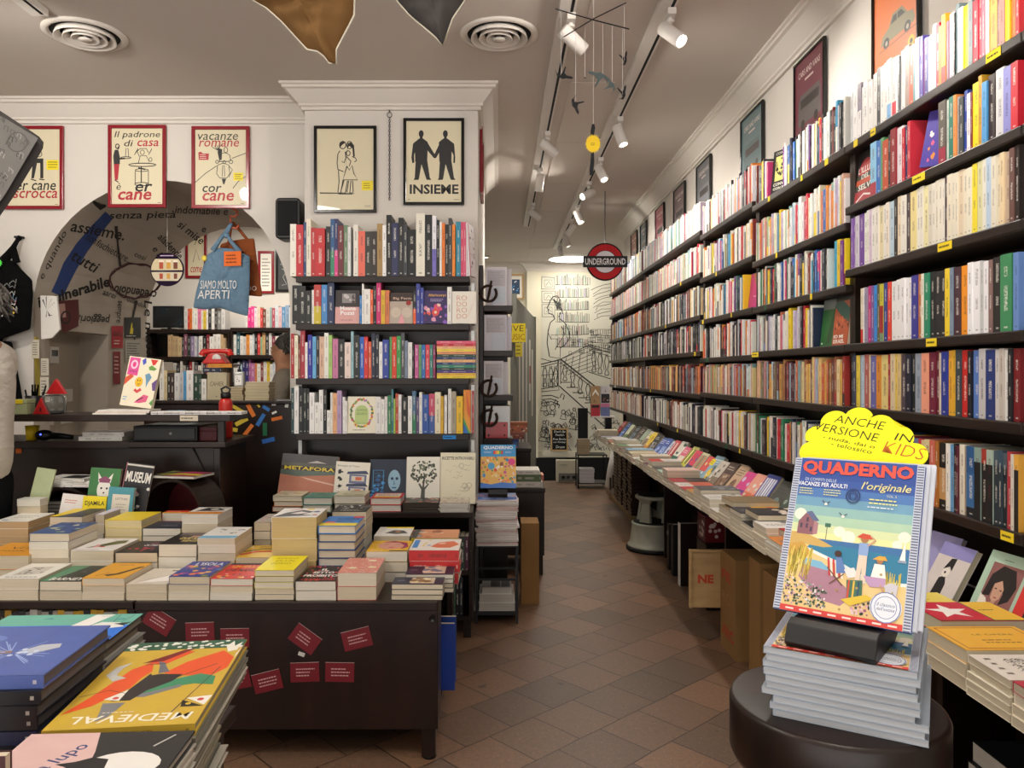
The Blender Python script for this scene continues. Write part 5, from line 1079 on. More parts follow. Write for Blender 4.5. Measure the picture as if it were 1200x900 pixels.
STK=[  # u0, u1, vtop, Y, depth, n, label, colour, lower colours, where, art, extra
 (-6,45,678,r1,.225,2,'white paperback with a grey building, front row at the far left of the low tables','#e9e6de',W4,'the white building paperback',c_plain('#e9e6de',extra=x_build)),
 (46.5,95.5,681,r1,.225,2,'black paperback with a green flank and white title BARNEY, front row','#1f2624',W4,'the black and green paperback',x_green),
 (96.5,146,677.5,r1,.225,3,'orange yellow paperback with a brown horn, front row of the left table','#e3a530',W4,'the orange horn paperback',c_plain('#e3a530',extra=x_horn)),
 (148,195.5,684.5,r1,.225,2,'beige paperback with a white feather shape, front row at the panel corner','#d6cdbf',W4,'the beige feather paperback',c_plain('#d6cdbf',extra=x_feather)),
 (198,245.5,675.5,r1,.225,3,"blue and purple illustrated paperback L'ISOLA in the front row",'#2c3f94',['#d8d0c0','#cfc8b8'],"the blue L'ISOLA paperback",x_isola),
 (247,296.5,678,r1,.225,3,'red paperback with orange and black title, front row beside the bright yellow one','#d2302a',['#d8d0c0','#cfc8b8'],'the red titled paperback',c_plain('#d2302a',extra=x_redt)),
 (298.5,344,668,r1,.22,5,'bright yellow paperback with hand-drawn black title, front row over the red cards','#f0e21c',['#2a2824','#d8d0c0','#e8dc6a'],'the bright yellow front row paperback',c_plain('#f0e21c',extra=x_ymarks)),
 (346,393,681,r1,.22,2,'black and red paperback with white title IL SETTO PROIBITO, front row','#17151a',['#cfc6b4'],'the black IL SETTO PROIBITO paperback',x_setto),
 (395.5,441,671,r1,.225,2,'thick salmon patterned paperback, last cream-paged book of the front row','#dc8f80',['#c0454a'],'the salmon patterned paperback',x_salmon),
 (459,519,684.5,r1,.097,3,'navy book with a small gold picture at the right end of the front row','#23283c',['#1d2233','#191e2e'],'the navy gold-picture book',x_navypic(['#c9a040','#e8d8b0','#8a6a40'])),
 (-30,33,651,r2-.02,.23,2,'big orange hardback with pale page edges at the far left, second row','#e0982c',['#c8742a'],'the big orange hardback at far left',x_or),
 (34.5,80.5,625,r2,.225,6,'blue painted-sky paperback on a tall pile, second row at left','#3a5590',['#d8cfb8','#e0d6c0'],'the blue painted-sky paperback',x_vg),
 (83,133,645,r2,.22,3,'white paperback with a dark green bouquet, second row of the left table','#e6e4e2',['#b8b090','#d9d2c0'],'the white bouquet paperback',c_plain('#e6e4e2',extra=x_flower)),
 (135,184,647.5,r2,.21,3,'black paperback with pink red marks, second row beside the white bouquet','#232024',['#d8a860','#d9c8a0'],'the black paperback with red marks',x_blackred),
 (186,230.5,637.5,r2,.21,3,'dark paperback with pale yellow title, second row, centre of the tables','#26221f',['#d8cba8','#d2c4a2'],'the dark paperback with pale yellow title',x_yel2),
 (231.5,275,630.5,r2,.22,6,'white paperback with a sky blue stripe, on the six-high pile of the second row','#efeeea',['#c9bfb0','#d9c9bc','#d2c6b8'],'the white paperback with blue stripe',c_plain('#efeeea',extra=x_whiteblue)),
 (276.5,316,653,r2,.21,3,'yellow and orange paperback with a black swoosh, between blue-striped pile and tome','#e8c044',['#d8cba8'],'the yellow orange swoosh paperback',x_yo),
 (318,370.5,606,r2,.2,3,'very thick white tome with black and red shapes, highest of the second row','#eceae6',['#dfca94','#d9c48c'],'the thick white tome',x_creambig,0,'#d8c088'),
 (373,417,616,r2,.2,7,'blue hardback with a yellow stripe on the pile beside the thick tome','#2f7fd0',['#2a4a86','#28487e'],'the blue hardback with yellow stripe',x_blueyel,1),
 (429,477,646,r2,.19,3,'yellow book with a pink drawn face, second row toward the right end','#eab82c',['#c9a060','#26283a'],'the yellow drawn-face book',x_face),
 (479.5,538,644.5,r2-.02,.2,3,'white hardback with an orange figure and a red spine facing the viewer','#ece4dc',['#b8b0ac','#b8242a'],'the white red-spined hardback',x_whor,1,None,'front','#c42a2a'),
 (475,531,673,r1+.10,.13,4,'navy book with a portrait picture, just behind the right end of the front row','#23283c',['#1d2233'],'the navy portrait book',x_navypic(['#a8543a','#e0c8b8','#6a7a90'])),
 (-8,33,611,r3,.2,6,'white paperback on a pile of tan-edged books at far left, third row','#ebe8e0',['#cbb08a','#c9ab82'],'the white far left third row paperback',x_w4,0,'#c9aa80'),
 (58,96,605.5,r3,.2,6,'navy paperback with a yellow curved corner, third row at left','#2b3048',W4,'the navy and yellow paperback',x_ny),
 (123,165.5,609.5,r3,.2,6,'plain yellow paperback on the cream-edged pile, third row','#f0d42c',['#e4d8b0','#e0d2a6'],'the plain yellow third row paperback',c_plain('#f0d42c'),0,'#e2d2a2'),
 (167,211,619,r3,.16,5,'plain navy paperback in the third row, behind the red-marked black one','#2a2e42',['#cbb894','#4a4a50'],'the plain navy third row paperback',c_plain('#2a2e42',extra=x_navy)),
 (213.5,255,603.5,r3,.19,6,'white paperback with an orange band and dark drawing, tall third row pile','#ece9e4',['#cfc2a6','#d4c8ae'],'the white orange-banded paperback',c_plain('#ece9e4',extra=x_who)),
 (298,317,612,r3,.2,5,'brown photo-covered book half hidden behind the thick white tome','#9a8872',['#c8ac72','#3f4450'],'the brown photo-covered book',x_brown),
 (389,429,599.5,r3,.17,6,'dark grey book with white shapes, behind the blue and yellow hardbacks','#2a2b2c',['#a9a49a','#5f7fae'],'the dark grey white-shaped book',x_dark3),
 (438,480,628,r3-.02,.19,4,'white book with a grey cat shape and yellow edge, third row right','#eceae4',['#d8d2c4'],'the white cat book',x_cat),
 (481.5,536.5,630.5,r3-.02,.18,3,'tan picture-covered book with a yellow green spine facing the viewer','#d8956a',['#5a5a50','#9a8a6a'],'the tan picture-covered book',x_orcov,1,None,'front','#a8a022'),
]
for s in STK:
 u0,u1,vt,Y,dep,n,lab,c,lows,where,art=s[:11];ex=s[11:]
 hard=bool(ex[0])if ex else False;pg=ex[1]if len(ex)>1 else None;sp=ex[2]if len(ex)>2 else 'left';spc=ex[3]if len(ex)>3 else None
 pile(u0,u1,vt,Y,dep,TZ+.0006,n,(lab,c),lows,where,art,hard,pg,sp,rz=rp.uniform(-.5,.5),name='stacked_book',sp=spc,jit=.002)
# white magazines and small cards further back
pile(20,47,585,3.525,.06,TZ+.0006,8,('small pale grey book on the tan and green pile at far left back','#dcdad4'),['#cfcac0','#5f8a70','#c8b08a','#d8d4cc'],'the small pale grey book',c_plain('#dcdad4'),name='stacked_book')
pile(112,122,603,3.42,.15,TZ+.0006,5,('lilac patterned booklet lying in front of the teal upright book','#c4bcd8'),['#e0dcd4'],'the lilac patterned booklet',lambda a:(a.full('#d8d4e4'),a.blobs(.05,.05,.95,.95,16,['#a8a0d0','#c8a8d0','#f0eef4'],4,(.06,.1))),name='stacked_book')
pile(190,217,601,3.55,.06,TZ+.0006,5,('red and yellow striped book lying in front of the right drum holder','#d8402c'),['#c8b890'],'the red and yellow striped book',lambda a:(a.full('#d8402c'),a.rect(0,0,1,.3,'#e8c83a'),a.lines(.1,.5,.9,.8,1,'#f0d8c8',3)),name='stacked_book')
# upright covers behind
def upr(label,u0,u1,vt,vb,Y,c,art,tilt=-12,roll=0,yaw=0,t_=.016,base=None):
 zb=base if base is not None else V(vb,Y);w_=U(u1,Y)-U(u0,Y);h=(V(vt,Y)-zb)
 o=cover_book('propped_book',label,w_,h,t_,c,art,'books propped at the back of the low tables');return put(o,(U(u0,Y),Y,zb),R(yaw),R(tilt),R(roll))
BLK=[]
def ledge(u0,u1,Y0,Y1,z,label):
 m=MB();m.box(U(u0,Y0),U(u1,Y0),Y0,Y1,TZ+.0005,z,'#14100e','dark_wood');o=m.build('display_riser',bevel=.003);tag(o,label,'riser');return o
ledge(62,152,3.58,3.66,.70,'low dark riser holding the propped cat, yellow and teal books')
def x_cat2(a):
 a.full('#c87a8a');a.rect(0,.5,1,1,'#3f7a44');a.circ(.5,.62,.22,'#eae6de',.19);a.poly([(.3,.74),(.26,.92),(.42,.80)],'#eae6de');a.poly([(.7,.74),(.76,.92),(.58,.80)],'#eae6de');a.poly([(.3,.8),(.5,.86),(.7,.8),(.66,.74),(.34,.74)],'#8a4a6a')
 a.circ(.42,.64,.035,'#23201f');a.circ(.6,.64,.035,'#23201f');a.circ(.51,.56,.03,'#5a3a34');a.poly([(.25,.46),(.75,.46),(.88,.0),(.12,.0)],'#ece8e0');a.text('CRIATA',.28,.28,.74,.40,'#2a2624',.02);a.text('FIABILA',.26,.13,.78,.25,'#2a2624',.02);a.rect(.3,.45,.7,.5,'#6a9aa8')
upr('pink and green upright book with a white cat holding a sheet of words',98,133,551,584,3.632,'#c87a8a',x_cat2,-8,4,4,.018,.7015)
def x_mus(a):a.full('#1c1a1c');a.text('MUSEUM',.06,.68,.96,.86,'#e8e4dc',.03);a.blobs(.06,.04,.96,.6,24,['#d8d4cc','#8a8680','#b8a8a0','#3a3638','#a86a70'],9,(.05,.1));a.rect(0,.95,1,.98,'#d0ccc4');a.rect(0,0,.03,1,'#a86a70')
upr('black and white upright comic titled MUSEUM behind the teal book',134.5,166,546,584,3.63,'#1c1a1c',x_mus,-10,8,6,.014,.7015)
def x_whf(a):a.full('#e6e0dc');a.blobs(.5,.06,.85,.5,7,['#2a2430','#c85a7a','#e8c86a','#3a3040'],5,(.06,.1));a.lines(.15,.7,.7,.84,2,'#c86a4a',2)
upr('small white upright book with a dancing figure, left of the yellow Djamila book',66,92,581.5,598,3.585,'#e6e0dc',x_whf,-12,6,3,.014,.7015)
def x_dj(a):a.full('#ecd820');a.text('DJAMILA',.1,.66,.92,.84,'#2a2810',.02);a.text('RIBEIRO',.1,.40,.88,.58,'#2a2810',.02)
upr('yellow upright book titled DJAMILA RIBEIRO among the propped books',93.5,121,583,601,3.585,'#ecd820',x_dj,-10,2,2,.014,.7015)
def x_tl(a):a.full('#4f97a4');a.rect(.17,.2,.86,.82,'#ddd5c6');a.text('LETTURE',.3,.68,.78,.73,'#5a564e');a.lines(.34,.4,.74,.6,3,'#a8a296',4);a.circ(.3,.3,.04,'#4a5a60');a.rect(.7,.27,.78,.34,'#4a5a60')
upr('teal upright hardback with a cream label, in front of the right drum holder',122.5,152.5,573,602,3.585,'#4f97a4',x_tl,-8,3,0,.02,.7015)
# two half-drum magazine holders
def drum(label,x,y,r,dep,mats,rz=0):
 t=thing('magazine_drum',label,'magazine holder',(x,y,TZ+.001),rz)
 m=MB();n=36;P=[];w=.012
 for rr_ in(r,r-w):
  for yy in(0,dep):P+=[(rr_*math.cos(2*math.pi*k/n-math.pi/2),yy,r+rr_*math.sin(2*math.pi*k/n-math.pi/2))for k in range(n)]
 f=[]
 for k in range(n):
  j=(k+1)%n;f+=[(k,j,n+j,n+k),(2*n+k,3*n+k,3*n+j,2*n+j),(k,2*n+k,2*n+j,j),(n+k,n+j,3*n+j,3*n+k)]
 m.grid(P,f,'#33201a','dark_wood');m.build('drum_shell',t)
 m=MB();m.grid([((r-w)*math.cos(2*math.pi*k/n),dep-.004,r+(r-w)*math.sin(2*math.pi*k/n))for k in range(n)]+[((r-w)*math.cos(2*math.pi*k/n),dep-.012,r+(r-w)*math.sin(2*math.pi*k/n))for k in range(n)],[tuple(range(n)),tuple(range(2*n-1,n-1,-1))]+[(k,(k+1)%n,n+(k+1)%n,n+k)for k in range(n)],'#3a1016',mats);m.build('drum_back',t)
 for s in(-1,1):
  m=MB();m.box(s*.07-.012,s*.07+.012,.02,dep-.02,0,.016 if r>.1 else .01,'#14100e','dark_wood');m.build('foot',t)
d1x,d1y=U(76,3.7),3.70;d2x,d2y=U(203,3.68),3.66
drum('dark drum magazine holder at left on the low tables, white magazines on top',d1x,d1y,.143,.16,'maroon_card')
drum('dark drum magazine holder at right on the low tables, a bright magazine on top',d2x,d2y,.165,.19,'maroon_card',R(-14))
zz=TZ+.05;r5=random.Random(3)
for i in range(10):
 tt=.017;hw=math.sqrt(max(.131**2-(zz+.009-TZ-.144)**2,.002))-.014
 o=lying('magazine','grey-edged magazine, %s from the bottom inside the left drum holder'%ordinal(i+1),2*hw,.13,tt-.001,'#3a383a',None,r5.choice(['#8a8884','#77756f','#9a9894']),'magazines in the left drum holder','magazine',spine='back',rr=r5);o.location=(d1x-hw,d1y+.008,zz);zz+=tt
zz=TZ+.048
for i in range(5):
 tt=.02;hw=math.sqrt(max(.153**2-(zz+.01-TZ-.166)**2,.002))-.02
 o=lying('magazine','grey magazine, %s from the bottom inside the right drum holder'%ordinal(i+1),2*hw,.13,tt-.001,'#4a4848',None,r5.choice(['#8a8884','#66645f','#9a9894']),'magazines in the right drum holder','magazine',spine='back',rr=r5)
 o.matrix_basis=Matrix.Translation((d2x,d2y,zz))@Matrix.Rotation(R(-14),4,'Z')@Matrix.Translation((-hw,.01,0));zz+=tt
zz=TZ+.001+.286+.002
for i,(w_,c)in enumerate(((.25,'#e0ddd6'),(.235,'#e4e1da'),(.22,'#dcd8d2'))):
 o=lying('magazine',('white magazine with a dark picture, topmost on the left drum holder','white magazine second down on the left drum holder','white magazine lowest on the left drum holder')[2-i],w_,.155,.013,c,(lambda a:(a.full('#d8d5ce'),a.rect(.35,.15,.85,.85,'#2a2a2c')))if i==2 else None,'#e8e5de','magazines on the left drum holder','magazine',spine='front',rr=r5)
 o.matrix_basis=Matrix.Translation((d1x,d1y+.075,zz))@Matrix.Rotation(R((-3,4,-6)[i]),4,'Z')@Matrix.Translation((-w_/2,-.0775,0));zz+=.0135
def x_mag2(a):a.full('#3a3a34');a.poly([(0,.2),(.6,.3),(1,.2),(1,.5),(.4,.6)],'#d8c83a');a.poly([(.2,.6),(.9,.55),(1,.9),(.5,1)],'#a8305a');a.poly([(0,.6),(.2,1),(0,1)],'#8a9a4a');a.poly([(.3,0),(.9,0),(1,.2),(.5,.25)],'#b83a5a')
o=lying('magazine','magazine with yellow and crimson shapes balanced on the right drum holder',.23,.17,.012,'#8a8a84',x_mag2,'#e0ddd6',None,'magazine',spine='left',rr=r5)
o.matrix_basis=Matrix.Translation((d2x+.015,d2y+.10,TZ+.001+.33+.002))@Matrix.Rotation(R(-12),4,'Z')@Matrix.Translation((-.115,-.085,0))
# the green curved brochure rack piece at far left
def x_643(a):a.full('#aab38a');a.text('643',.55,.45,.85,.56,'#d86a3a',.04);a.lines(.5,.34,.9,.4,1,'#3a3a34',3)
upr('sage green upright booklet marked 643, left of the left drum holder',19,40,551,588,3.56,'#aab38a',x_643,-9,10,10,.012,TZ+.002)
# ================================================================== cash desk, arch things, room behind
DY0,DY1=3.90,4.36;dx1=U(258,DY0);dx0=-3.1;DZ=1.075
t=thing('cash_desk','tall dark wooden cash desk behind the book tables, with a raised ledge on its front','counter',(dx0,DY0,0))
L=dx1-dx0
m=MB();m.box(0,L-.02,.02,DY1-DY0,.0,DZ-.03,'#120b08','dark_wood');m.build('desk_body',t,bevel=.004)
m=MB();m.box(L-.035,L,.0,.035,0,DZ-.03,'#2a1a10','dark_wood');m.build('corner_post',t,bevel=.004)
m=MB();m.box(-.02,L+.03,-.01,DY1-DY0,DZ-.029,DZ,'#1d120c','shelf_wood');m.build('desk_top',t,bevel=.004)
LZ2=V(486,3.82)
m=MB();m.box(-.02,U(270,3.82)-dx0,-.08,.20,LZ2-.034,LZ2,'#241610','shelf_wood');m.build('raised_shelf',t,bevel=.004)
for x in(U(252,3.86)-dx0,.1):
 m=MB();m.box(x,x+.03,.0,.03,DZ+.001,LZ2-.035,'#17100c','dark_wood');m.build('shelf_post',t)
m=MB();m.box(U(20,3.9)-dx0,U(152,3.9)-dx0,-.012,.019,V(517,3.9)+.0,DZ-.031,'#2e1d14','shelf_wood');m.build('drawer_front',t,bevel=.003)
m=MB();m.box(0,.09,-.0015,-.0004,0,.028,'#c9c0ae','matte_print');a=Art(m,(0,-.0015,0),(.09,0,0),(0,0,.028),'matte_print',.0002);a.lines(.08,.2,.95,.8,1,'#4a463e',3);o=m.build('paper_label',t);o.location=(U(203,3.74)-dx0,-.08,LZ2-.031)
m=MB();m.T=Matrix.Translation((U(16,3.9)-dx0,.018,V(527,3.9)));m.box(0,.03,-.0015,0,-.02,.02,'#d86a2a','matte_print');m.build('sticker',t)
m=MB();m.tube([(U(222,3.9)-dx0,.012,V(520,3.9)),(U(235,3.9)-dx0,.014,V(545,3.9)),(U(257,3.9)-dx0-.03,.01,V(580,3.9)),(U(258,3.9)-dx0-.03,.01,.75)],.003,6,'#111111','rubber');m.build('cable',t)
# cash drawer between desk top and raised shelf
t=thing('cash_box','black metal cash drawer with a small round lock under the raised shelf','cash box',(U(156,3.93),3.93,DZ+.001))
w_=U(231,3.93)-U(156,3.93)
m=MB();m.box(0,w_,0,.3,0,.078,'#0c0c0e','black_plastic');m.build('drawer_box',t,bevel=.004)
m=MB();m.box(.008,w_-.008,-.008,-.0005,.008,.07,'#111113','black_plastic');m.build('drawer_front',t,bevel=.003)
m=MB();m.tube([(w_*.6,-.0085,.04),(w_*.6,-.0125,.04)],.007,12,'#999999','grey_metal');m.build('lock',t)
for i,(u0,u1,h,c,lab)in enumerate(((232,255,.03,'#5a1016','dark red box with a ribbon band under the right end of the raised shelf'),(92,143,.022,'#e6e2da','flat white book lying under the raised shelf of the cash desk'))):
 if i==0:
  t=thing('gift_box',lab,'box',(U(u0,3.96),3.96,DZ+.001));w_=U(u1,3.96)-U(u0,3.96)-.005
  m=MB();m.box(0,w_,0,.12,0,.05,c,'maroon_card');m.build('box_body',t,bevel=.002)
  m=MB();m.box(-.001,w_+.001,-.001,.121,.0505,.07,c,'maroon_card');m.build('box_lid',t,bevel=.002)
  m=MB();m.box(w_*.72,w_*.80,-.0022,.122,0,.0712,'#2a0a0e','maroon_card');m.build('ribbon',t)
 else:
  for k in range(2):
   o=lying('lying_book',('upper white book on the desk under the raised shelf','lower white book on the desk under the raised shelf')[1-k],U(u1,3.95)-U(u0,3.95)-.01*k,.15,h,c,None,'#e4dfd4',None,spine='front',rr=rp);o.location=(U(u0,3.95)+.02*k,3.95,DZ+.001+k*(h+.0005))
t=thing('barcode_scanner','black barcode scanner with a blue light lying under the raised shelf','scanner',(U(52,3.97),3.97,DZ+.001),R(20))
m=MB();m.ball((0,0,.028),(.045,.032,.028),'#0c0c0e','black_plastic');m.tube([(.03,0,.026),(.08,.01,.02),(.13,.02,.012)],[.02,.016,.012],10,'#0c0c0e','black_plastic');m.build('scanner_body',t)
m=MB();m.ball((-.012,-.03,.034),.005,'#2a48ff','blue_led',8,5);m.build('status_light',t)
t=thing('plastic_pot','yellow plastic pot standing on the desk beside the scanner','pot',(U(38,4.0),4.0,DZ+.001));m=MB();m.lathe([(.028,0),(.034,.075),(.031,.075),(.026,.004)],20,'#e8c81e','printed_card');m.build('pot_body',t)
# things on the raised shelf
SZ=LZ2+.0008
def x_note(a):
 a.full('#efe6cc');a.rect(.03,.62,.36,.98,'#e0559a');a.ell(.2,.84,.085,.075,.05,'#f2d0e0');a.circ(.2,.84,.035,'#e8306e');a.text('SMILE',.09,.68,.32,.72,'#6a1a4a')
 a.circ(.45,.50,.12,'#eab92c',.1);a.circ(.41,.53,.012,'#2a1a1a',.02);a.circ(.48,.53,.012,'#2a1a1a',.02);a.poly([(.4,.47),(.45,.44),(.51,.48),(.45,.455)],'#2a1a1a')
 a.poly([(.42,.94),(.52,1),(.56,.9),(.48,.84)],'#4a5ac0');a.poly([(.68,.98),(.92,.98),(.85,.88),(.78,.86)],'#d83a34');a.poly([(.66,.82),(.75,.86),(.92,.8),(.86,.76),(.7,.76)],'#6a9a4a');a.poly([(.6,.66),(.72,.70),(.82,.62),(.74,.5),(.7,.4),(.66,.54)],'#6f9ab8')
 a.stroke([(.36,.34),(.45,.3),(.56,.36)],.09,'#d84a4a');a.poly([(.42,.08),(.68,.26),(.84,.24),(.8,.12),(.6,.08)],'#e0608a');a.stroke([(.5,.12),(.68,.2)],.03,'#2a2a34');a.poly([(.0,.56),(.16,.64),(.26,.6),(.08,.46),(0,.4)],'#d85a3a');a.poly([(.86,.5),(1,.6),(1,.36),(.92,.36)],'#6a4a8a');a.lines(.05,.1,.2,.2,2,'#3a9ad0',3);a.poly([(.9,.1),(1,.2),(1,.05)],'#5a9a4a')
w_=U(181,3.86)-U(142,3.86)
o=cover_book('notebook','cream notebook cover with bright smiley blobs standing on the raised shelf',w_,V(421,3.86)-SZ-.024,.022,'#efe6cc',x_note,None,'notebook');put(o,(U(140,3.86),3.86,SZ+.024),R(-4),R(-10),R(7))
for k,(u0,u1,c)in enumerate(((109,172,'#efe9dc'),(112,175,'#e8d8cc'),(115,176,'#efeae2'))):
 o=lying('booklet',('top','middle','bottom')[2-k]+' pale booklet of the flat pile under the smiley notebook',U(u1,3.82)-U(u0,3.82),.13,.0072,c,None,'#e8e2d6','booklets under the smiley notebook','booklet',spine='front',rr=rp);o.location=(U(u0,3.83),3.825,SZ+k*.0077)
for k in range(26):  # the rows of small white card packets along the shelf
 i,j=k%13,k//13
 t=MB();t.box(-.016,.016,-.02,.02,0,.014,'#e6e2dc','printed_card');t.box(-.0165,.0165,-.0205,.0,.0045,.0095,('#8a8690','#b0a8b8','#5a5a62')[k%3],'printed_card')
 o=t.build('card_packet');tag(o,'small white packet in the two neat rows along the raised shelf edge','packet','small white packets on the raised shelf');o.location=(U(182,3.84)+i*.0285*1.23,3.845+.045*j,SZ)
o=lying('booklet','flat blue booklet behind the rows of white packets',.09,.1,.012,'#5aa8d8',None,None,None,'booklet',rr=rp);o.location=(U(188,3.9),3.9,SZ)
# acrylic stand with red triangles, jar, pens
t=thing('glass_jar','clear round glass jar on the raised shelf under a red triangle','jar',(U(63,3.9),3.9,SZ))
m=MB();m.lathe([(.04,0),(.056,.01),(.06,.05),(.055,.085),(.04,.095),(.038,.092),(.052,.083),(.057,.05),(.053,.012),(.037,.003)],28,'#ffffff','glass_jar');m.build('jar_body',t)
for lab,u0,u1,v0,v1,Y,zb in(('red triangular sign standing on the raised shelf beside the pens',38,57,465,485,3.84,SZ),('red triangular lid on top of the round glass jar',53,77,440,458,3.88,SZ+.1005)):
 t=thing('triangle_sign',lab,'sign',(U(u0,Y),Y,zb));w_=U(u1,Y)-U(u0,Y);h_=(v1-v0)*Y/F
 m=MB();m.prism([(0,0),(w_,0),(w_*.5,h_)],(0,.022),'#d2302c','red_plastic','y');m.build('body',t,bevel=.002)
 m=MB();a=Art(m,(0,0,0),(w_,0,0),(0,0,h_));a.stroke([(.22,.12),(.78,.12),(.5,.7)],.03,'#8a1a1a',True);a.rect(.44,.16,.56,.4,'#3a1014')if 'pens' in lab else None;m.build('print',t)
t=thing('pen_cup','black cup crowded with black pens at the left end of the raised shelf','pen holder',(U(40,3.95),3.95,SZ))
m=MB();m.lathe([(.04,0),(.042,.09),(.039,.09),(.037,.004)],20,'#0c0c0e','black_plastic');m.build('cup',t)
for i in range(14):
 a_=i*2.4;r_=.03*(i%4)/3;m=MB();x,y=r_*math.cos(a_),r_*math.sin(a_);m.tube([(x*.8,y*.8,.006),(x*1.9+.005,y*1.5,.13+.02*math.sin(i*5))],.004,6,'#111111','black_plastic');m.build('pen',t)
t=thing('cardboard_tray','pale green box with a yellow sticker at the left end of the raised shelf','box',(U(16,3.84),3.83,SZ));m=MB();w_=U(33,3.84)-U(16,3.84);m.box(0,w_,0,.07,0,.055,'#9aa884','pale_green_card');m.box(-.001,w_+.001,-.001,.071,.0555,.075,'#9aa884','pale_green_card');m.build('box_body',t,bevel=.002)
m=MB();m.T=Matrix.Translation((w_*.45,-.0012,.062));m.box(-.02,.02,-.0014,0,-.008,.012,'#f0d61e','matte_print');m.build('sticker',t)
# red bottle on the desk end
t=thing('drink_bottle','red metal drink bottle with a black loop cap on the cash desk end','bottle',(U(264.5,4.15),4.15,DZ+.001))
m=MB();m.lathe([(.032,0),(.036,.006),(.036,.185),(.03,.205),(.022,.212)],26,'#c8261f','red_enamel');m.build('bottle_body',t)
m=MB();m.lathe([(.023,.2125),(.027,.214),(.027,.238),(.02,.246)],22,'#0c0c0e','black_plastic');m.tube([(.018,0,.243),(.024,0,.262),(.0,0,.276),(-.024,0,.262),(-.018,0,.243)],.006,8,'#0c0c0e','black_plastic');m.build('cap',t)
m=MB();[m.box(-.0005+.0,.006,-.0366,-.0362,.02+.018*i,.034+.018*i,'#eeeae4','printed_card')for i in range(5)];m.build('print',t)
# dark cabinet with coloured tape, behind the desk in front of the arch
KY=4.58;kx0,kx1=-2.12,-1.19;KZ=V(469.5,KY)
t=thing('taped_cabinet','black cabinet dotted with short strips of coloured tape, right of the cash desk','cabinet',(kx0,KY,0))
m=MB();m.box(0,kx1-kx0,0,.25,0,KZ-.02,'#0d0a09','dark_wood');m.build('cabinet_body',t,bevel=.003)
m=MB();m.box(-.01,kx1-kx0,-.012,.25,KZ-.0195,KZ,'#0d0a09','dark_wood');m.build('cabinet_top',t,bevel=.003)
for u,v,l,h,rot,c in((279,479.5,16,4,-30,'#c9b03a'),(294,481,16,5,-62,'#d2722c'),(283,494,16,5,28,'#c9b03a'),(291,504,16,4.5,52,'#d2722c'),(305.5,492,16,4.5,58,'#3470b4'),(312,478.5,9,4,-32,'#3470b4'),(321,474,5,2.5,0,'#d8d6d0'),(321.5,483.5,6,2.5,25,'#d8d6d0'),(324.5,490.5,13,4,12,'#d2722c'),(310.5,503,15,5,90,'#1f6a44'),(314.5,516,15,5,14,'#2c66b0'),(303,475.5,4,2,-50,'#c9b03a'),(336,475,5,4,80,'#d8d6d0'),(274.5,503.5,8,4.5,-10,'#c9b03a')):
 k=KY/F;m=MB();m.T=Matrix.Translation((U(u,KY)-kx0,-.0006,V(v,KY)))@Matrix.Rotation(R(-rot),4,'Y');m.box(-l/2*k,l/2*k,-.0008,0,-h/2*k,h/2*k,c,'matte_print');m.build('tape_strip',t)
# books and odds on that cabinet
KS=KZ+.0008
x=U(190,4.64)
for i,(c,u0,u1,vt)in enumerate((('#d8d4cc',187,192,424),('#c9b890',192,196,434),('#2a2420',196,200,437),('#3a2a24',200,204,438),('#d0cecc',204.5,210,437),('#b8b6b8',210,215,437),('#4a90c0',215,218.5,435),('#e0dcd8',218.5,226.5,434),('#1e3a2c',226.5,233,438),('#2a4438',233,236,439),('#e4e0d8',236,242,444))):
 h=V(vt,4.65)-KS;m=MB();standing(m,U(u1,4.65)-U(u0,4.65)-.0006,.13,h,c,None,rr=rp);o=m.build('shelf_book');o.location=(U(u0,4.65),4.65,KS);tag(o,'%s upright book, %s from left in the tied row on the taped cabinet'%(cname(c),ordinal(i+1)),'book','tied row of books on the taped cabinet')
def x_cham(a):a.full('#b5aa8c');a.text('CAHIER',.15,.5,.85,.66,'#3a352c',-.005,.1);a.circ(.5,.12,.03,'#3a352c')
o=cover_book('notebook','beige notebook with a handwritten word on its cover standing on the taped cabinet',U(265,4.62)-U(242.5,4.62),V(437,4.62)-KS,.05,'#b5aa8c',x_cham,None,'notebook');put(o,(U(242.5,4.62),4.62,KS),0,R(-3))
for i,(u0,u1,t_,c,lab)in enumerate(((238,260,.028,'#1c2440','navy book lying on the upright notebook on the taped cabinet'),(244,272,.022,'#d08a2a','orange book lying right under the red telephone'))):
 o=lying('lying_book',lab,U(u1,4.66)-U(u0,4.66),.11,t_,c,None,'#8a8478',None,spine='front',rr=rp);o.location=(U(u0,4.66),4.655,(KS+.168,KS+.197)[i])
m=MB();m.box(0,.12,0,.06,0,.166,'#4a4030','cardboard');o=m.build('cardboard_box',bevel=.002);o.location=(U(243,4.69),4.695,KS);tag(o,'plain cardboard box behind the beige notebook, holding up the lying books','box')
t=thing('telephone','old red dial telephone standing on stacked books','telephone',(U(254,4.72),4.715,KS+.2205))
m=MB();P=[(-.075,0),(.075,0),(.06,.02),(.028,.062),(-.028,.062),(-.06,.02)];m.prism(P,(-.052,.052),'#8e1420','red_enamel','y');m.build('phone_body',t,bevel=.006)
m=MB();m.T=Matrix.Translation((.02,-.053,.03))@Matrix.Rotation(R(-70),4,'X');m.lathe([(.026,0),(.028,.004),(.022,.008),(.012,.009)],22,'#d8d0c8','white_metal');m.build('dial',t)
m=MB();m.tube([(-.088,0,.052),(-.08,0,.074),(-.03,0,.078),(.03,0,.078),(.08,0,.074),(.088,0,.052)],[.022,.019,.014,.014,.019,.022],12,'#8e1420','red_enamel');m.build('handset',t)
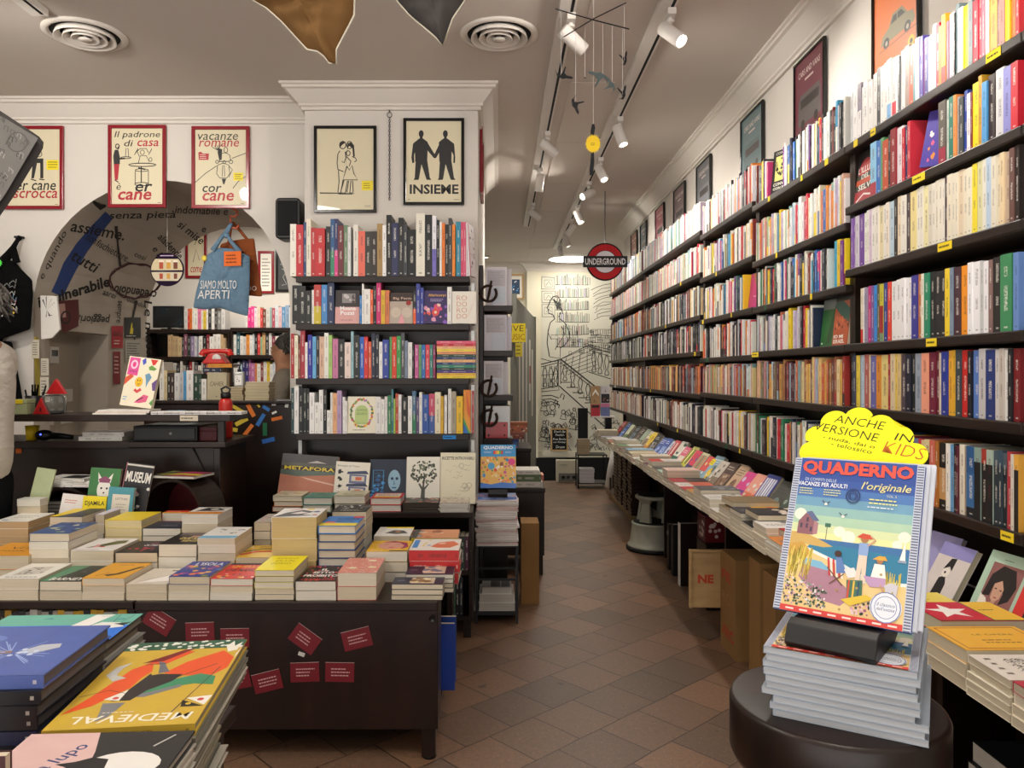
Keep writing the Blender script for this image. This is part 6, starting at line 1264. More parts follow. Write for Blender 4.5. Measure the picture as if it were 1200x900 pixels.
for k in range(5):
 o=lying('lying_book',('top','second','third','fourth','lowest')[4-k]+' beige book of the flat pile in front, right of the beige notebook',U(285,4.62)-U(265.5,4.62),.13,.0155,'#c2b494',None,'#b8a988','first beige pile on the taped cabinet',spine='back',rr=rp);o.location=(U(265.5,4.62)+rp.uniform(-.004,.004),4.61,KS+k*.016)
for k in range(6):
 o=lying('lying_book',('top','second','third','fourth','fifth','lowest')[5-k]+' cream book of the flat pile at the right end of the taped cabinet',U(316,4.62)-U(288,4.62),.13,.018,'#d2c7a8',None,'#cdc09e','second cream pile on the taped cabinet',spine='back',rr=rp);o.location=(U(288,4.62)+rp.uniform(-.004,.004),4.61,KS+k*.0185)
t=thing('sanitizer_bottle','clear pump bottle with a white label standing on the beige pile','bottle',(U(280,4.66),4.67,KS+.0812))
m=MB();m.box(-.03,.03,-.02,.02,0,.09,'#c8cac8','grey_metal');m.build('bottle_body',t,bevel=.008)
m=MB();a=Art(m,(-.02,-.0204,.01),(.04,0,0),(0,0,.06));a.full('#eeece8');a.blobs(.2,.3,.8,.8,4,['#2a2a2a','#4a6a3a'],3,(.08,.14));m.build('label',t)
m=MB();m.lathe([(.012,.0905),(.012,.105),(.005,.107),(.005,.125)],12,'#111111','black_plastic');m.box(-.035,.008,-.007,.007,.1255,.135,'#111111','black_plastic');m.build('pump',t)
# --- the niche fittings in the arch
t=thing('thermostat','white wall thermostat with a dark display inside the arch niche','thermostat',(NX+.0015,5.42,1.55),R(90))
m=MB();m.box(-.055,.055,-.022,0,-.06,.06,'#d0ccc6','white_metal');m.build('housing',t,bevel=.004)
m=MB();m.box(-.038,.038,-.0235,-.0223,-.008,.035,'#15171a','screen_glass');m.build('display',t)
for k,(y,z)in enumerate(((5.36,1.26),(5.60,1.26),(5.36,1.10),(5.60,1.10))):
 t=thing('wall_socket',('upper near','upper far','lower near','lower far')[k]+' white socket plate at the bottom of the arch niche','socket',(NX+.001,y,z),R(90),'socket plates in the niche')
 m=MB();m.box(-.075,.075,-.009,0,-.045,.045,'#cfcbc4','white_metal');m.build('plate',t,bevel=.003)
 for q in(-.035,.035):m=MB();m.box(q-.024,q+.024,-.0115,-.0093,-.026,.026,'#c4c0b8','white_metal');m.build('insert',t,bevel=.002)
# papers and a white bag pinned to the left reveal
def sheet(name,label,cat,quad,c,art=None,mat='matte_print',th=.002,group=None):
 """thin card whose corners (bl, br, tr, tl) are given; thickness away from the viewer's side"""
 m=MB();q=[Vector(p)for p in quad];n=(q[1]-q[0]).cross(q[3]-q[0]).normalized()*th
 m.grid([tuple(p)for p in q]+[tuple(p-n)for p in q],[(0,1,2,3),(7,6,5,4),(0,4,5,1),(1,5,6,2),(2,6,7,3),(3,7,4,0)],c,mat)
 if art:art(Art(m,q[0],q[1]-q[0],q[3]-q[0],mat))
 o=m.build(name);return tag(o,label,cat,group)
def pq(u0,v0,u1,v1,Y):return[(U(u0,Y),Y,V(v1,Y)),(U(u1,Y),Y,V(v1,Y)),(U(u1,Y),Y,V(v0,Y)),(U(u0,Y),Y,V(v0,Y))]
t=thing('paper_bag','white paper bag with a dark leaf print pinned beside the arch niche','paper bag',(U(59,4.835),4.838,V(372,4.84)))
k=4.84/F;m=MB();m.prism([(-11*k,25.5*k),(8*k,25*k),(12*k,-14*k),(3*k,-24*k),(-10*k,-26*k)],(-.012,.008),'#dcd8d2','sheet_paper','y');m.build('bag_body',t,bevel=.003)
m=MB();a=Art(m,(-11*k,-.0125,-26*k),(22*k,0,0),(0,0,51*k),'matte_print');[a.poly([(.36,.68),(x,y),(x+.05,y+.03)],'#3a3a3a')for x,y in((.12,.9),(.3,.97),(.6,.92),(.75,.84),(.3,.5),(.5,.52))];a.rect(.42,.55,.66,.56,'#2a2a2a');m.build('leaf_print',t)
for i,(u0,v0,u1,v1,c)in enumerate(((48,420,57,440,'#c9c1b0'),(47,442,57,470,'#cfc8b8'),(37,398,46,420,'#c8c0ac'))):
 sheet('paper_note',('upper','lower','small')[i]+' curled paper note stuck on the arch edge behind the pens','note',pq(u0,v0,u1,v1,4.845),c,lambda a:a.lines(.15,.15,.85,.9,6,'#5a544c',4),th=.0015)
# posters hanging on the right-hand jamb side of the reveal (dalla... flyers)
def on_reveal(u0,v0,u1,v1):return[vault_hit(u0,v1,.006),vault_hit(u1,v1,.006),vault_hit(u1,v0,.006),vault_hit(u0,v0,.006)]
for lab,q,c,ar in(('red flyer stuck on the far inner edge of the arch',(131,382,144,408),'#a8242c',lambda a:(a.text('dalla',.05,.55,.95,.8,'#1a1414'),a.lines(.2,.15,.8,.4,2,'#e8d8d0',3))),
       ('black and yellow flyer on the far inner edge of the arch',(146,372,165,396),'#22231f',lambda a:(a.poly([(.3,.2),(.5,.2),(.55,.9),(.4,.7)],'#d8c42a'),a.lines(.1,.05,.9,.15,1,'#e8e4d8',3))),
       ('grey printed flyer below the black and yellow one in the arch',(147,398,166,424),'#a8a498',lambda a:a.lines(.1,.1,.9,.9,7,'#4a4a46',5)),
       ('narrow dark red poster low on the inner edge of the arch',(133,412,141,450),'#7e1a22',lambda a:a.lines(.1,.3,.9,.9,5,'#d8b8b0',5))):
 sheet('flyer',lab,'flyer',on_reveal(*q),c,ar,th=.0015,group=None)
# --- the room behind the arch
BY=8.50
def bshelf(u0,u1,vs,Y,label,x1=None):
 x0_,x1_=U(u0,Y),(U(u1,Y));t=thing('back_bookcase',label,'bookcase',(x0_,Y,0));w_=x1_-x0_
 for v in vs:m=MB();m.box(.021,w_-.021,0,.22,V(v,Y)-.04,V(v,Y),'#17110e','dark_wood');m.build('shelf',t)
 m=MB();m.box(0,w_,.222,.24,0,V(vs[0],Y)-.041,'#120d0b','dark_wood');m.build('back_panel',t)
 for x in(0,w_-.02):m=MB();m.box(x,x+.02,0,.22,0,V(vs[0],Y)+.0,'#17110e','dark_wood');m.build('upright',t)
bshelf(172,269,(386,418,450),BY,'dark bookcase in the room behind the arch, left unit')
bshelf(270,349,(384,416,448),BY-.02,'dark bookcase in the room behind the arch, right unit behind the seated shelves')
rb=random.Random(77);seqs=[
 (386,213,268,'#d0cdc8 #c83a2c #d8702c #e2dcd0 #e4e0d8 #d87a9c #e0dcd0 #d8b83a #e4e0da #2a2c30 #e8e4de #3a3634 #8a8884 #d0ccc8'.split(),60),
 (418,194,268,'#c2a47c #b89a74 #bea27a #b89c76 #c8b088 #3a3a40 #7a4a5a #2c3432 #8a7a9c #c8c4c8 #8a90a0 #e0dcd4 #2a2a2e #7a1c24 #e4e0da #d8d4ce #e0dcd6'.split(),55),
 (450,196,268,'#8a2028 #c8c4bc #3a3a3e #d8d4cc #b0aca4 #2a2a2e'.split(),50),
 (384,285,346,'#e0dcd4 #d82a7c #d83a84 #e4c8d0 #d8c4b0 #c83a3a #6a3a2a #c8c4bc #8aa4a0 #a84a5a #c8ccd0 #d8b0b0 #5a8ab0 #8aa0b8'.split(),50),
 (416,271,346,'#e0dcd4 #2c5a64 #dedad2 #c8c4c0 #d88a3a #e0dcd4 #c8ccd0 #1c1c20 #c83a3a #8ab08a #c8a06a #2a2a2e #d8d4ce #7a2a3a'.split(),55),
 (448,271,346,'#dad6d0 #c8ccd4 #b8d0d8 #2a2460 #2c2468 #a05a8a #b06a9a #c87a4a #e0dcd4 #7a2a20 #d8d4ce #d8b83a'.split(),55)]
SN={(386,0):'upper shelf of the left back-room unit',(418,0):'middle shelf of the left back-room unit',(450,0):'lower shelf of the left back-room unit',(384,0):'upper shelf of the right back-room unit',(416,0):'middle shelf of the right back-room unit',(448,0):'lower shelf of the right back-room unit'}
for v,u0,u1,cs,hp in seqs:
 x=U(u0,BY)+.022;n=0
 while x<U(u1,BY)-.06:
  c=cs[n%len(cs)];tt=rb.uniform(.02,.045)
  m=MB();standing(m,tt-.001,.15,rb.uniform(.2,.255),c,None,rr=rb);o=m.build('background_book');o.location=(x,BY+.01,V(v,BY-(.02 if u0>269 else 0))+.0008);x+=tt;n+=1
  tag(o,'%s spine, %s from left on %s'%(cname(c),ordinal(n),SN[(v,0)]),'book','books on the '+SN[(v,0)])
t=thing('monitor','dark flat screen on the top of the back-room shelves behind the arch','screen',(U(178,8.3),8.30,V(386,8.5)))
t.location=(U(176,8.46),8.52,V(386,BY)+.001)
m=MB();w_=.34;m.box(0,w_,0,.03,.02,.26,'#0c0c0e','black_plastic');m.build('bezel',t,bevel=.004)
m=MB();m.box(.015,w_-.015,-.0015,-.0004,.035,.245,'#0c0c0e','screen_glass');m.build('screen',t)
m=MB();m.box(w_/2-.07,w_/2+.07,-.02,.09,0,.008,'#0c0c0e','black_plastic');m.box(w_/2-.02,w_/2+.02,.031,.045,.008,.15,'#0c0c0e','black_plastic');m.build('stand',t)
for i,(c,w__)in enumerate((('#a5a29c',.22),('#8a8883',.22))):
 pass
for lab,u0,u1,v0,v1,fr,pc,ar in(
 ('red framed dog poster on the back-room wall, half behind the denim bag',217,242,268,326,'red_frame','#ddd3b4',lambda a:(a.text('come',.15,.07,.85,.2,RD,.01,.2),a.stroke([(.3,.3),(.5,.6),(.7,.35)],.03,K),a.stroke([(.4,.7),(.6,.85)],.03,K))),
 ('red framed sheet of small writing on the back-room wall',302,321,294,344,'red_frame','#e4e0d4',lambda a:a.lines(.12,.1,.9,.9,9,'#6a6460',4)),
 ('black framed chalk drawing on the back-room wall beside the speaker',322.5,343,288,342,'black_frame','#2c2e2e',lambda a:(a.text('FIERA',.1,.84,.9,.93,'#c9c9c4'),a.stroke([(.2,.6),(.5,.8),(.8,.6),(.2,.6)],.02,'#c9c9c4'),a.stroke([(.3,.5),(.7,.45),(.4,.3),(.7,.12),(.3,.1)],.03,'#c9c9c4')))):
 yb=8.8-.022;poster('framed_poster',lab,U(u0,yb),yb,V(v1,yb),U(u1,yb)-U(u0,yb),V(v0,yb)-V(v1,yb),0,fr,pc,ar,'framed posters of the shop',.03)
# round beer sign hanging by a thread from the vault
t=thing('hanging_sign','round hanging sign with rows of beer glasses and dark bands in the arch','sign',(U(196,5.1),5.1,V(316,5.1)))
r_=19.5*5.1/F
m=MB();m.tube([(0,-.006,0),(0,.006,0)],r_,40,'#2a1a34','printed_card');m.build('sign_disc',t)
m=MB();a=Art(m,(-r_,-.0062,-r_),(2*r_,0,0),(0,0,2*r_),'printed_card')
def hband(y0,y1,c):a.poly([(.5+.47*math.cos(th),.5+.47*math.sin(th))for th in[math.asin(max(-1,min(1,(y-.5)/.47)))for y in[y0+(y1-y0)*i/6 for i in range(7)]]]+[(.5-.47*math.cos(th),.5+.47*math.sin(th))for th in[math.asin(max(-1,min(1,(y-.5)/.47)))for y in[y1-(y1-y0)*i/6 for i in range(7)]]],c)
hband(.48,.82,'#d8c8a0');hband(.16,.42,'#d8ccb0');a.rect(.3,.9,.7,.93,'#c9b0d0')
for x,c in((.33,'#b84a2c'),(.55,'#d8a040'),(.76,'#7a3a24')):a.rect(x-.06,.52,x+.06,.72,c);a.rect(x-.07,.72,x+.07,.78,'#efe6d4');a.rect(x-.05,.22,x+.05,.38,c)
m.build('sign_print',t)
m=MB();m.tube([(0,0,r_-.002),(0,0,AZ+math.sqrt(AR**2-(U(196,5.1)-AX)**2)-V(316,5.1)-.001)],.0012,5,'#e9e6df','thread');m.build('thread',t)
# --- cloth bags
def sack(name,label,cat,outline,Y,th,cloth,parts=None,loc=None,group=None,puff=.5):
 """a soft flat bag: photo outline (u, v) at depth Y, puffed to thickness th"""
 cx=sum(p[0]for p in outline)/len(outline);cy=sum(p[1]for p in outline)/len(outline)
 t=thing(name,label,cat,(U(cx,Y),Y,V(cy,Y)),0,group);k=Y/F
 n=len(outline);P=[];rr=random.Random(int(cx*7+cy));rings=7
 for side in(-1,1):
  for r in range(1,rings+1):
   f=r/rings;d=th/2*math.sqrt(max(1-f**2.2,0))
   for(u,v)in outline:
    x,z=(u-cx)*k*f,-(v-cy)*k*f
    d2=d*(1+.35*math.sin(9*x/max(th,.03)+5*f)*.6+.25*math.sin(14*z/max(th,.03)))
    P.append((x,side*d2 if r<rings else side*.0015,z))
  P.append((0,side*th/2,0))
 R_=n*rings;f=[]
 for s in(0,1):
  b=s*(R_+1);c=b+R_
  for i in range(n):
   j=(i+1)%n
   f.append((c,b+j,b+i)if s else(c,b+i,b+j))
   for r in range(rings-1):
    q=(b+r*n+i,b+(r+1)*n+i,b+(r+1)*n+j,b+r*n+j);f.append(q[::-1]if s else q)
 for i in range(n):
  j=(i+1)%n;f.append(((rings-1)*n+i,R_+1+(rings-1)*n+i,R_+1+(rings-1)*n+j,(rings-1)*n+j))
 m=MB();m.grid(P,f,'#888888',cloth,True);m.build('bag_body',t,sub=1);return t,k,cx,cy
def dense(o,n=6):
 out=[]
 for i,p in enumerate(o):
  q=o[(i+1)%len(o)]
  out+=[(p[0]+(q[0]-p[0])*k/n,p[1]+(q[1]-p[1])*k/n)for k in range(n)]
 return out
Yb=5.02;hk=(U(272,5.05),5.05)
ztop=AZ+math.sqrt(AR**2-(hk[0]-AX)**2)
t=thing('hook_ring','orange plastic hook ring hanging from the arch vault, carrying two bags','hook',(hk[0],hk[1],V(258,5.05)))
zt=ztop-V(258,5.05)
m=MB();m.tube([(0,0,zt-.002),(0,0,.075)],.004,6,'#3a3a3a','dark_metal');m.build('rod',t)
m=MB();m.tube([(.0,0,.075),(.03,0,.065),(.035,0,.04),(.015,0,.02),(-.01,0,.03),(-.012,0,-.01),(.0,0,-.05),(.03,0,-.055),(.045,0,-.03)],.008,8,'#c9603d','orange_plastic');m.build('hook',t)
t,k,cx,cy=sack('tote_bag','blue denim tote bag lettered SIAMO MOLTO APERTI hanging in the arch','bag',dense([(243,298),(256,290),(272,291),(286,297),(293,300),(293,330),(291,371),(276,367),(258,361),(240,363),(226,361),(230,340),(237,315)]),Yb,.06,'blue_denim')
m=MB();a=Art(m,((225-cx)*k,-.037,-(372-cy)*k),(68*k,0,0),(0,0,82*k),'matte_print');a.text('SIAMO MOLTO',.18,.40,.80,.52,'#e8e8e6',.0,.1);a.text('APERTI',.13,.26,.68,.38,'#e8e8e6',.0,.1);m.build('lettering',t)
m=MB();a=Art(m,((265-cx)*k,-.040,-(313-cy)*k),(20*k,0,.004),(0,0,17*k),'matte_print');a.full('#e8702c');a.lines(.12,.15,.9,.85,3,'#5a2a10',3);m.build('price_note',t)
m=MB();m.tube([((250-cx)*k,-.01,-(294-cy)*k),((258-cx)*k,-.012,-(282-cy)*k),((265-cx)*k,-.004,-(272-cy)*k),((269-cx)*k,.02,-(262-cy)*k)],[.018,.013,.012,.01],10,'#5f7f98','blue_denim');m.tube([((282-cx)*k,-.008,-(296-cy)*k),((272-cx)*k,-.012,-(284-cy)*k),((266-cx)*k,-.006,-(275-cy)*k),((270-cx)*k,.02,-(261-cy)*k)],[.018,.013,.012,.01],10,'#5f7f98','blue_denim');m.ball(((266-cx)*k,-.008,-(276-cy)*k),(.022,.018,.02),'#5f7f98','blue_denim');m.build('strap',t)
m=MB();m.ball(((240-cx)*k,-.01,-(303-cy)*k),(.018,.01,.02),'#e8d04a','printed_card',8,6);m.build('yellow_tag',t)
t,k,cx,cy=sack('tote_bag','rust brown tote bag hanging behind the blue denim one','bag',dense([(258,286),(270,282),(284,280),(298,279),(302,310),(308,348),(285,346),(262,345),(256,320)]),Yb+.09,.05,'rust_cloth')
m=MB();a=Art(m,((290-cx)*k,-.033,-(342-cy)*k),(14*k,0,0),(0,0,7*k),'matte_print');a.text('DO',.1,.1,.9,.9,'#e0d0c4');m.build('lettering',t)
m=MB();m.tube([((268-cx)*k,0,-(284-cy)*k),((272-cx)*k,-.02,-(268-cy)*k),((275-cx)*k,-.04,-(262-cy)*k)],.01,8,'#8c4a2e','rust_cloth');m.tube([((290-cx)*k,0,-(281-cy)*k),((280-cx)*k,-.02,-(268-cy)*k),((275-cx)*k,-.04,-(262-cy)*k)],.01,8,'#8c4a2e','rust_cloth');m.build('strap',t)
Yk=4.74
t,k,cx,cy=sack('tote_bag','black tote bag with coloured scribble print and round sticker hanging on the left wall','bag',dense([(-46,312),(-20,300),(8,304),(18,306),(24,314),(38,328),(39,345),(36,386),(15,393),(-10,402),(-40,404),(-50,360)]),Yk,.10,'black_cloth')
m=MB();a=Art(m,((-40-cx)*k,-.062,-(372-cy)*k),(68*k,0,0),(0,0,46*k),'matte_print');r_=random.Random(5)
for i in range(70):x,y=r_.random()*.9,r_.random()*.9;a.stroke([(x,y),(x+.05,y+.09*r_.random()),(x+.09,y-.02),(x+.1,y+.08)],.012,r_.choice(['#c9c9c6','#b86a74','#6a8aa8','#d8d4cc','#8a8a88']))
m.build('scribble_print',t)
m=MB();a=Art(m,((13-cx)*k,-.058,-(370-cy)*k),(13*k,0,0),(0,0,10*k),'matte_print');a.circ(.5,.5,.4,'#e0c83a');a.poly([(0,.42),(1,.42),(1,.58),(0,.58)],'#c83a2c');m.build('round_sticker',t)
m=MB();pts=[]
for i in range(32):q=10*k*(1 if i%2 else .86);pts.append(((1-cx)*k+q*math.cos(R(i*11.25)),-.066,-(310-cy)*k+q*.62*math.sin(R(i*11.25))))
m.face(pts,'#4fd84a','matte_print');m.face([(p[0],p[1]+.0015,p[2])for p in pts][::-1],'#4fd84a','matte_print');m.build('price_star',t)
m=MB();m.tube([((4-cx)*k,0,-(306-cy)*k),((12-cx)*k,-.01,-(298-cy)*k),((17-cx)*k,-.01,-(290-cy)*k),((18-cx)*k,.02,-(281-cy)*k),((15-cx)*k,.06,-(277-cy)*k)],[.03,.024,.016,.012,.018],10,'#0d0d0e','black_cloth');m.tube([((20-cx)*k,0,-(308-cy)*k),((19-cx)*k,-.015,-(299-cy)*k),((17-cx)*k,-.01,-(290-cy)*k)],[.022,.02,.016],10,'#0d0d0e','black_cloth');m.build('strap',t)
m=MB();m.tube([((15-cx)*k,.02,-(277-cy)*k),((15-cx)*k,.108,-(275-cy)*k)],.008,8,'#222222','dark_metal');m.build('peg',t)
t,k,cx,cy=sack('cloth_bag','limp black cloth bag hanging below the scribble tote at the far left wall','bag',dense([(-20,398),(14,400),(18,420),(24,452),(27,470),(10,476),(-20,474)]),Yk+.05,.04,'black_cloth')
m=MB();m.tube([((0-cx)*k,0,-(399-cy)*k),((0-cx)*k,.04,-(390-cy)*k)],.012,8,'#0d0d0e','black_cloth');m.build('strap',t)
# bags hung from the ceiling, their lower corners in view
def cbag(label,outline,Y,cloth,th):
 t,k,cx,cy=sack('hanging_bag',label,'bag',dense(outline,4),Y,th,cloth)
 zt=CEIL-V(cy,Y);us=[p[0]for p in outline];vs=[p[1]for p in outline];top=-(min(vs)-cy)*k
 m=MB()
 for u in(min(us)*.7+max(us)*.3,min(us)*.3+max(us)*.7):m.tube([((u-cx)*k,0,top-.02),((sum(us)/len(us)-cx)*k*.4,0,zt-.004)],.006,8,'#888888',cloth)
 m.build('strap',t);n=len(outline)
 m=MB();q=[p for p in outline if p[1]>-60]
 m.tube([((u-cx)*k*1.0,0,-(v-cy)*k*1.0)for u,v in q],.0028,6,'#cfc6b4','seam_thread');m.build('seam',t)
cbag('brown canvas bag corner hanging from the ceiling at the top of the view',[(400,-120),(416,-30),(415,18),(394,58),(394,75),(386,74),(380,66),(372,60),(360,58),(330,25),(312,9),(296,0),(250,-60),(270,-130)],2.0,'brown_canvas',.10)
cbag('dark grey canvas bag corner hanging from the ceiling, right of the brown one',[(560,-100),(545,0),(530,22),(519,54),(511,44),(480,18),(466,2),(440,-50),(450,-110)],2.1,'grey_canvas',.09)
t,k,cx,cy=sack('hanging_bag','grey bag printed with dense street drawings hanging at the upper left edge','bag',dense([(-14,120),(56,166),(18,228),(-10,268),(-70,230),(-60,130)],4),2.25,.05,'grey_canvas')
m=MB();a=Art(m,((-70-cx)*k,-.031,-(268-cy)*k),(126*k,0,0),(0,0,148*k),'matte_print');r_=random.Random(31)
a.poly([(.45,.96),(.97,.69),(.68,.27),(.48,.02),(.02,.28),(.1,.9)],'#625e5a')
def inq(x,y):return x<.93-(max(0,.69-y))*.66 and x<.93-(max(0,y-.69))*1.7 and y>.12+abs(x-.48)*.5
for i in range(160):
 x,y=r_.random()*.9,r_.random()
 if inq(x+.04,y)and inq(x,y):a.stroke([(x,y),(x+.02*r_.random(),y+.03),(x+.04,y+.02*r_.random()),(x+.03,y-.02)],.006+.008*r_.random(),r_.choice(['#484542','#3a3836','#86817b']))
a.ell(.78,.66,.09,.075,.01,'#4a4744');m.build('street_print',t)
m=MB();m.tube([((-30-cx)*k,0,-(130-cy)*k),((-40-cx)*k,0,CEIL-V(cy,2.25)-.004)],.006,8,'#777777','grey_canvas');m.build('strap',t)
# ================================================================== the long display counter below the wall bookcase
CX,CZ=.99,.75
t=thing('display_counter','long dark display counter covered with books along the wall of shelves','counter',(CX,1.05,0))
Lc=8.45-1.05
m=MB();m.box(.06,XR-CX-.002,0,Lc,CZ-.028,CZ,'#1a100c','dark_wood');m.build('counter_top',t,bevel=.003)
for y in(.03,1.15,3.25,4.85,7.195):
 m=MB();m.box(.28,XR-CX-.002,y,y+.028,.002,CZ-.029,'#120b08','dark_wood');m.build('partition',t)
m=MB();m.box(XR-CX-.02,XR-CX-.002,.0,Lc,.12,CZ-.03,'#0e0907','dark_wood');m.build('back_panel',t)
rc=random.Random(40)
LEANX=1.215
def lie_on_counter(y0,w_,n,t_,c,cs,lab,where,art=None,l_=.205,x=None,z=None,page=None,rz=0,hard=False):
 """stack whose short edge faces the aisle: local w along x, long side across"""
 z=z if z is not None else CZ+.0006
 for i in range(n):
  top=i==n-1
  o=lying('counter_book',lab if top else '%s book under %s'%(ordinal(n-i),where),l_,w_,t_-.0004,c if top else rc.choice(cs),art if top else None,page,'counter stack under '+where,hard=hard,spine='back',rr=rc)
  dx=0 if top else rc.uniform(-.004,.006)
  o.matrix_basis=Matrix.Translation(((x if x is not None else CX)+dx+l_/2,y0+w_/2+(0 if top else rc.uniform(-.002,.002)),z+i*t_))@Matrix.Rotation(R(rz+rc.uniform(-1,1)),4,'Z')@Matrix.Translation((-l_/2,-w_/2,0))
def z_line(a):
 a.full('#dcd2c8');r=random.Random(5)
 for i in range(60):x,y=.25+.45*r.random(),.3+.5*r.random();a.stroke([(x,y),(x+.04,y+.05),(x+.08,y-.03),(x+.05,y-.06)],.008,'#3c3a3c')
 a.lines(.08,.15,.16,.9,4,'#7a726a',3)
def z_yel(a):a.full('#e8b040');a.stroke([(.06,.07),(.94,.07),(.94,.93),(.06,.93)],.02,'#8a2a20',True);a.text('LE OPERE',.35,.6,.8,.66,'#6a3a18',0);a.lines(.35,.25,.8,.45,2,'#8a5a20',4)
def z_star(a):
 a.full('#e8b83a');a.rect(0,0,.62,1,'#c8283c');a.poly([(.30+.26*(1 if i%2==0 else .4)*math.sin(R(i*36)),.5+.38*(1 if i%2==0 else .4)*math.cos(R(i*36)))for i in range(10)],'#f2efe8');a.lines(.68,.5,.92,.62,1,'#4a3a14',3);a.rect(0,0,1,.03,'#1f5a3c');a.rect(.615,0,.63,1,'#1f5a3c')
IV=['#eae0ca','#e6dac4','#ece4d0','#e0d5be']
lie_on_counter(1.345,.135,4,.021,'#b8384a',IV,'red-covered book on the counter at the lower right corner of the view','the corner red-covered book',lambda a:a.full('#b8384a'))
lie_on_counter(1.487,.136,5,.0165,'#dcd2c8',IV,'cream book with a pen drawing on its cover, on the near end of the counter','the pen drawing book',z_line,page='#e2d6bc')
lie_on_counter(1.63,.15,3,.030,'#e8b040',IV,'yellow book with a thin red border, beside the pen drawing book on the counter','the yellow red-bordered book',z_yel,page='#e2d6bc')
lie_on_counter(1.79,.15,2,.030,'#1f5a3c',IV,'dark green book lying under the red star book','the dark green book on the counter',lambda a:a.full('#1f5a3c'))
lie_on_counter(1.80,.145,1,.036,'#c8283c',IV,'thick red and yellow book with a white star on the counter','the star book',z_star,z=CZ+.0615,x=1.035,page='#e4d8be')
def z_yplain(a):a.full('#e8d25c');a.lines(.3,.4,.8,.6,2,'#8a7a2a',3)
lie_on_counter(1.955,.14,3,.026,'#e8d25c',IV,'pale yellow book on the counter just beyond the star book','the pale yellow counter book',z_yplain)
def z_mix(cols,words=None):
 def f(a):
  a.full(cols[0]);k=len(cols)
  if k>1:a.rect(.0,.0,.42,1,cols[1])
  if k>2:a.blobs(.45,.1,.95,.9,6,cols[2:],4,(.08,.14))
  if words:a.lines(.1,.3,.9,.6,2,words,5)
 return f
# (y0, w, n, thickness, colour, label words, art); nearer part hidden behind the holiday book stand
seq=[(2.10,'white','#e8e6e0',['#e8e6e0','#d8d4cc','#8a8a8a']),(2.25,'yellow flagged cream','#e4d8b8',['#e4d8b8','#e8c83a']),(2.40,'black and orange photo','#1d1c20',['#1d1c20','#e8982c','#d8d4cc','#4a4a4c']),
    (2.55,'scarlet','#c8281f',['#c8281f','#d83a2c','#f0d8c8']),(2.70,'pale blue and orange','#8ab0c0',['#8ab0c0','#e08a3a']),(2.85,'grey photo','#e2e0dc',['#e2e0dc','#eceae6','#2a2a2e','#6a6a6c']),
    (3.00,'black-spined white','#ddd8d0',['#ddd8d0','#1f2022','#b8b4ac']),(3.15,'navy and orange patched','#23283a',['#e8b030','#23283a','#d8522c']),(3.31,'tan','#8a7656',['#8a7656']),(3.47,'plain white','#e6e2dc',['#e6e2dc']),
    (3.62,'white dark-bird','#e4e2de',['#e4e2de','#dcdad4','#2a2c30']),(3.77,'dark photo','#6a6c70',['#6a6c70','#4a4c50','#9a9c9e']),(3.92,'cream and ochre','#e0cfa4',['#e0cfa4','#c89a4a']),(4.07,'black','#1f1d20',['#1f1d20','#c8283a']),
    (4.22,'coral','#d8604a',['#d8604a','#e8e0d8']),(4.37,'crimson and black','#b02238',['#1f1d20','#b02238']),(4.52,'pale pink','#e8c8bc',['#e8c8bc']),(4.67,'mint','#bcd4c4',['#bcd4c4']),(4.83,'dark grey','#3a3a3c',['#3a3a3c']),(4.98,'red-titled white','#e6e0d8',['#e6e0d8','#c83a34']),(5.13,'plum','#5a2c3c',['#5a2c3c']),(5.28,'ivory','#e6dec8',['#e6dec8']),
    (5.44,'sage','#a8b49a',['#a8b49a']),(5.6,'rose and white','#c86a78',['#c86a78','#e8e4e0']),(5.75,'sand','#d8c8a8',['#d8c8a8']),(5.9,'sky','#8ab4d0',['#8ab4d0']),(6.05,'black-banded cream','#e0d8c4',['#e0d8c4','#1f1f22']),(6.2,'maroon','#6a2230',['#6a2230']),(6.36,'white and green','#e4e4dc',['#e4e4dc','#5a8a5a']),(6.52,'pale grey','#c8c8c4',['#c8c8c4']),(6.68,'beige','#d8caac',['#d8caac']),(6.84,'brick','#a8563c',['#a8563c']),(7.0,'off white','#e4e0d8',['#e4e0d8']),(7.16,'green-titled','#dcdcd0',['#dcdcd0','#4a7a5a']),(7.32,'greyish lilac','#b8b0c0',['#b8b0c0']),(7.48,'dark brown','#4a3428',['#4a3428']),(7.64,'cream','#e6dcc0',['#e6dcc0']),(7.8,'red-spotted','#c8444a',['#c8444a','#e8e0d8']),(7.96,'black-and-white','#2a2a2c',['#2a2a2c','#d8d6d0'])]
for i,(y0,nm,c,cols)in enumerate(seq):
 nxt=seq[i+1][0]if i+1<len(seq)else y0+.15
 n=rc.choice((3,3,4,5));tt=rc.choice((.014,.017,.02))
 l_=rc.uniform(.185,.21)
 lie_on_counter(y0,min(nxt-y0-.004,.15),n,tt,c,IV+['#e8e4dc','#d8d0c4'],'%s book on the counter edge, %s stack beyond the pale yellow one'%(nm,ordinal(i+1)),'the %s counter edge book'%nm,z_mix(cols,'#8a8478'),l_,page=rc.choice(IV))
# a second layer of odd books on the edge stacks
for y0,z0,c,nm,w__ in((2.56,.085,'#c62a22','big scarlet book laid on top of the scarlet and white counter stacks',.2),(3.30,.085,'#8a7656','tan notebook laid crosswise on top of the counter stacks',.17),(2.98,.09,'#2a2a2e','grey photo book laid on top of the counter stacks before the tan one',.16)):
 o=lying('counter_book',nm,.2,w__,.022,c,z_mix([c,c,'#e8d8c8'])if c!='#8a7656' else z_mix([c]),'#e2d6bc',None,spine='back',rr=rc);o.location=(1.005,y0,CZ+z0+.012)
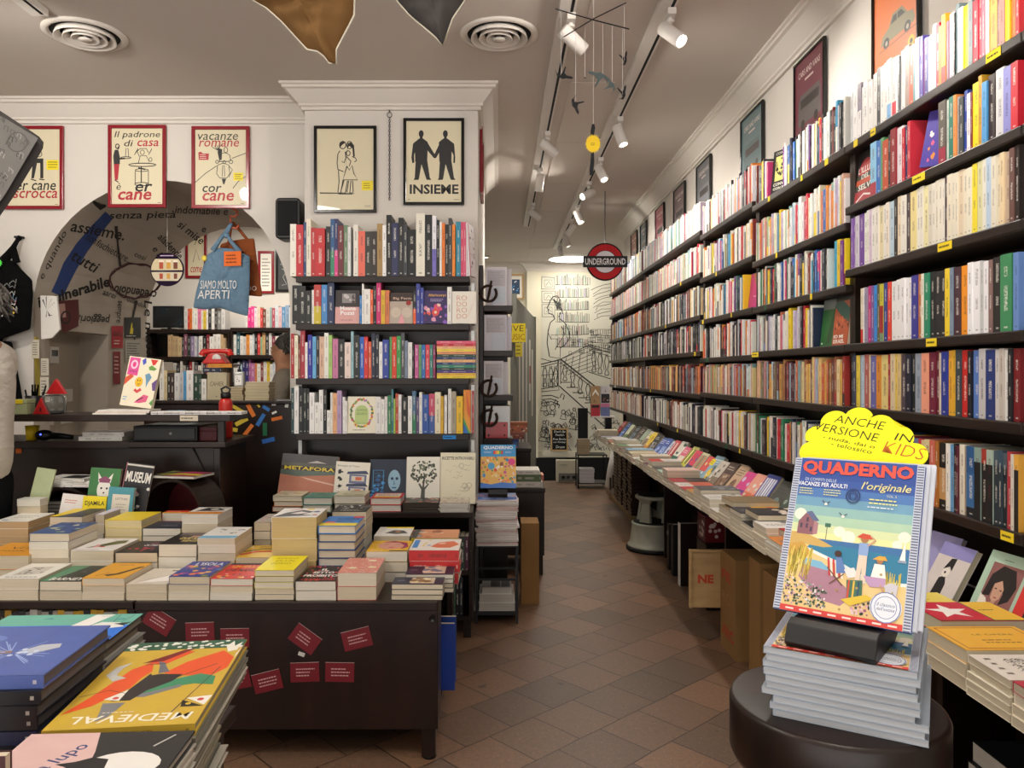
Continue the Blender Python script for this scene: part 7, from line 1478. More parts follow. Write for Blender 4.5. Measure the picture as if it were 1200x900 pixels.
# books leaning back against the panel behind, cover to the aisle
def leaner(y,w_,h,c,art,label,t_=.018,tilt=-30,x=LEANX,z=None,yaw=0,roll=0):
 o=cover_book('leaning_book',label,w_,h,t_,c,art,'books leaning at the back of the counter')
 # local x -> -y (towards the viewer), local -y -> -x (to the aisle)
 o.matrix_basis=Matrix.Translation((x,y+w_,z if z is not None else CZ+.003))@Matrix.Rotation(R(-90+yaw),4,'Z')@Matrix.Rotation(R(tilt),4,'X')@Matrix.Rotation(R(roll),4,'Y');return settle(o,z if z is not None else CZ+.001)
def k_lilac(a):a.full('#cfc6c4');a.rect(0,.8,1,1,'#8a86c0');a.poly([(.3,.05),(.62,.05),(.6,.4),(.5,.52),(.34,.46)],'#141316');a.circ(.46,.56,.11,'#e4dcd4');a.poly([(.34,.6),(.44,.78),(.6,.8),(.6,.6),(.5,.66)],'#141316');a.circ(.44,.56,.03,'#141316')
def k_via(a):
 a.full('#a9c4b2');a.rect(.15,.28,.88,.86,'#8a5a58');a.poly([(.15,.28),(.4,.28),(.3,.4),(.15,.44)],'#e4dcd0');a.poly([(.18,.42),(.22,.7),(.4,.84),(.7,.82),(.84,.62),(.78,.44),(.6,.36),(.62,.5),(.5,.64),(.36,.6),(.34,.44)],'#1d1718')
 a.poly([(.36,.60),(.5,.66),(.60,.56),(.58,.44),(.48,.37),(.38,.42)],'#c49a84');a.poly([(.42,.38),(.52,.40),(.52,.28),(.34,.28)],'#b88a74');a.rect(.40,.54,.45,.555,'#3a2420');a.rect(.52,.53,.57,.545,'#3a2420');a.rect(.45,.43,.52,.445,'#9a4a44');a.poly([(.34,.28),(.6,.28),(.56,.34),(.4,.34)],'#2a2024')
 a.text('LUNGO LA VIA',.1,.16,.9,.23,'#3a5a54',.0);a.text('INCANTATA',.12,.06,.72,.13,'#3a5a54',.0);a.lines(.35,.9,.65,.93,1,'#4a6a60',2)
def k_red(a):a.full('#c8302c');a.rect(.22,.1,.82,.8,'#8a8478');a.poly([(.22,.1),(.34,.8),(.22,.8)],'#1c1a1a');a.poly([(.82,.1),(.74,.8),(.82,.8)],'#1c1a1a');a.poly([(.34,.25),(.62,.28),(.6,.62),(.4,.6)],'#d0c8b4');a.poly([(.42,.1),(.45,.24),(.52,.3),(.58,.24),(.62,.1)],'#141212');a.rect(.36,.66,.66,.8,'#3a3634');a.lines(.25,.85,.8,.9,1,'#f0d0c8',3)
def k_blue(a):a.full('#3f4f96');a.circ(.55,.45,.3,'#14151c',.34);a.lines(.5,.9,.9,.95,1,'#1f2858',2)
leaner(2.12,.13,.2,'#cfc6c4',k_lilac,'lilac-topped cover with a black figure leaning at the near end of the counter',yaw=6)
leaner(1.90,.14,.215,'#a9c4b2',k_via,'mint cover LUNGO LA VIA INCANTATA with a woman in a hat, leaning on the counter',.03,-27,1.225,yaw=8)
leaner(1.735,.14,.21,'#c8302c',k_red,'red cover with a black and white alley photo leaning on the counter',.02,-27,1.215,yaw=8)
leaner(1.58,.135,.21,'#3f4f96',k_blue,'blue cover with a big black disc, nearest of the leaning books',.02,-26,1.21,yaw=8)
for k,(y,c)in enumerate(((1.96,'#8fb0a0'),(2.235,'#9a96c8'),(1.745,'#a8282a'))):
 leaner(y,.13,.205,c,None,('second mint copy behind the woman in a hat book','second lilac copy behind the black figure book','second red copy behind the alley photo book')[k],.014,-27,1.262 if k!=1 else 1.25,yaw=8)
def k_gen(cols,kind,sd):
 def f(a):
  a.full(cols[0]);r=random.Random(sd)
  if kind==0:a.rect(.1,.1,.9,.6,cols[1]);a.blobs(.15,.12,.85,.58,8,cols,sd,(.07,.14));a.lines(.15,.72,.85,.88,2,cols[-1],sd)
  elif kind==1:a.rect(0,.4,1,1,cols[1]);a.blobs(.1,.1,.9,.9,9,cols[1:],sd,(.08,.16))
  elif kind==2:a.lines(.12,.66,.88,.9,3,cols[-1],sd);a.circ(.5,.36,.24,cols[1],.2);a.blobs(.3,.2,.7,.5,5,cols[1:],sd,(.06,.1))
  else:[a.rect(.08+.17*i,.2+.2*r.random(),.2+.17*i,.9,cols[1+i%(len(cols)-1)])for i in range(5)]
 return f
LS=[(2.42,'#23282c',['#23282c','#e0b83a','#8a8a88','#d8d4cc'],0,'dark grey'),(2.56,'#2c5c4c',['#2c5c4c','#c83a34','#e8e4dc','#1d2f2a'],1,'dark green dalmatian-spotted'),(2.69,'#b84a3c',['#b84a3c','#e0c8a0','#e8d84a','#4a2a24'],1,'rust and sand'),(2.84,'#2a2c30',['#2a2c30','#6a8a9a','#c8c4a0','#d8d4cc'],0,'charcoal landscape'),(2.98,'#24262a',['#24262a','#e0d8a0','#e8e0c0','#8a8a8a'],0,'cream-pictured charcoal'),(3.12,'#26282c',['#26282c','#6a9ab8','#4a6a80','#d0d0cc'],0,'blue-pictured charcoal'),
   (3.3,'#1c1e1e',['#1c1e1e','#3a4a3c','#5a6a5c','#8a9a8c'],1,'near black'),(3.46,'#3a3a34',['#3a3a34','#6a7a7c','#c8a860','#2a2a26'],2,'dark olive'),(3.62,'#2e3f94',['#2e3f94','#d8d8e4','#c8c8d8','#e8e8f0'],3,'bold blue lettered'),(3.78,'#e0704a',['#e0704a','#e8a08a','#d8d0c8','#f0e8e0'],1,'orange and rose'),(3.92,'#5a3a9c',['#5a3a9c','#d83a8a','#e04a94','#d8c8e8'],1,'violet and magenta'),(4.08,'#c8a888',['#c8a888','#8a5a3c','#e0d0b8','#4a3a2c'],2,'tan'),(4.24,'#4a342c',['#4a342c','#8a6a54','#6a4a3c','#c8b8a4'],0,'dark brown'),
   (4.4,'#8a7a68',['#8a7a68','#c8c0b4','#5a5048','#e0dcd4'],1,'taupe'),(4.54,'#8fb4c8',['#8fb4c8','#e8c84a','#2c3c5c','#e8e8e4'],2,'pale blue'),(4.68,'#7aa4b8',['#7aa4b8','#d84a4a','#e0d8a0','#f0ece4'],1,'blue patterned'),(4.82,'#c8c8a0',['#c8c8a0','#8a8a5c','#c84a4a','#4a4a34'],3,'pale olive'),(4.97,'#3c3c64',['#3c3c64','#d83a5a','#5a5a94','#d0d0e4'],1,'indigo'),(5.11,'#cdd03a',['#cdd03a','#2a2a24','#e8e8a0','#5a5a1c'],3,'lime yellow'),(5.26,'#d86a84',['#d86a84','#e8d8c8','#8a3a4c','#f0e8e4'],0,'pink'),(5.4,'#2f6a58',['#2f6a58','#d8d4c8','#1f4a3c','#e8e8dc'],1,'bottle green'),(5.56,'#c84a54',['#c84a54','#e8b8b0','#8a2a34','#f0e0dc'],3,'red and white'),(5.7,'#b8c4d8',['#b8c4d8','#3c5ca0','#e8e8ec','#2a3c70'],2,'pale grey blue'),
   (5.86,'#3c58a8',['#3c58a8','#8aa4d8','#c8d4e8','#e8ecf4'],0,'mid blue'),(6.02,'#34509c',['#34509c','#7a94d0','#c0cce4','#e4e8f4'],2,'deep blue'),(6.2,'#2a2a2c',['#2a2a2c','#8a8a88','#5a5a58','#d8d8d4'],0,'black and grey'),(6.38,'#c88a3c',['#c88a3c','#e8c84a','#7a4a1c','#f0e0b0'],1,'ochre'),(6.56,'#d8d0c0',['#d8d0c0','#8a7a64','#b8a890','#4a4234'],0,'cream'),(6.76,'#5a6a54',['#5a6a54','#9aaa94','#3a4a34','#d8dcd0'],1,'moss green'),(6.98,'#4a3c34',['#4a3c34','#8a7a6c','#6a5a4c','#c8c0b4'],2,'umber'),(7.2,'#3a4248',['#3a4248','#6a7a84','#8a9aa4','#c8d0d4'],0,'slate'),(7.45,'#6a8a5c',['#6a8a5c','#c8d0b0','#3a5a2c','#e0e4d0'],1,'leaf green'),(7.7,'#2c4a8c',['#2c4a8c','#5a7ab8','#a0b4d8','#d8e0ec'],0,'cobalt'),(7.95,'#8a2a2c',['#8a2a2c','#c86a64','#5a1a1c','#e8c8c0'],2,'dark red')]
for i,(y,c,cols,kind,nm)in enumerate(LS):
 h=rc.uniform(.185,.215);ti_,ya_,th_=-rc.uniform(36,42),rc.uniform(4,9),rc.uniform(.016,.024);leaner(y,.122,h,c,k_gen(cols,kind,i+3),'%s cover leaning behind the counter stacks, %s beyond the lilac one'%(nm,ordinal(i+1)),th_,ti_,LEANX-.02+rc.uniform(0,.008),yaw=ya_)
 if i%3==0:leaner(y+.002,.122,h-.006,rc.choice(['#d8d0c0','#c8bca8','#4a4038','#8a8478']),None,'second copy close behind the %s leaning cover'%nm,.014,ti_,LEANX+.034,yaw=ya_)
for k,(y,z)in enumerate(((4.60,.86),(6.3,.84))):
 pass
# thin yellow price cards clipped on leaning books
for y,lab in((4.545,'small yellow price card on the pale blue leaning book'),(6.40,'small yellow price card on the ochre leaning book far down the counter')):
 m=MB();m.box(0,.055,-.0015,0,0,.042,'#f0dc2c','matte_print');a=Art(m,(0,-.0015,0),(.055,0,0),(0,0,.042),'matte_print',.0003);a.lines(.1,.15,.9,.85,2,'#5a5214',4);o=m.build('price_card');tag(o,lab,'price card')
 o.matrix_basis=Matrix.Translation((LEANX+.045,y+.07,CZ+.125))@Matrix.Rotation(R(-84),4,'Z')@Matrix.Rotation(R(-40),4,'X')
# --- under the counter
# bound volumes stacked towards the far end, on a plank
m=MB();m.box(1.262,1.45,7.35,9.0,0,.045,'#b08a54','pale_wood');o=m.build('floor_plank',bevel=.003);tag(o,'pale wooden plank on the floor under the dark bound volumes','plank')
ru=random.Random(50)
for s in range(4):
 z=.0455;y=7.39+s*.30;n=15
 for i in range(n):
  tt=.034;c=ru.choice(['#33140f','#3a1812','#2a1210','#401a14','#241512'])
  m=MB();m.box(0,.17,0,.24,.0,.005,c,'leather_bound');m.box(0,.17,0,.24,tt-.006,tt-.001,c,'leather_bound');m.box(0,.17,0,.006,.0051,tt-.0061,c,'leather_bound');m.pages(.004,.166,.0061,.236,.0051,tt-.0061,'#c8bca8',2)
  o=m.build('bound_volume');o.location=(1.27+ru.uniform(-.006,.006),y+ru.uniform(-.004,.004),z);z+=tt
  tag(o,'dark leather-bound volume, %s from the bottom of the %s pile beyond the step stool'%(ordinal(i+1),('nearest','second','third','farthest')[s]),'book','bound volumes piled under the counter')
# cone of folded paper beside them
t=thing('paper_cone','folded white printed paper display standing beyond the bound volumes','paper display',(1.30,8.72,.0455))
m=MB();m.lathe([(.08,0),(.095,.12),(.07,.30),(.03,.48),(.026,.48),(.066,.30),(.09,.12),(.076,.002)],14,'#c9c2b6','sheet_paper');m.build('paper_shell',t)
m=MB();[m.box(-.06+.03*i,-.04+.03*i,-.096,-.090,.06+.02*(i%3),.2+.03*(i%2),'#55504a','matte_print')for i in range(5)];m.build('print',t)
# grey step stool
t=thing('step_stool','round grey metal step stool with black treads, half under the counter','step stool',(1.25,6.2,0))
m=MB();m.lathe([(.205,0),(.222,.004),(.224,.024),(.212,.03)],48,'#141414','rubber');m.build('rubber_rim',t)
m=MB();m.lathe([(.211,.0305),(.211,.042),(.200,.055),(.192,.075),(.178,.205),(.182,.212),(.176,.222),(.150,.224)],48,'#b7b8a9','stool_grey');m.build('lower_drum',t)
m=MB();m.lathe([(.165,.2245),(.168,.2275),(.165,.2305),(.05,.2305)],44,'#141414','rubber');m.build('lower_tread',t)
for a_ in(20,110,200,290):
 ca,sa=math.cos(R(a_+25)),math.sin(R(a_+25));m=MB();m.T=Matrix.Rotation(R(a_+25),4,'Z')
 m.grid([(.10,-.05,.231),(.135,-.05,.231),(.135,.05,.231),(.10,.05,.231),(.098,-.036,.38),(.118,-.036,.38),(.118,.036,.38),(.098,.036,.38),(.07,-.055,.41),(.135,-.055,.41),(.135,.055,.41),(.07,.055,.41)],
     [(0,3,2,1),(0,1,5,4),(1,2,6,5),(2,3,7,6),(3,0,4,7),(4,5,9,8),(5,6,10,9),(6,7,11,10),(7,4,8,11),(8,9,10,11)],'#b7b8a9','stool_grey');m.build('leg',t,bevel=.004)
m=MB();m.lathe([(.11,.4105),(.142,.4105),(.150,.418),(.150,.432),(.143,.438),(.12,.438)],44,'#b7b8a9','stool_grey');m.build('upper_step',t)
m=MB();m.lathe([(.128,.4385),(.13,.4415),(.126,.4445),(.04,.4445)],40,'#141414','rubber');m.build('upper_tread',t)
# folders and big books standing on the floor
def floorbook(label,x,y,w_,th,h,c,mat='black_plastic',cat='folder',name='box_folder',rz=0,ring=False,group=None,sc=None):
 t=thing(name,label,cat,(x,y,0),R(rz),group)
 m=MB();m.box(0,.004,0,th,0,h,c,sc or mat);m.box(.0041,w_,0,.004,0,h,c,mat);m.box(.0041,w_,th-.004,th,0,h,c,mat);m.build('folder_cover',t,bevel=.0015)
 m=MB();m.pages(.0045,w_-.006,.0045,th-.0045,.004,h-.006,'#c8c2b4',1);m.build('folder_sheets',t)
 if ring:m=MB();m.tube([(-.0015,th/2+.014*math.cos(R(q)),h*.8+.014*math.sin(R(q)))for q in range(0,360,30)],.002,6,'#aaaaaa','grey_metal',True);m.build('finger_ring',t)
 return t
floorbook('black box folder with a finger ring standing on the floor beside the step stool',1.225,5.55,.24,.06,.33,'#111113',ring=True)
floorbook('plain black box folder standing on the floor just nearer than the ringed one',1.218,5.38,.25,.07,.36,'#16171a')
floorbook('tall white-edged book standing on the floor next to the black folders',1.205,5.12,.25,.06,.42,'#3a3834','dark_wood','book','large_book',sc='sheet_paper')  # dark cover material holds the shade under the counter
t=thing('biscuit_tin','dark red tin with white blossoms on its end, on a box under the counter','tin',(1.24,4.62,.40))
m=MB();m.box(0,.22,0,.18,0,.15,'#5a1016','maroon_card');m.build('tin_body',t,bevel=.006)
m=MB();m.box(-.002,.222,-.002,.182,.1505,.162,'#5a1016','maroon_card');m.build('tin_lid',t,bevel=.004)
m=MB();a=Art(m,(0,.18,0),(0,-.18,0),(0,0,.15),'printed_card',.0006);a.rect(.02,.03,.98,.97,'#4a0e16');[a.circ(.2+.6*ru.random(),.2+.6*ru.random(),.07,'#d8c8c4',n=8)for i in range(10)];a2=Art(m,(0,0,0),(.22,0,0),(0,0,.15),'printed_card',.0006);a2.rect(.03,.03,.97,.97,'#6a1820');[a2.circ(.12+.3*ru.random(),.2+.6*ru.random(),.05,'#d0bcb8',n=8)for i in range(9)];m.build('blossom_print',t)
def carton(label,x,y,w_,d,h,rz=0,flap=None,words=(),sidewords=(),cat='cardboard box',closed=True):
 t=thing('cardboard_carton',label,cat,(x,y,0),R(rz))
 m=MB();k=.006
 m.box(0,w_,0,k,0,h,'#a27c4e','cardboard');m.box(0,w_,d-k,d,0,h,'#a27c4e','cardboard');m.box(0,k,k,d-k,0,h,'#a27c4e','cardboard');m.box(w_-k,w_,k,d-k,0,h,'#a27c4e','cardboard');m.box(k,w_-k,k,d-k,0,k,'#a27c4e','cardboard')
 if closed:m.box(k,w_-k,k,d-k,h-k,h,'#9a7448','cardboard')
 m.build('carton_body',t)
 if sidewords:
  m=MB();a=Art(m,(0,d,0),(0,-d,0),(0,0,h),'matte_print');[a.text(*q)for q in sidewords];m.build('stencil_text',t)
 if flap:
  fw,z0,z1,ang=flap;m=MB();m.T=Matrix.Translation((0,d,0))@Matrix.Rotation(R(ang),4,'Z');m.box(-fw,0,0,.012,z0,z1,'#b08a54','pale_wood');m.box(-fw,-fw+.012,-.012,-.0005,z0,z1,'#c09a64','pale_wood');m.box(-fw+.013,0,-.012,-.0005,z1-.012,z1,'#c09a64','pale_wood')
  f=m.build('open_flap',t,bevel=.0015)
  m2=MB();m2.T=m.T;a=Art(m2,(-fw,-.0003,z0),(fw,0,0),(0,0,z1-z0),'matte_print');[a.text(*q)for q in words];m2.build('stencil_lettering',f)
 return t
RDW='#b8452c'
t=thing('low_box','plain dark wooden box under the counter carrying the red tin','box',(1.24,4.60,0));m=MB();m.box(0,.22,0,.22,0,.392,'#3a281c','dark_wood');m.build('box_body',t,bevel=.004);m=MB();m.box(-.004,.224,-.004,.224,.3925,.3995,'#3a281c','dark_wood');m.build('box_lid',t)
carton('brown carton with red stencilled letters and an open wooden flap lettered NE',1.165,3.79,.28,.25,.50,0,(.165,.19,.495,-2),[('NE',.28,.42,.78,.57,RDW,.05)],[('FE',.1,.72,.7,.82,RDW,.03),('RO',.1,.48,.7,.6,'#a8784c',.0),('ARC',.1,.14,.9,.26,RDW,.03)])
carton('tall plain brown carton standing under the counter, nearer than the stencilled one',1.155,3.40,.30,.15,.58)
carton('second tall brown carton pressed against the plain one under the counter',1.165,3.24,.29,.15,.56)
floorbook('white-spined art book with red letters standing under the counter',1.17,3.10,.25,.035,.42,'#3a3834','black_plastic','book','large_book',sc='sheet_paper')  # pale spine; shade on the near cover is put into its dark colour
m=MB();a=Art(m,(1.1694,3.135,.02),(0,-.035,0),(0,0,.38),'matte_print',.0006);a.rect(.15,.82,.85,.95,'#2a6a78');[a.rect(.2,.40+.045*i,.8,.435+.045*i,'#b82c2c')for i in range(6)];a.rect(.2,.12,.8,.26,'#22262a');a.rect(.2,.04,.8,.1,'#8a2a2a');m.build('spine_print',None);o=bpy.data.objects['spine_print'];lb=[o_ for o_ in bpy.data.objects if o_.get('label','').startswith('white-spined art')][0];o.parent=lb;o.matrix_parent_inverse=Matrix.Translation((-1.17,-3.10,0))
floorbook('black art book standing under the counter beside the white-spined one',1.185,3.055,.25,.03,.37,'#131316','black_plastic','book','large_book')
floorbook('wine red art book standing under the counter beside the black one',1.178,3.00,.25,.04,.36,'#5e1230','maroon_card','book','large_book')
floorbook('cream-spined art book, nearest of the big books under the counter',1.19,2.94,.25,.035,.34,'#5a4a2c','brown_card','book','large_book',sc='sheet_paper')  # brown cover colour carries the shade below the counter top
# dark crate and black books under the near end
t=thing('wooden_crate','dark wooden box under the near end of the counter behind the round pedestal','box',(1.06,1.52,0))
m=MB();m.box(0,.39,0,.30,0,.46,'#2e1f14','dark_wood');m.build('crate_body',t,bevel=.004)
m=MB();m.box(-.006,.396,-.006,.306,.4605,.476,'#3c2a1a','shelf_wood');m.build('crate_lid',t,bevel=.003)
m=MB();m.box(-.003,.014,-.003,.014,.0,.459,'#6a4a2a','shelf_wood');m.build('edge_batten',t)
for k,(dx,c,zz,h_)in enumerate(((0,'#101012',.4768,.05),(.01,'#18181b',.5275,.045))):
 o=lying('lying_book',('lower black art book on the dark wooden box under the counter','upper black art book on the dark wooden box under the counter')[k],.32,.24,h_,c,None,'#b8b4ac','black art books on the dark box',spine='front',rr=ru);o.location=(1.09+dx,1.545,zz)
t=thing('book_crate','low black box of art books at the lower right corner before the dark box','box',(1.10,1.24,0))
m=MB();m.box(0,.36,0,.24,0,.36,'#101013','black_plastic');m.build('box_body',t,bevel=.004)
m=MB();m.box(-.003,.363,-.003,.243,.3605,.366,'#77787a','grey_metal');m.build('box_lid',t)
for k in range(2):
 o=lying('lying_book',('black art book with white lines lying on the black box, lower one','black art book with white lines lying on the black box, upper one')[k],.33,.22,.045,'#121214',None,'#c8c4bc','art books on the low black box',spine='front',rr=ru);o.location=(1.115+.01*k,1.25,.3668+k*.0455)
# ================================================================== picture book table, lower left
NZ=.72
t=thing('picture_book_table','low table of picture books at the lower left corner','table',(-1.35,.62,0))
w_,d_=1.35-.56,1.02
m=MB();m.box(0,w_,0,d_,NZ-.03,NZ,'#1a0e0a','table_panel');m.build('table_top',t,bevel=.004)
for x,y in((.02,.02),(w_-.07,.02),(.02,d_-.07),(w_-.07,d_-.07)):
 m=MB();m.box(x,x+.05,y,y+.05,0,NZ-.031,'#1a0e0a','table_panel');m.build('leg',t,bevel=.003)
m=MB();m.box(.071,w_-.071,.03,d_-.03,.20,.225,'#1a0e0a','table_panel');m.build('lower_shelf',t)
def quadpile(name,labels,corners,n,t_,cs,art,zt,hard=True,page='#d8d4cc',jit=.004,rr=None,cat='picture book',tops=None,group=None,drift=(0,0),spine='front',inset=None):
 """stack whose top cover has near-left, near-right and far-left corners on the plane z = zt"""
 A,B,D=[Vector(c)for c in corners];ex,ey=B-A,D-A;w_,l_=ex.length,ey.length;ang=math.atan2(ex.y,ex.x);rr=rr or random.Random(len(name)+n)
 for i in range(n):
  k=n-1-i
  o=lying(name,labels(k),w_,l_,t_-.0004,tops if(k==0 and tops)else cs[i%len(cs)],art if k==0 else None,page,group,cat,hard,spine,rr=rr)
  o.matrix_basis=Matrix.Translation((A.x+drift[0]*k+(inset[1]if inset and k>=inset[0]else 0)+(0 if k==0 else rr.uniform(-jit,jit)),A.y+drift[1]*k+(0 if k==0 else rr.uniform(-jit,jit)),zt-t_*(k+1)))@Matrix.Rotation(ang+(0 if k==0 else R(rr.uniform(-.8,.8))),4,'Z')
def gp(u,v,z):Y=(EYE-z)*F/(v-CV);return(U(u,Y),Y)
# blue pile
def n_blue(a):
 a.full('#4f63a8');a.circ(.22,.72,.2,'#6a80c0',.1);a.circ(.22,.73,.13,'#d8b47a',.065);a.poly([(.12,.73),(.22,.76),(.34,.74),(.26,.69),(.16,.70)],'#2a2420')
 a.poly([(.62,.42),(.74,.40),(.86,.52),(.84,.60),(.72,.58)],'#b8bcc4');a.poly([(.50,.40),(.60,.42),(.58,.48),(.50,.46)],'#8a6a5a')
 rr=random.Random(2)
 for i in range(22):
  th=R(rr.uniform(0,360));a.stroke([(.60+.05*math.cos(th),.42+.05*math.sin(th)),(.60+.26*math.cos(th)*rr.uniform(.6,1),.40+.34*math.sin(th)*rr.uniform(.6,1))],.006,'#9ab0e0')
 for i in range(7):x,y=.55+.2*rr.random(),.34+.16*rr.random();a.circ(x,y,.018,'#c8d4ee',n=7)
zt=1.0
def lb(k):return 'blue picture book with a white cat and a moon, topmost of the black-edged pile' if k==0 else '%s black picture book under the blue cat and moon cover'%ordinal(k+1)
A=gp(55,790.7,zt);Bk=gp(120,733,zt);A=Vector(A);Bk=Vector(Bk);ex=Vector((.235*math.cos(R(3.4)),.235*math.sin(R(3.4))))
A.x-=.005;Bk.x-=.005;quadpile('picture_book',lb,(A-ex,A,Bk-ex),14,.0199,['#14151c','#1b2348','#14151c','#16171e'],n_blue,zt,True,'#5a5c64',.006,tops='#4f63a8',group='black-edged pile of picture books',drift=(-.0022,-.001))
# gold marks on the pile's spines are part of the spine lettering of each book
# medieval
def n_med(a):
 a.full('#c9a83c');a.rect(0,.88,1,1,'#2f5a44');rr=random.Random(7)
 for i in range(44):a.circ(rr.random(),.885+.105*rr.random(),.022,'#e4e4da',n=6)
 a.poly([(.02,.14),(.12,.34),(.22,.62),(.52,.86),(.62,.84),(.44,.66),(.36,.52),(.34,.40),(.18,.22)],'#e0562a')
 a.poly([(.26,.70),(.52,.87),(.60,.88),(.42,.72)],'#7a1f24');a.poly([(.50,.56),(.62,.70),(.86,.84),(.98,.74),(.98,.60),(.9,.52),(.7,.52)],'#e0562a')
 a.poly([(.4,.38),(.62,.48),(.80,.54),(.93,.50),(.95,.40),(.8,.42),(.6,.38),(.44,.30)],'#3f8a64');a.poly([(.36,.30),(.5,.34),(.7,.42),(.72,.39),(.5,.29)],'#7a7c80')
 a.poly([(.40,.56),(.66,.54),(.62,.46),(.48,.36),(.42,.26),(.28,.26),(.34,.38)],'#2f2a2c');a.poly([(.36,.68),(.48,.66),(.50,.56),(.42,.54)],'#c9a83c');a.poly([(.38,.72),(.44,.70),(.5,.62),(.54,.58),(.46,.56),(.42,.66)],'#6a6e78');a.stroke([(.30,.68),(.46,.69)],.012,'#3a3c44')
 a.poly([(.24,.24),(.40,.24),(.36,.10),(.30,.06),(.28,.14)],'#7a7c80');a.poly([(.22,.28),(.34,.38),(.34,.26)],'#e4e0d8');a.circ(.30,.29,.022,'#c8383c')
 a.stroke([(.56,.46),(.88,.66)],.009,'#2f2a2c');a.stroke([(.92,.62),(.78,.12)],.008,'#3a3a3c');a.poly([(.80,.24),(.98,.17),(.82,.17)],'#26241f');a.poly([(.82,.26),(1.,.28),(.98,.18)],'#e8e4da');a.circ(.93,.24,.024,'#c8383c');a.circ(.86,.20,.02,'#d8b83a')
 a.poly([(.86,.9),(.90,.98),(.93,.90),(.98,.96),(.97,.84),(.9,.82)],'#e8e4da');a.poly([(.06,.56),(.08,.66),(.18,.72),(.14,.64),(.14,.56),(.24,.52),(.16,.48)],'#b8b8b4');a.poly([(.98,.78),(1,.9),(.99,.72)],'#e8e4da')
 a.stroke([(.02,.32),(.2,.38),(.34,.34)],.007,'#2f2a2c')
 a.text('MEDIEVAL',.12,.045,.94,.115,'#efe8d4',.01,.1,180);a.lines(.3,.135,.6,.15,1,'#efe8d4',3)
zt=.945;A=Vector(gp(225,848,zt));Dr=Vector(gp(287,749,zt));ey=Dr-A;exd=Vector((ey.y,-ey.x)).normalized();ex=exd*.2;A+=exd*.004;Dr+=exd*.004
def lm(k):return 'yellow picture book MEDIEVAL with a crow-headed horseman and orange shapes' if k==0 else '%s picture book under the yellow MEDIEVAL one'%ordinal(k+1)
quadpile('picture_book',lm,(A-ex,A,Dr-ex),14,.016,['#8a8474','#c9c4b8','#6a6a60','#b0a890','#d0ccc0'],n_med,zt,True,'#a8a498',.009,inset=(4,-.045),tops='#c9a83c',group='pile under the MEDIEVAL book')
# turquoise
def n_tur(a):
 a.full('#2f74d8');a.rect(0,.62,1,1,'#6ab0a0');a.poly([(.48,.0),(.66,.98),(.8,.98),(.70,.5),(.68,0)],'#ece8e4');a.poly([(.66,.45),(.78,.72),(.92,.70),(.98,.56),(.86,.5),(.76,.52)],'#e4e4e0');a.poly([(.88,.66),(1,.72),(.96,.60)],'#1c1c20');a.stroke([(.66,.42),(.76,.52),(.7,.4)],.012,'#1c1c20');a.stroke([(.86,.72),(.84,.98)],.004,'#1c1c20');a.stroke([(.92,.72),(.95,.98)],.004,'#1c1c20')
 for x,y in((.22,.5),(.4,.54),(.12,.3),(.3,.26)):a.poly([(x,y),(x+.05,y+.04),(x+.09,y)],'#e4e8ec')
 for x,y in((.3,.84),(.84,.8)):a.poly([(x,y),(x+.06,y+.05),(x+.09,y)],'#3a8a94')
 a.text('MARE',.72,.9,.8,.94,'#b8b4b0')
zt=.93;A=Vector(gp(120,755.5,zt));D_=Vector(gp(168,719,zt));ey=D_-A;exd=Vector((ey.y,-ey.x)).normalized();ex=exd*.27
def lt(k):return 'sea green and blue picture book with a white cat, behind the blue pile' if k==0 else '%s picture book under the sea green and blue one'%ordinal(k+1)
quadpile('picture_book',lt,(A-ex,A,D_-ex),11,.019,['#8a8a88','#b8b4ac','#3a4a5a','#a8a49c'],n_tur,zt,True,'#8f8a80',.008,tops='#3a2c28',group='pile under the sea green picture book')
# wolf
def n_wolf(a):
 a.full('#d8b4b0');a.poly([(.42,1),(1,1),(1,0),(.3,0),(.42,.3),(.55,.62),(.5,.8)],'#2a2a2c');a.circ(.72,.66,.22,'#e4e0dc',.13);a.poly([(.4,.60),(.44,.70),(.52,.74),(.62,.72),(.66,.56),(.58,.44),(.52,.30),(.40,.34),(.42,.5),(.36,.56)],'#1f1f22');a.poly([(.34,.68),(.44,.70),(.44,.64)],'#1f1f22');a.circ(.47,.58,.03,'#e4e0dc');a.rect(.78,.2,.8,.3,'#e4e0dc');a.rect(.83,.2,.85,.3,'#e4e0dc')
 a.text('fame da lupo',-.06,.56,.62,.66,'#2a3a70',.01,0,68);a.stroke([(.82,.84),(.9,.96)],.012,'#b8b4b0')
zt=.945;A=Vector(gp(196,900,zt));D_=Vector(gp(228.6,856,zt));ey=D_-A;ey=ey.normalized()*.26;exd=Vector((ey.y,-ey.x)).normalized();ex=exd*.215;D_=A.copy()+Vector((0,0));FR=Vector(gp(228.6,856,zt));A=FR-ey
def lw(k):return 'pink and black picture book fame da lupo with a wolf head, at the bottom edge' if k==0 else '%s picture book under the pink and black wolf one'%ordinal(k+1)
quadpile('picture_book',lw,(A-ex,A,FR-ex),15,.015,['#c9c4bc','#b8b0a4','#d0ccc4','#8a8a88'],n_wolf,zt,True,'#c8c0b4',.004,tops='#2a2a2c',group='pile under the wolf picture book')
# orange and maroon slivers at the left bottom
o=cover_book('picture_book','dark maroon book standing upright at the lower left corner in front of the blue pile',.17,.25,.016,'#3c0f16',None,None,'picture book');put(o,(U(-118,.93),.93,NZ+.001),R(4),0)
o.location=(-.76,.905,NZ+.001)
o=lying('picture_book','orange book lying low in front of the blue pile at the lower left corner',.15,.10,.17,'#d8702c',None,None,None,'picture book',spine='front',rr=rp);o.location=(-.735,.935,NZ+.001)
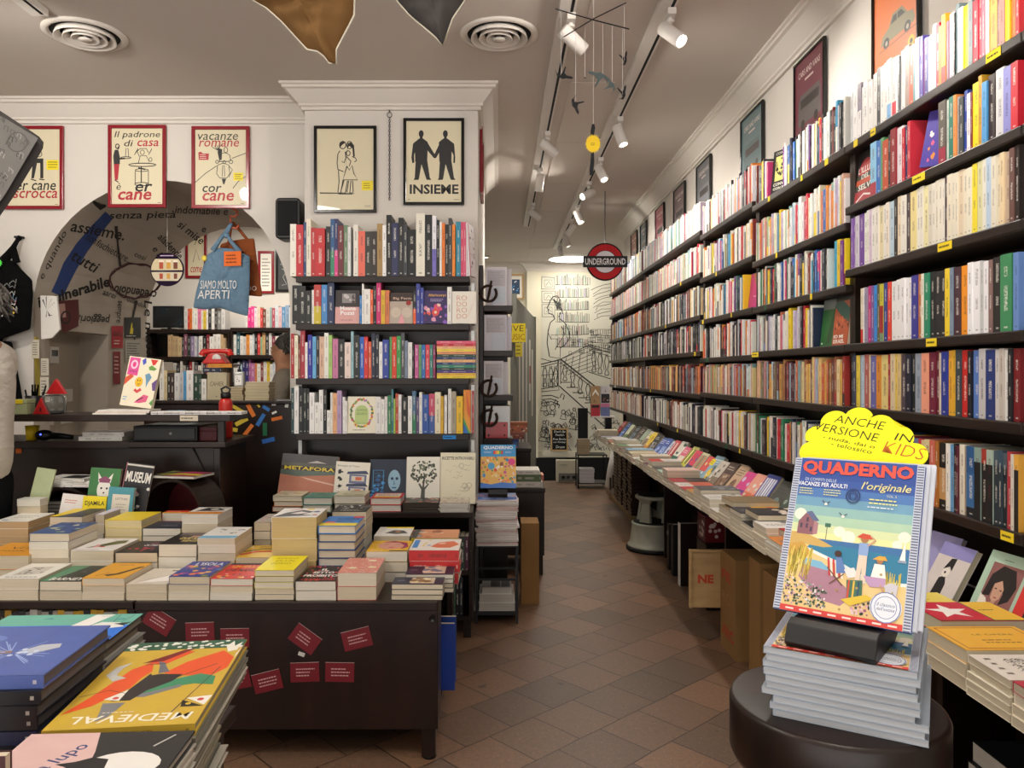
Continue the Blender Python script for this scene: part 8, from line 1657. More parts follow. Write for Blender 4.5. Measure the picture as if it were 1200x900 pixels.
# ================================================================== round pedestal with the holiday exercise books
PCX,PCY,PR,PZ=.569,1.30,.172,.875
t=thing('round_pedestal','round dark wooden pedestal at the lower right carrying the holiday exercise books','pedestal',(PCX,PCY,0))
m=MB();m.lathe([(.10,.7695),(.157,.7695),(.167,.775),(PR,.787),(PR,.867),(.169,.8735),(.164,.875),(.03,.875)],64,'#2a1710','dark_wood');m.build('drum_top',t)
m=MB();m.lathe([(.085,.031),(.075,.05),(.07,.4),(.075,.75),(.09,.769)],40,'#1a100c','dark_wood');m.build('column',t)
m=MB();m.lathe([(.15,0),(.155,.006),(.15,.024),(.09,.0305)],48,'#1a100c','dark_wood');m.build('foot_plate',t)
def q_beach(a,kids=False):
 S='#3f66b4'
 bands=[(.86,1,'#2c4a94'),(.80,.86,'#34549c'),(.74,.80,'#4a74b0'),(.68,.74,'#6a98b4'),(.62,.68,'#8cb4b0'),(.56,.62,'#aac8ac'),(.51,.56,'#cfd8a8'),(.47,.51,'#e4e0a0')]
 for y0,y1,c in bands:a.rect(0,y0,1,y1,c)
 for x,y,r in((.06,.62,.055),(.12,.57,.04),(.42,.53,.05),(.5,.50,.06),(.95,.54,.05),(.9,.49,.04)):a.circ(x,y,r,'#eee4d4')
 a.rect(0,0,1,.47,'#e2c488');a.poly([(.22,.47),(1,.47),(1,.27),(.72,.26),(.5,.33),(.16,.41)],'#2f7a9c');a.poly([(.24,.47),(1,.47),(1,.42),(.3,.445)],'#3a6ca0');a.poly([(.16,.41),(.5,.33),(.72,.26),(1,.27),(1,.25),(.7,.235),(.48,.315),(.14,.395)],'#d8e4e0')
 a.poly([(.0,.5),(.12,.5),(.30,.455),(.38,.43),(.3,.42),(.08,.43),(0,.42)],'#c8a45c');a.poly([(0,.42),(.12,.44),(.2,.38),(.14,.32),(0,.34)],'#c89a44')
 a.poly([(.05,.49),(.05,.57),(.11,.63),(.19,.59),(.19,.49)],'#8a5a64');a.poly([(.11,.635),(.16,.645),(.235,.585),(.19,.575)],'#5a6488');a.poly([(.19,.49),(.19,.585),(.23,.57),(.23,.50)],'#a87a80');[a.rect(x,y,x+.02,y+.03,'#4a3a50')for x,y in((.07,.53),(.12,.53),(.12,.57),(.16,.51))]
 a.stroke([(.31,.47),(.31,.55)],.006,'#4a5a3a');a.rect(.29,.55,.34,.575,'#3a6a54')
 a.poly([(.14,.34),(.3,.33),(.4,.28),(.26,.26),(.12,.3)],'#7ab0cc');a.poly([(.14,.3),(.36,.28),(.6,.16),(.5,.08),(.3,.1),(.12,.22)],'#a87a8c')
 rr=random.Random(13)
 for i in range(70):x=.01+.2*rr.random();y=.2+.14*rr.random();a.stroke([(x,y),(x+.03*(rr.random()-.3),y+.08)],.008,rr.choice(['#c8b03c','#a88a2c','#dcc860','#8a7a2c']))
 for i in range(190):x=.38*rr.random();y=.05+.18*rr.random()*(1-x*.9);a.circ(x,y,.006+.008*rr.random(),rr.choice(['#3a4a34','#5a6a4a','#c8a0b0','#e4d8d8','#2f3a2c','#8a9a8a','#7a5a6a']),n=6)
 for i in range(90):x=.58+.38*rr.random();y=.05+.10*rr.random()*(.4+.6*x);a.circ(x,y,.006+.008*rr.random(),rr.choice(['#3a4a34','#d8a0b0','#e4c8d0','#2f3a2c','#a05a74']),n=6)
 for i in range(40):x=.82+.14*rr.random();y=.18+.08*rr.random();a.stroke([(x,y),(x+.02*(rr.random()-.5),y+.07)],.006,rr.choice(['#c8b03c','#9a8a34','#dcc860']))
 # deck chair, sitters, standing figure
 for i in range(6):a.poly([(.35+.022*i,.36-.003*i),(.366+.022*i,.357-.003*i),(.39+.022*i,.25-.002*i),(.375+.022*i,.253-.002*i)],'#c8343c' if i%2==0 else '#eee4dc')
 a.stroke([(.36,.3),(.5,.2)],.01,'#6a4a34');a.stroke([(.39,.2),(.5,.27)],.01,'#6a4a34');a.circ(.435,.39,.03,'#3a2620');a.poly([(.42,.37),(.47,.37),(.52,.28),(.44,.27)],'#5a7ab0');a.poly([(.5,.3),(.58,.32),(.62,.27),(.54,.25)],'#e4dcd8')
 a.circ(.64,.5,.032,'#a8744c',.022);a.poly([(.575,.51),(.62,.535),(.68,.53),(.705,.505),(.64,.50)],'#c84a34');a.poly([(.6,.475),(.68,.475),(.68,.40),(.6,.40)],'#8aa4d0');a.poly([(.605,.40),(.675,.40),(.68,.23),(.645,.23),(.64,.33),(.63,.22),(.595,.22)],'#e0c8b4');a.stroke([(.67,.46),(.73,.5),(.69,.52)],.014,'#c89a7c')
 a.circ(.78,.38,.026,'#a8744c',.018);a.poly([(.72,.385),(.77,.41),(.82,.41),(.84,.385)],'#d8a444');a.poly([(.74,.36),(.82,.36),(.84,.28),(.72,.28)],'#eee8e0');a.poly([(.66,.28),(.84,.28),(.84,.23),(.72,.22)],'#b894b8');a.stroke([(.8,.24),(.84,.19)],.014,'#c89a7c')
 a.poly([(.53,.24),(.66,.25),(.67,.13),(.55,.12)],'#3f6a54');[a.rect(.545+.04*i,.125,.56+.04*i,.24,('#c84a34','#e0b44a','#2a4a6a')[i])for i in range(3)];a.poly([(.5,.12),(.7,.17),(.76,.15),(.58,.09)],'#d8b83c')
 a.poly([(.93,.40),(.965,.52),(.975,.40)],'#f0ece4');a.rect(.92,.385,.985,.40,'#8a9ab0')
 for x,y in((.24,.70),(.40,.63)):a.stroke([(x,y+.02),(x+.03,y),(x+.07,y+.015)],.01,'#4a5464');a.circ(x+.035,y-.003,.014,'#e8e4dc')
 a.poly([(.83,.24),(.88,.26),(.94,.25),(.93,.18),(.9,.21),(.86,.18)],'#c8c4cc');a.poly([(.74,.1),(.77,.15),(.8,.12),(.79,.08),(.75,.08)],'#a89ab8');[a.circ(x,y,.012,'#a88a58',n=7)for x,y in((.5,.06),(.62,.2),(.8,.3),(.46,.17))]
 a.rect(0,0,1,.035,'#d0403c');[a.rect(.05+.12*i,.012,.12+.12*i,.022,'#f0d8d0')for i in range(8)]
def q_cover(a):
 a.full('#2c4a94');b=Art(a.mb,a.P(.055,0),a.ex*.89,a.ey,a.mat,.0004);b.k=3;q_beach(b);b.k+=2
 b.text('QUADERNO',.02,.885,.98,.985,'#d8503f',.045);b.text('DI COMPITI DELLE',.06,.845,.34,.865,'#c9d4ec');b.text('VACANZE PER ADULTI',.0,.81,.44,.838,'#eef0f4',.015);b.lines(.02,.75,.18,.80,3,'#d8d890',3);b.lines(.24,.75,.40,.80,3,'#d8d890',5)
 b.text("l'originale",.56,.80,.97,.865,'#e0d890',.005,.3);b.text('VOL. 5',.78,.775,.86,.79,'#e4e0c0');b.lines(.64,.72,.90,.765,2,'#e4e08a',6);b.lines(.63,.695,.93,.715,1,'#d4dce0',2)
 b.ell(.50,.765,.058,.045,.012,'#2a3a6a');b.ell(.50,.765,.036,.028,.008,'#2a3a6a');b.stroke([(.475,.775),(.485,.78),(.515,.78),(.525,.775),(.52,.75),(.48,.75)],.008,'#2a3a6a',True)
 b.circ(.86,.115,.125,'#dfe2ea');b.ell(.86,.115,.115,.087,.008,'#6a78a8');b.ell(.86,.115,.085,.064,.005,'#6a78a8');b.text('il classico',.79,.12,.93,.14,'#3a4a80',.0,.2);b.text("dell'estate",.79,.095,.93,.115,'#3a4a80',.0,.2)
 for x0 in(0,.945):  # striped cloth-like borders
  a.rect(x0,0,x0+.055,1,'#c4c9d8')
  for i in range(60):a.rect(x0+.004,i/60,x0+.051,i/60+.0085,'#5f6880')
A_=Vector((.429,1.247));B_=Vector((.621,1.134));exq=(B_-A_).normalized()*.22;eyq=Vector((-exq.y,exq.x)).normalized()*.275
nq=10;tq=(.985-PZ)/nq;rq=random.Random(14)
for i in range(nq):
 k=nq-1-i
 o=lying('exercise_book','holiday exercise book with a beach cover, topmost of the stack on the pedestal' if k==0 else '%s holiday exercise book from the top of the stack on the pedestal'%ordinal(k+1),.22,.275,tq-.0006,'#9fa8b4',q_cover if k==0 else None,'#b9c0c8','holiday exercise books stacked on the round pedestal','exercise book',spine='left',rr=rq)
 dx=.0 if k==0 else rq.uniform(-.004,.006)+(.012 if i<3 else 0)
 o.matrix_basis=Matrix.Translation((A_.x+dx*.86,A_.y-dx*.5+(0 if k==0 else rq.uniform(-.003,.003)),PZ+.0006+i*tq))@Matrix.Rotation(math.atan2(exq.y,exq.x)+(0 if k==0 else R(rq.uniform(-1,1))),4,'Z')
# black stand and the displayed copies
SZ0=PZ+.0006+nq*tq+.0006
SA=Vector((.4658,1.3066,1.029));SB=SA+Vector((.164,-.131,.001));rzs=math.atan2(SB.y-SA.y,SB.x-SA.x);nrm=Vector((-.625,-.781,0))
t=thing('book_stand','black wedge stand holding up the exercise books on the stack','book stand',tuple((SA+SB)/2+nrm*.012)[:2]+(SZ0,),rzs)
m=MB();m.prism([(-.035,0),(.085,0),(.115,.01),(.05,.038),(.0,.038),(-.012,.042),(-.03,.036),(-.045,.01)],(-.068,.068),'#0c0c0e','black_plastic','x');m.build('stand_block',t,bevel=.002)
m=MB();m.box(-.04,.04,.0845,.0915,.0,.006,'#0c0c0e','black_plastic');m.build('rear_lug',t)
tilt=-27
E1=Vector((.78073,-.62485,.00474));EN=Vector((.55682,.69225,-.45907));E2=Vector((.28357,.36105,.88839))
STAND=Matrix(((E1.x,EN.x,E2.x,0),(E1.y,EN.y,E2.y,0),(E1.z,EN.z,E2.z,0),(0,0,0,1)))
for k in range(3):
 o=cover_book('exercise_book','holiday exercise book QUADERNO with the beach scene, standing in front on the black stand' if k==0 else '%s copy standing behind the front QUADERNO on the black stand'%ordinal(k+1),.21,.275,.0085,'#c9ccd6' if k else '#2c4a94',q_cover if k==0 else None,'holiday exercise books on the black stand','exercise book','#dfe3ea')
 base=SA.copy()
 M_=STAND.copy();M_.translation=base+E1*(.006*k)+Vector((EN.x,EN.y,0))*(.0122*k);o.matrix_basis=M_
# yellow cloud-shaped sign behind them
t=thing('cloud_sign','bright yellow cloud-shaped card reading ANCHE IN VERSIONE KIDS behind the exercise books','sign')
M_=STAND.copy();M_.translation=SA+EN*.036-E1*.004+E2*.010;t.matrix_basis=M_
o_=[]
bumps=[(.012,.305),(.02,.345),(.055,.372),(.10,.382),(.145,.368),(.18,.342),(.197,.305)]
out=[(.012,.02),(.2,.02)]
cl=[(.018,.292,.022),(.022,.325,.02),(.052,.352,.026),(.092,.360,.026),(.13,.347,.025),(.162,.328,.024),(.188,.298,.022)]
pts=[(.005,.01),(.205,.01)]
ring=[]
for(cx,cy,r)in cl[::-1]:
 ctr=(.105,.26);base_a=math.degrees(math.atan2(cy-ctr[1],cx-ctr[0]))
 ring+=[(cx+r*math.cos(R(base_a-70+14*i)),cy+r*math.sin(R(base_a-70+14*i)))for i in range(11)]
pts=[(.008,.12),(.2,.12)]+ring
m=MB();m.prism(pts,(0,.002),'#f2ee1e','matte_print','y');m.build('card',t)
m=MB();a=Art(m,(0,0,0),(.21,0,0),(0,0,.40),'matte_print',.0004)
a.text('ANCHE',.24,.87,.66,.91,'#23220e',-.008,.15,-8);a.text('IN',.74,.805,.88,.84,'#23220e',-.008,.15,-8);a.text('VERSIONE',.08,.82,.62,.86,'#23220e',-.008,.1,-10);a.text('KIDS',.66,.735,.98,.79,'#c06a24',-.01,.15,-10)
a.text('- nuda, dai o',.16,.78,.6,.80,'#3a380f',.0,.1,-10);a.text('- telossico',.24,.752,.58,.772,'#3a380f',.0,.1,-10);m.build('handwriting',t)
# ================================================================== between pillar and aisle, far end
TY=4.76;tx0_,tx1_=U(560,TY),U(601,TY)
t=thing('narrow_shelf','narrow dark shelf unit against the aisle side of the pillar, holding white pads','shelf unit',(-.124,TY,0))
wn_=tx1_+.124;NSZ=[V(358,TY),V(411,TY),V(463,TY),V(514,TY),.52]
for z in NSZ:m=MB();m.box(.026,wn_,0,.24,z-.036,z,'#1d120e','shelf_wood');m.build('shelf',t,bevel=.003)
m=MB();m.box(0,.0255,.0,.24,0,V(311,TY),'#1d120e','dark_wood');m.build('upright',t,bevel=.002)
m=MB();m.box(.026,wn_-.03,.22,.24,0,NSZ[0]-.037,'#120b08','dark_wood');m.build('back_panel',t)
for i,(u0,u1,vt,r,c,lab)in enumerate(((569,594,313,0,'#d8d4da','white printed pad on the top shelf of the narrow unit'),(567.5,594,369,1,'#d4d2dc','white printed pad on the second shelf of the narrow unit'),(567,590,423,2,'#d8d6da','white printed pad on the third shelf of the narrow unit'))):
 Y=TY+.015;w_=U(u1,Y)-U(u0,Y)
 for k in range(2):
  h=V(vt,Y)-NSZ[r]-.001-.006*k
  o=cover_book('paper_pad',lab if k==0 else lab.replace('white printed pad','second white pad behind the front one'),w_,h,.05,c,(lambda a:(a.rect(.08,.5,.92,.93,'#c2bec4'),a.lines(.1,.52,.9,.9,12,'#8a868c',4),a.rect(.3,.04,.92,.48,'#c8d0dc')))if k==0 else None,'white pads on the narrow shelf unit','paper pad','#e0dee2','matte_print');o.location=(U(u0,Y)+.03*k,Y+.055*k,NSZ[r]+.001)
t=thing('plastic_bin','grey plastic box with a red front flap on the lower shelf of the narrow unit','box',(U(569,TY+.01),TY+.012,NSZ[3]+.001))
w_=U(598,TY)-U(569,TY);h=V(474,TY)-NSZ[3]-.01
m=MB();m.box(0,w_,0,.2,0,h,'#77787a','grey_metal');m.build('bin_body',t,bevel=.003)
m=MB();m.box(0,w_*.9,-.004,-.0005,0,h*.5,'#a8161c','red_plastic');m.build('red_flap',t,bevel=.002)
for x,z in((.02,.02),(w_*.9-.02,.02),(.02,h*.5-.02),(w_*.9-.02,h*.5-.02)):m=MB();m.tube([(x,-.0045,z),(x,-.009,z)],.006,10,'#111111','black_plastic');m.build('stud',t)
for u,v,r,lab in((572.5,344,0,'rusty metal ring ornament with a slash in front of the top pad'),(572.8,455,2,'rusty metal ring ornament in front of the third shelf pad'),(573.2,490,3,'rusty metal ring ornament in front of the red flap box')):
 Y=TY-.03;rr_=9.2*Y/F
 t=thing('metal_ring',lab,'ornament',(U(u,Y),Y,V(v,Y)))
 m=MB();m.tube([(rr_*math.cos(R(a_)),0,rr_*math.sin(R(a_)))for a_ in range(62,405,12)],.0085,8,'#2a1d18','rust_metal');m.build('ring',t)
 m=MB();m.tube([(.018,0,rr_+.03),(.004,0,.0),(-.006,0,-rr_+.004)],[.006,.009,.006],8,'#2a1d18','rust_metal');m.build('slash_bar',t)
 m=MB();m.tube([(-rr_-.006,0,0),(-.06,.02,0),(-.06,.031,0)],.004,6,'#2a1d18','rust_metal');m.build('peg',t)
# wire rack stool with magazines
RY=4.36;rx0,rx1,RZ=-.134,.108,.445
t=thing('wire_rack','thin dark metal rack stool carrying a stack of holiday magazines in the aisle','rack',(rx0,RY,0));w_=rx1-rx0;d_=.26;q=.012
m=MB();m.box(0,w_,0,d_,RZ-.012,RZ,'#2a2c30','dark_metal');m.build('rack_top',t,bevel=.002)
for x in(0,w_-q):
 for y in(0,d_-q):m=MB();m.box(x,x+q,y,y+q,0,RZ-.0125,'#2a2c30','dark_metal');m.build('leg',t)
for z in(.05,.245):
 for y in(0,d_-q):m=MB();m.box(q+.0005,w_-q-.0005,y,y+q,z,z+q,'#2a2c30','dark_metal');m.build('crossbar',t)
 for x in(0,w_-q):m=MB();m.box(x,x+q,q+.0005,d_-q-.0005,z,z+q,'#2a2c30','dark_metal');m.build('crossbar',t)
m=MB();m.box(q+.001,w_-q-.001,q+.001,d_-q-.001,.0625,.066,'#2a2c30','dark_metal');m.build('bottom_tray',t)
rk=random.Random(9)
def k_cov(a):a.full('#e8dce0');a.ell(.5,.5,.3,.14,.06,'#c8404a',a0=20,a1=160);a.ell(.5,.44,.22,.1,.05,'#e8b83a',a0=20,a1=160);a.ell(.5,.38,.16,.08,.05,'#4a3a6a',a0=20,a1=160);a.lines(.2,.8,.8,.9,1,'#c84a5a',2)
nk=20;tk=(.70-RZ)/nk
for i in range(nk):
 k=nk-1-i
 o=lying('holiday_magazine','white magazine with a rainbow arch, topmost of the stack on the wire rack' if k==0 else '%s magazine from the top of the stack on the wire rack'%ordinal(k+1),.235,.26,tk-.0005,'#c83a44' if k%5==3 else '#dcd6d4',k_cov if k==0 else None,'#d8d2ce','magazines stacked on the wire rack','magazine',spine='right',rr=rk)
 o.matrix_basis=Matrix.Translation((-.013+rk.uniform(-.006,.006)+.004*math.sin(i*.9),RY+.12+rk.uniform(-.006,.006),RZ+.0006+i*tk))@Matrix.Rotation(R(rk.uniform(-2,2)),4,'Z')@Matrix.Translation((-.1175,-.13,0))
z0=RZ+.0006+nk*tk
o=lying('holiday_magazine','blue and pink magazine laid crosswise on the rack stack, under the black stand',.22,.15,.014,'#5a78b8',lambda a:(a.full('#8aa0d0'),a.blobs(.05,.05,.95,.95,14,['#e8a0b8','#f0e0c0','#e88a3a','#4a6ac0'],3,(.06,.1))),None,None,'magazine',spine='front',rr=rk);o.location=(-.122,RY+.03,z0+.0004);z0+=.0148
t=thing('book_stand','small black wedge stand on the magazines of the wire rack','book stand',(-.008,RY+.06,z0))
m=MB();m.prism([(-.05,0),(.05,0),(.07,.01),(.0,.04),(-.04,.04),(-.055,.045),(-.058,.02)],(-.055,.055),'#0c0c0e','black_plastic','x');m.build('stand_block',t,bevel=.002)
m=MB();m.box(-.04,.04,.0505,.06,0,.006,'#0c0c0e','black_plastic');m.build('rear_lug',t)
def q_kids(a):
 a.full('#3a94d0');a.rect(0,0,1,.72,'#e0b058');a.blobs(.02,.12,.98,.72,90,['#d84a3c','#f0d04a','#3a8ac0','#e88a3a','#f0e8dc','#5a9a5a','#c85a8a','#8a5a34','#e8c88a'],5,(.025,.06));a.poly([(0,0),(1,0),(1,.1),(.6,.13),(.3,.08),(0,.12)],'#2a6ac0');a.circ(.88,.6,.1,'#d83a84');a.circ(.3,.5,.1,'#4aa0d0')
 a.text('QUADERNO',.08,.88,.92,.97,'#f0f0ee',.03)
 for i,c in enumerate(('#d83a34','#e8963a','#e8d03a','#5aa84a','#c83a34')):a.rect(.36+.055*i,.78,.415+.055*i,.86,c)
 a.lines(.1,.80,.32,.85,2,'#d8e4f0',2);a.lines(.7,.80,.92,.85,2,'#d8e4f0',3)
o=cover_book('holiday_magazine','blue children QUADERNO magazine with a crowded beach standing on the wire rack stack',.205,.255,.012,'#3a94d0',q_kids,None,'magazine');put(o,(-.108,RY+.045,z0+.046),0,R(-20))
for i,(x0,x1,z,h,y0,dd_,lab)in enumerate(((-.118,.09,.067,.045,4.38,.215,'white art book lowest inside the wire rack'),(-.115,.085,.1125,.05,4.385,.21,'thick white art book in the middle of the wire rack'),(-.10,.07,.163,.035,4.39,.2,'white art book with a dark photo, topmost inside the wire rack'))):
 o=lying('art_book',lab,x1-x0,dd_,h,'#d4d2cc',(lambda a:(a.full('#8a8680'),a.rect(.3,.1,.95,.9,'#2a2624'),a.rect(.62,.1,.66,.9,'#8a8680')))if i==2 else None,'#d0cec8','art books inside the wire rack',hard=True,spine='back',rr=rk);o.location=(x0,y0,z)
carton('small brown carton with an open side flap standing in the aisle behind the wire rack',.135,4.72,.11,.2,.50)
bpy.data.objects['cardboard_carton.003']['label']='small brown carton standing in the aisle between the wire rack and the dark side cabinet'
# dark side cabinets along the left of the aisle
def sidecab(label,x0,x1,y0,y1,z):
 t=thing('side_cabinet',label,'cabinet',(x0,y0,0));w_,d_=x1-x0,y1-y0
 m=MB();m.box(0,w_,0,d_,.14,z-.03,'#0f0b0a','dark_wood');m.build('cabinet_body',t,bevel=.003)
 m=MB();m.box(-.006,w_+.006,-.01,d_,z-.0295,z,'#0f0b0a','dark_wood');m.build('cabinet_top',t,bevel=.003)
 for x in(.01,w_-.05):
  for y in(.01,d_-.05):m=MB();m.box(x,x+.04,y,y+.04,0,.1395,'#0f0b0a','dark_wood');m.build('foot',t)
sidecab('dark side cabinet beside the aisle behind the brown carton, books on top',-.02,.318,5.40,5.95,.615)
sidecab('taller dark side cabinet further along the aisle carrying patterned boxes',-.06,.26,6.35,6.9,.80)
for i,(x0,x1,z,h,c,pg,lab)in enumerate(((.10,.305,.6155,.04,'#d8d4cc','#d8d4cc','white book with a bird drawing lowest on the dark side cabinet'),(.10,.298,.656,.05,'#5c6e48','#5c6e48','thick green spined book on the dark side cabinet'),(.115,.285,.7065,.03,'#e0dcd4','#e0dcd4','white book topmost on the dark side cabinet'))):
 o=lying('lying_book',lab,x1-x0,.22,h,c,None,pg,None,spine='front',rr=rk);o.location=(x0,5.42,z)
o=lying('lying_book','small coral patterned book at the aisle edge of the dark side cabinet',.09,.16,.05,'#c86a58',lambda a:(a.full('#d88a78'),a.blobs(.05,.05,.95,.95,10,['#c84a44','#f0d0c0'],3,(.08,.14))),'#c87a6a',None,spine='front',rr=rk);o.location=(.24,5.70,.6155)
for i,(x0,x1,z,h,c,lab)in enumerate(((.02,.16,.8006,.07,'#4a70b0','blue and white patterned box lowest on the taller side cabinet'),(.05,.21,.871,.055,'#8a4a3a','brown patterned box in the middle of the taller side cabinet pile'),(.06,.235,.9265,.085,'#b86a4c','rust patterned box topmost on the taller side cabinet'))):
 t=thing('patterned_box',lab,'box',(x0,6.40,z));w_=x1-x0
 m=MB();m.box(0,w_,0,.16,0,h*.66,c,'printed_card');a=Art(m,(0,0,0),(w_,0,0),(0,0,h*.66));a.blobs(.03,.05,.97,.95,16,[jitter(c,40,rk),'#e8d8c8','#3a2a2a','#d88a5a'],i+2,(.03,.06));m.build('box_body',t)
 m=MB();m.box(-.002,w_+.002,-.002,.162,h*.665,h-.0008,jitter(c,30,rk),'printed_card');m.build('box_lid',t)
# partition board with notices
pa,pb=Vector((.150,7.0)),Vector((.470,9.95));pv=(pb-pa);pl=pv.length;pang=math.atan2(pv.y,pv.x)
t=thing('notice_board','tall grey partition board with pinned notices on the left of the aisle','notice board',(pa.x,pa.y,0),pang)
m=MB();m.box(0,pl,.0,.04,.02,2.12,'#7f8078','grey_board');m.build('board',t,bevel=.003)
for x in(.001,pl-.041):m=MB();m.box(x,x+.04,-.008,.048,0,2.145,'#8a8b84','grey_board');m.build('post',t,bevel=.002)
for x,z,w_,h,c in((.35,.7,.12,1.2,'#a8a8a2'),(.75,.55,.16,1.35,'#b4b4ac'),(1.25,.6,.14,1.3,'#bcbab4'),(1.75,1.1,.2,.7,'#c8c6be'),(2.2,.9,.18,.8,'#b0aea6')):
 m=MB();m.box(x,x+w_,-.004,-.001,z,z+h,c,'sheet_paper');m.build('notice',t)
m=MB();m.box(1.77,1.93,-.006,-.0045,1.3,1.5,'#a8484a','matte_print');m.build('notice',t)
t=thing('live_music_card','yellow hand-lettered LIVE MUSIC card at the near end of the partition board','sign',(U(590,6.96),6.965,V(401,6.96)))
w_=U(616,6.96)-U(590,6.96);h=22*6.96/F
m=MB();m.box(0,w_,0,.002,0,h,'#d8c22c','matte_print');m.build('card',t)
m=MB();a=Art(m,(0,0,0),(w_,0,0),(0,0,h),'matte_print');a.text('LIVE',.12,.58,.9,.9,'#2a2a1c',-.005);a.text('MUSIC',.04,.12,.96,.44,'#8a5a1c',-.005);m.build('lettering',t)
m=MB();m.box(.02,w_-.03,.0025,.034,h-.05,h-.04,'#2a2a2a','dark_metal');m.build('clip',t)
sheet('small_card','small yellow card pinned below the LIVE MUSIC card','card',pq(604,402,612,418,6.96),'#c8b83a',lambda a:a.lines(.1,.1,.9,.9,3,'#5a5214',3))
yb=YE-.03
poster('framed_picture','small wood framed blue picture on the cream wall left of the mural',U(595,yb),yb,V(351,yb),U(614,yb)-U(595,yb),30*yb/F,0,'pale_wood','#e8e4d8',lambda a:(a.rect(.18,.16,.82,.84,'#1c3a5a'),a.blobs(.2,.2,.8,.8,12,['#4a8ac0','#8ab8d8','#0f2034','#d8e0e4'],3,(.05,.1))),None,.03,.025,cat='framed picture')
# --- mural on the far wall
MU0,MU1,MV0,MV1=634,726,322,531;ym=YE-.0012
m=MB();mw_=U(MU1,YE)-U(MU0,YE);mh_=(MV1-MV0)*YE/F
m.box(U(MU0,YE),U(MU1,YE),YE-.004,YE-.0005,V(MV1,YE),V(MV0,YE),'#cfccbd','mural_wall')
mo=m.build('mural');tag(mo,'black line mural of a bookshop, stairs and a PUB sign on the far wall','mural')
m=MB();a=Art(m,(U(MU0,YE),YE-.004,V(MV1,YE)),(mw_,0,0),(0,0,mh_),'matte_print',.001)
def M(u,v):return((u-MU0)/(MU1-MU0),(MV1-v)/(MV1-MV0))
INK='#3a3a38';LW=.008;rm=random.Random(4)
def st(pts,w_=LW,c=INK,cl=False):a.stroke([M(*p)for p in pts],w_,c,cl)
def wob(pts,k=.4):return[(p[0]+rm.uniform(-k,k),p[1]+rm.uniform(-k,k))for p in pts]
# shelves of books, top
for r in range(6):
 y=334+r*14.5;st(wob([(651,y),(675,y+.3),(690,y)]));st(wob([(664,y-13),(664,y)]));st(wob([(677,y-13),(677,y)]))
 x=652
 while x<689:
  w_=rm.uniform(1.2,2.6);h=rm.uniform(7,11.5);st([(x,y),(x+rm.uniform(-.3,.3),y-h),(x+w_,y-h),(x+w_,y)],.006)
  if rm.random()<.3:a.poly([M(x,y),M(x+w_,y),M(x+w_,y-h),M(x,y-h)],rm.choice(['#c9b0a8','#b4c0b0','#b8b4c0','#c8c4a8']))
  x+=w_+.2
for y in(328,344,360):st(wob([(635,y-3),(650,y-3),(650,y+11),(635,y+11)]),LW,INK,True);st(wob([(638,y),(647,y),(647,y+8),(638,y+8)]),.006,INK,True);st(wob([(640,y+6),(643,y+2),(646,y+6)]),.006)
for i in range(5):  # scribbled lines upper right
 st(wob([(693+1.5*i,340+8*i),(700,336+8*i),(708,334+8*i),(722,331+8*i)],.9),.007);st(wob([(696,344+8*i),(706,339+8*i),(718,337+8*i)],1.2),.006)
for r in range(3):
 y=392+r*9;st(wob([(692,y),(722,y+2)]));x=693
 while x<721:w_=rm.uniform(1.2,2.6);st([(x,y),(x,y-6),(x+w_,y-6)],.006);x+=w_+.4
# man in profile at left
st(wob([(648,348),(645,352),(643,358),(641,361),(643,363),(643,367),(648,369),(650,374)],.2),.013);st(wob([(648,348),(653,347),(657,352),(657,360),(660,368),(657,366),(655,372)],.3),.013)
for i in range(12):st(wob([(648+rm.random()*8,349+rm.random()*7),(652+rm.random()*6,354+rm.random()*10)],.5),.012)
st(wob([(650,374),(645,378),(642,388),(641,402),(644,418)],.3),.012);st(wob([(655,373),(662,378),(667,388),(668,396),(662,404),(656,408)],.3),.012);st(wob([(645,378),(642,390),(646,398)],.3));st(wob([(658,382),(662,392),(655,402),(650,410)],.3));st(wob([(646,392),(654,393),(654,397),(646,397)],.3),.006,INK,True);st(wob([(644,418),(656,420),(657,406)],.3))
st(wob([(660,384),(671,386),(672,404),(660,406)],.3),LW,INK,True)
# crowded desk right of him
for i in range(46):
 x,y=rm.uniform(664,720),rm.uniform(386,416);w_,h=rm.uniform(2,6),rm.uniform(2,5);st(wob([(x,y),(x+w_,y+rm.uniform(-1,1)),(x+w_,y+h),(x,y+h)],.5),.006,INK,True)
st(wob([(634,420),(648,424),(656,421),(690,404)],.3));st(wob([(690,404),(722,412)],.3))
for i in range(7):st([(656+8*i,421-2*i),(648+10*i,440-i)],.007);st([(650+3*i,424+3*i),(690+2*i,407+4*i)],.006)
# upper balustrade and stairs
st([(634,427),(654,422)],.014);st([(634,430),(654,425)],.01);st([(654,421),(654,452)],.014);st([(657,421),(657,450)],.01);st([(634,456),(654,452)],.01);st([(690,406),(722,416)],.012);st([(690,410),(722,420)],.008);st([(690,436),(722,446)],.01)
def bal(x,y0,y1):
 h=y1-y0
 for s in(-1,1):st([(x+s*1.0,y0),(x+s*1.0,y0+.1*h),(x+s*2.4,y0+.32*h),(x+s*2.2,y0+.45*h),(x+s*.8,y0+.75*h),(x+s*2.0,y0+.85*h),(x+s*2.2,y0+h)],.01)
 st([(x-2,y0+h),(x+2,y0+h)],.01);st([(x-1,y0+.1*h),(x+1,y0+.1*h)],.007)
for x in(638.5,645.5,651):bal(x,429,453)
for x in(696,703,711,719):bal(x,411+(x-696)*.25,436+(x-696)*.25)
st([(657,421),(700,455),(722,472)],.018);st([(657,425),(700,459),(722,476)],.01)
for i in range(5):x=662+9*i;bal(x,427+7.2*i,446+7.6*i)
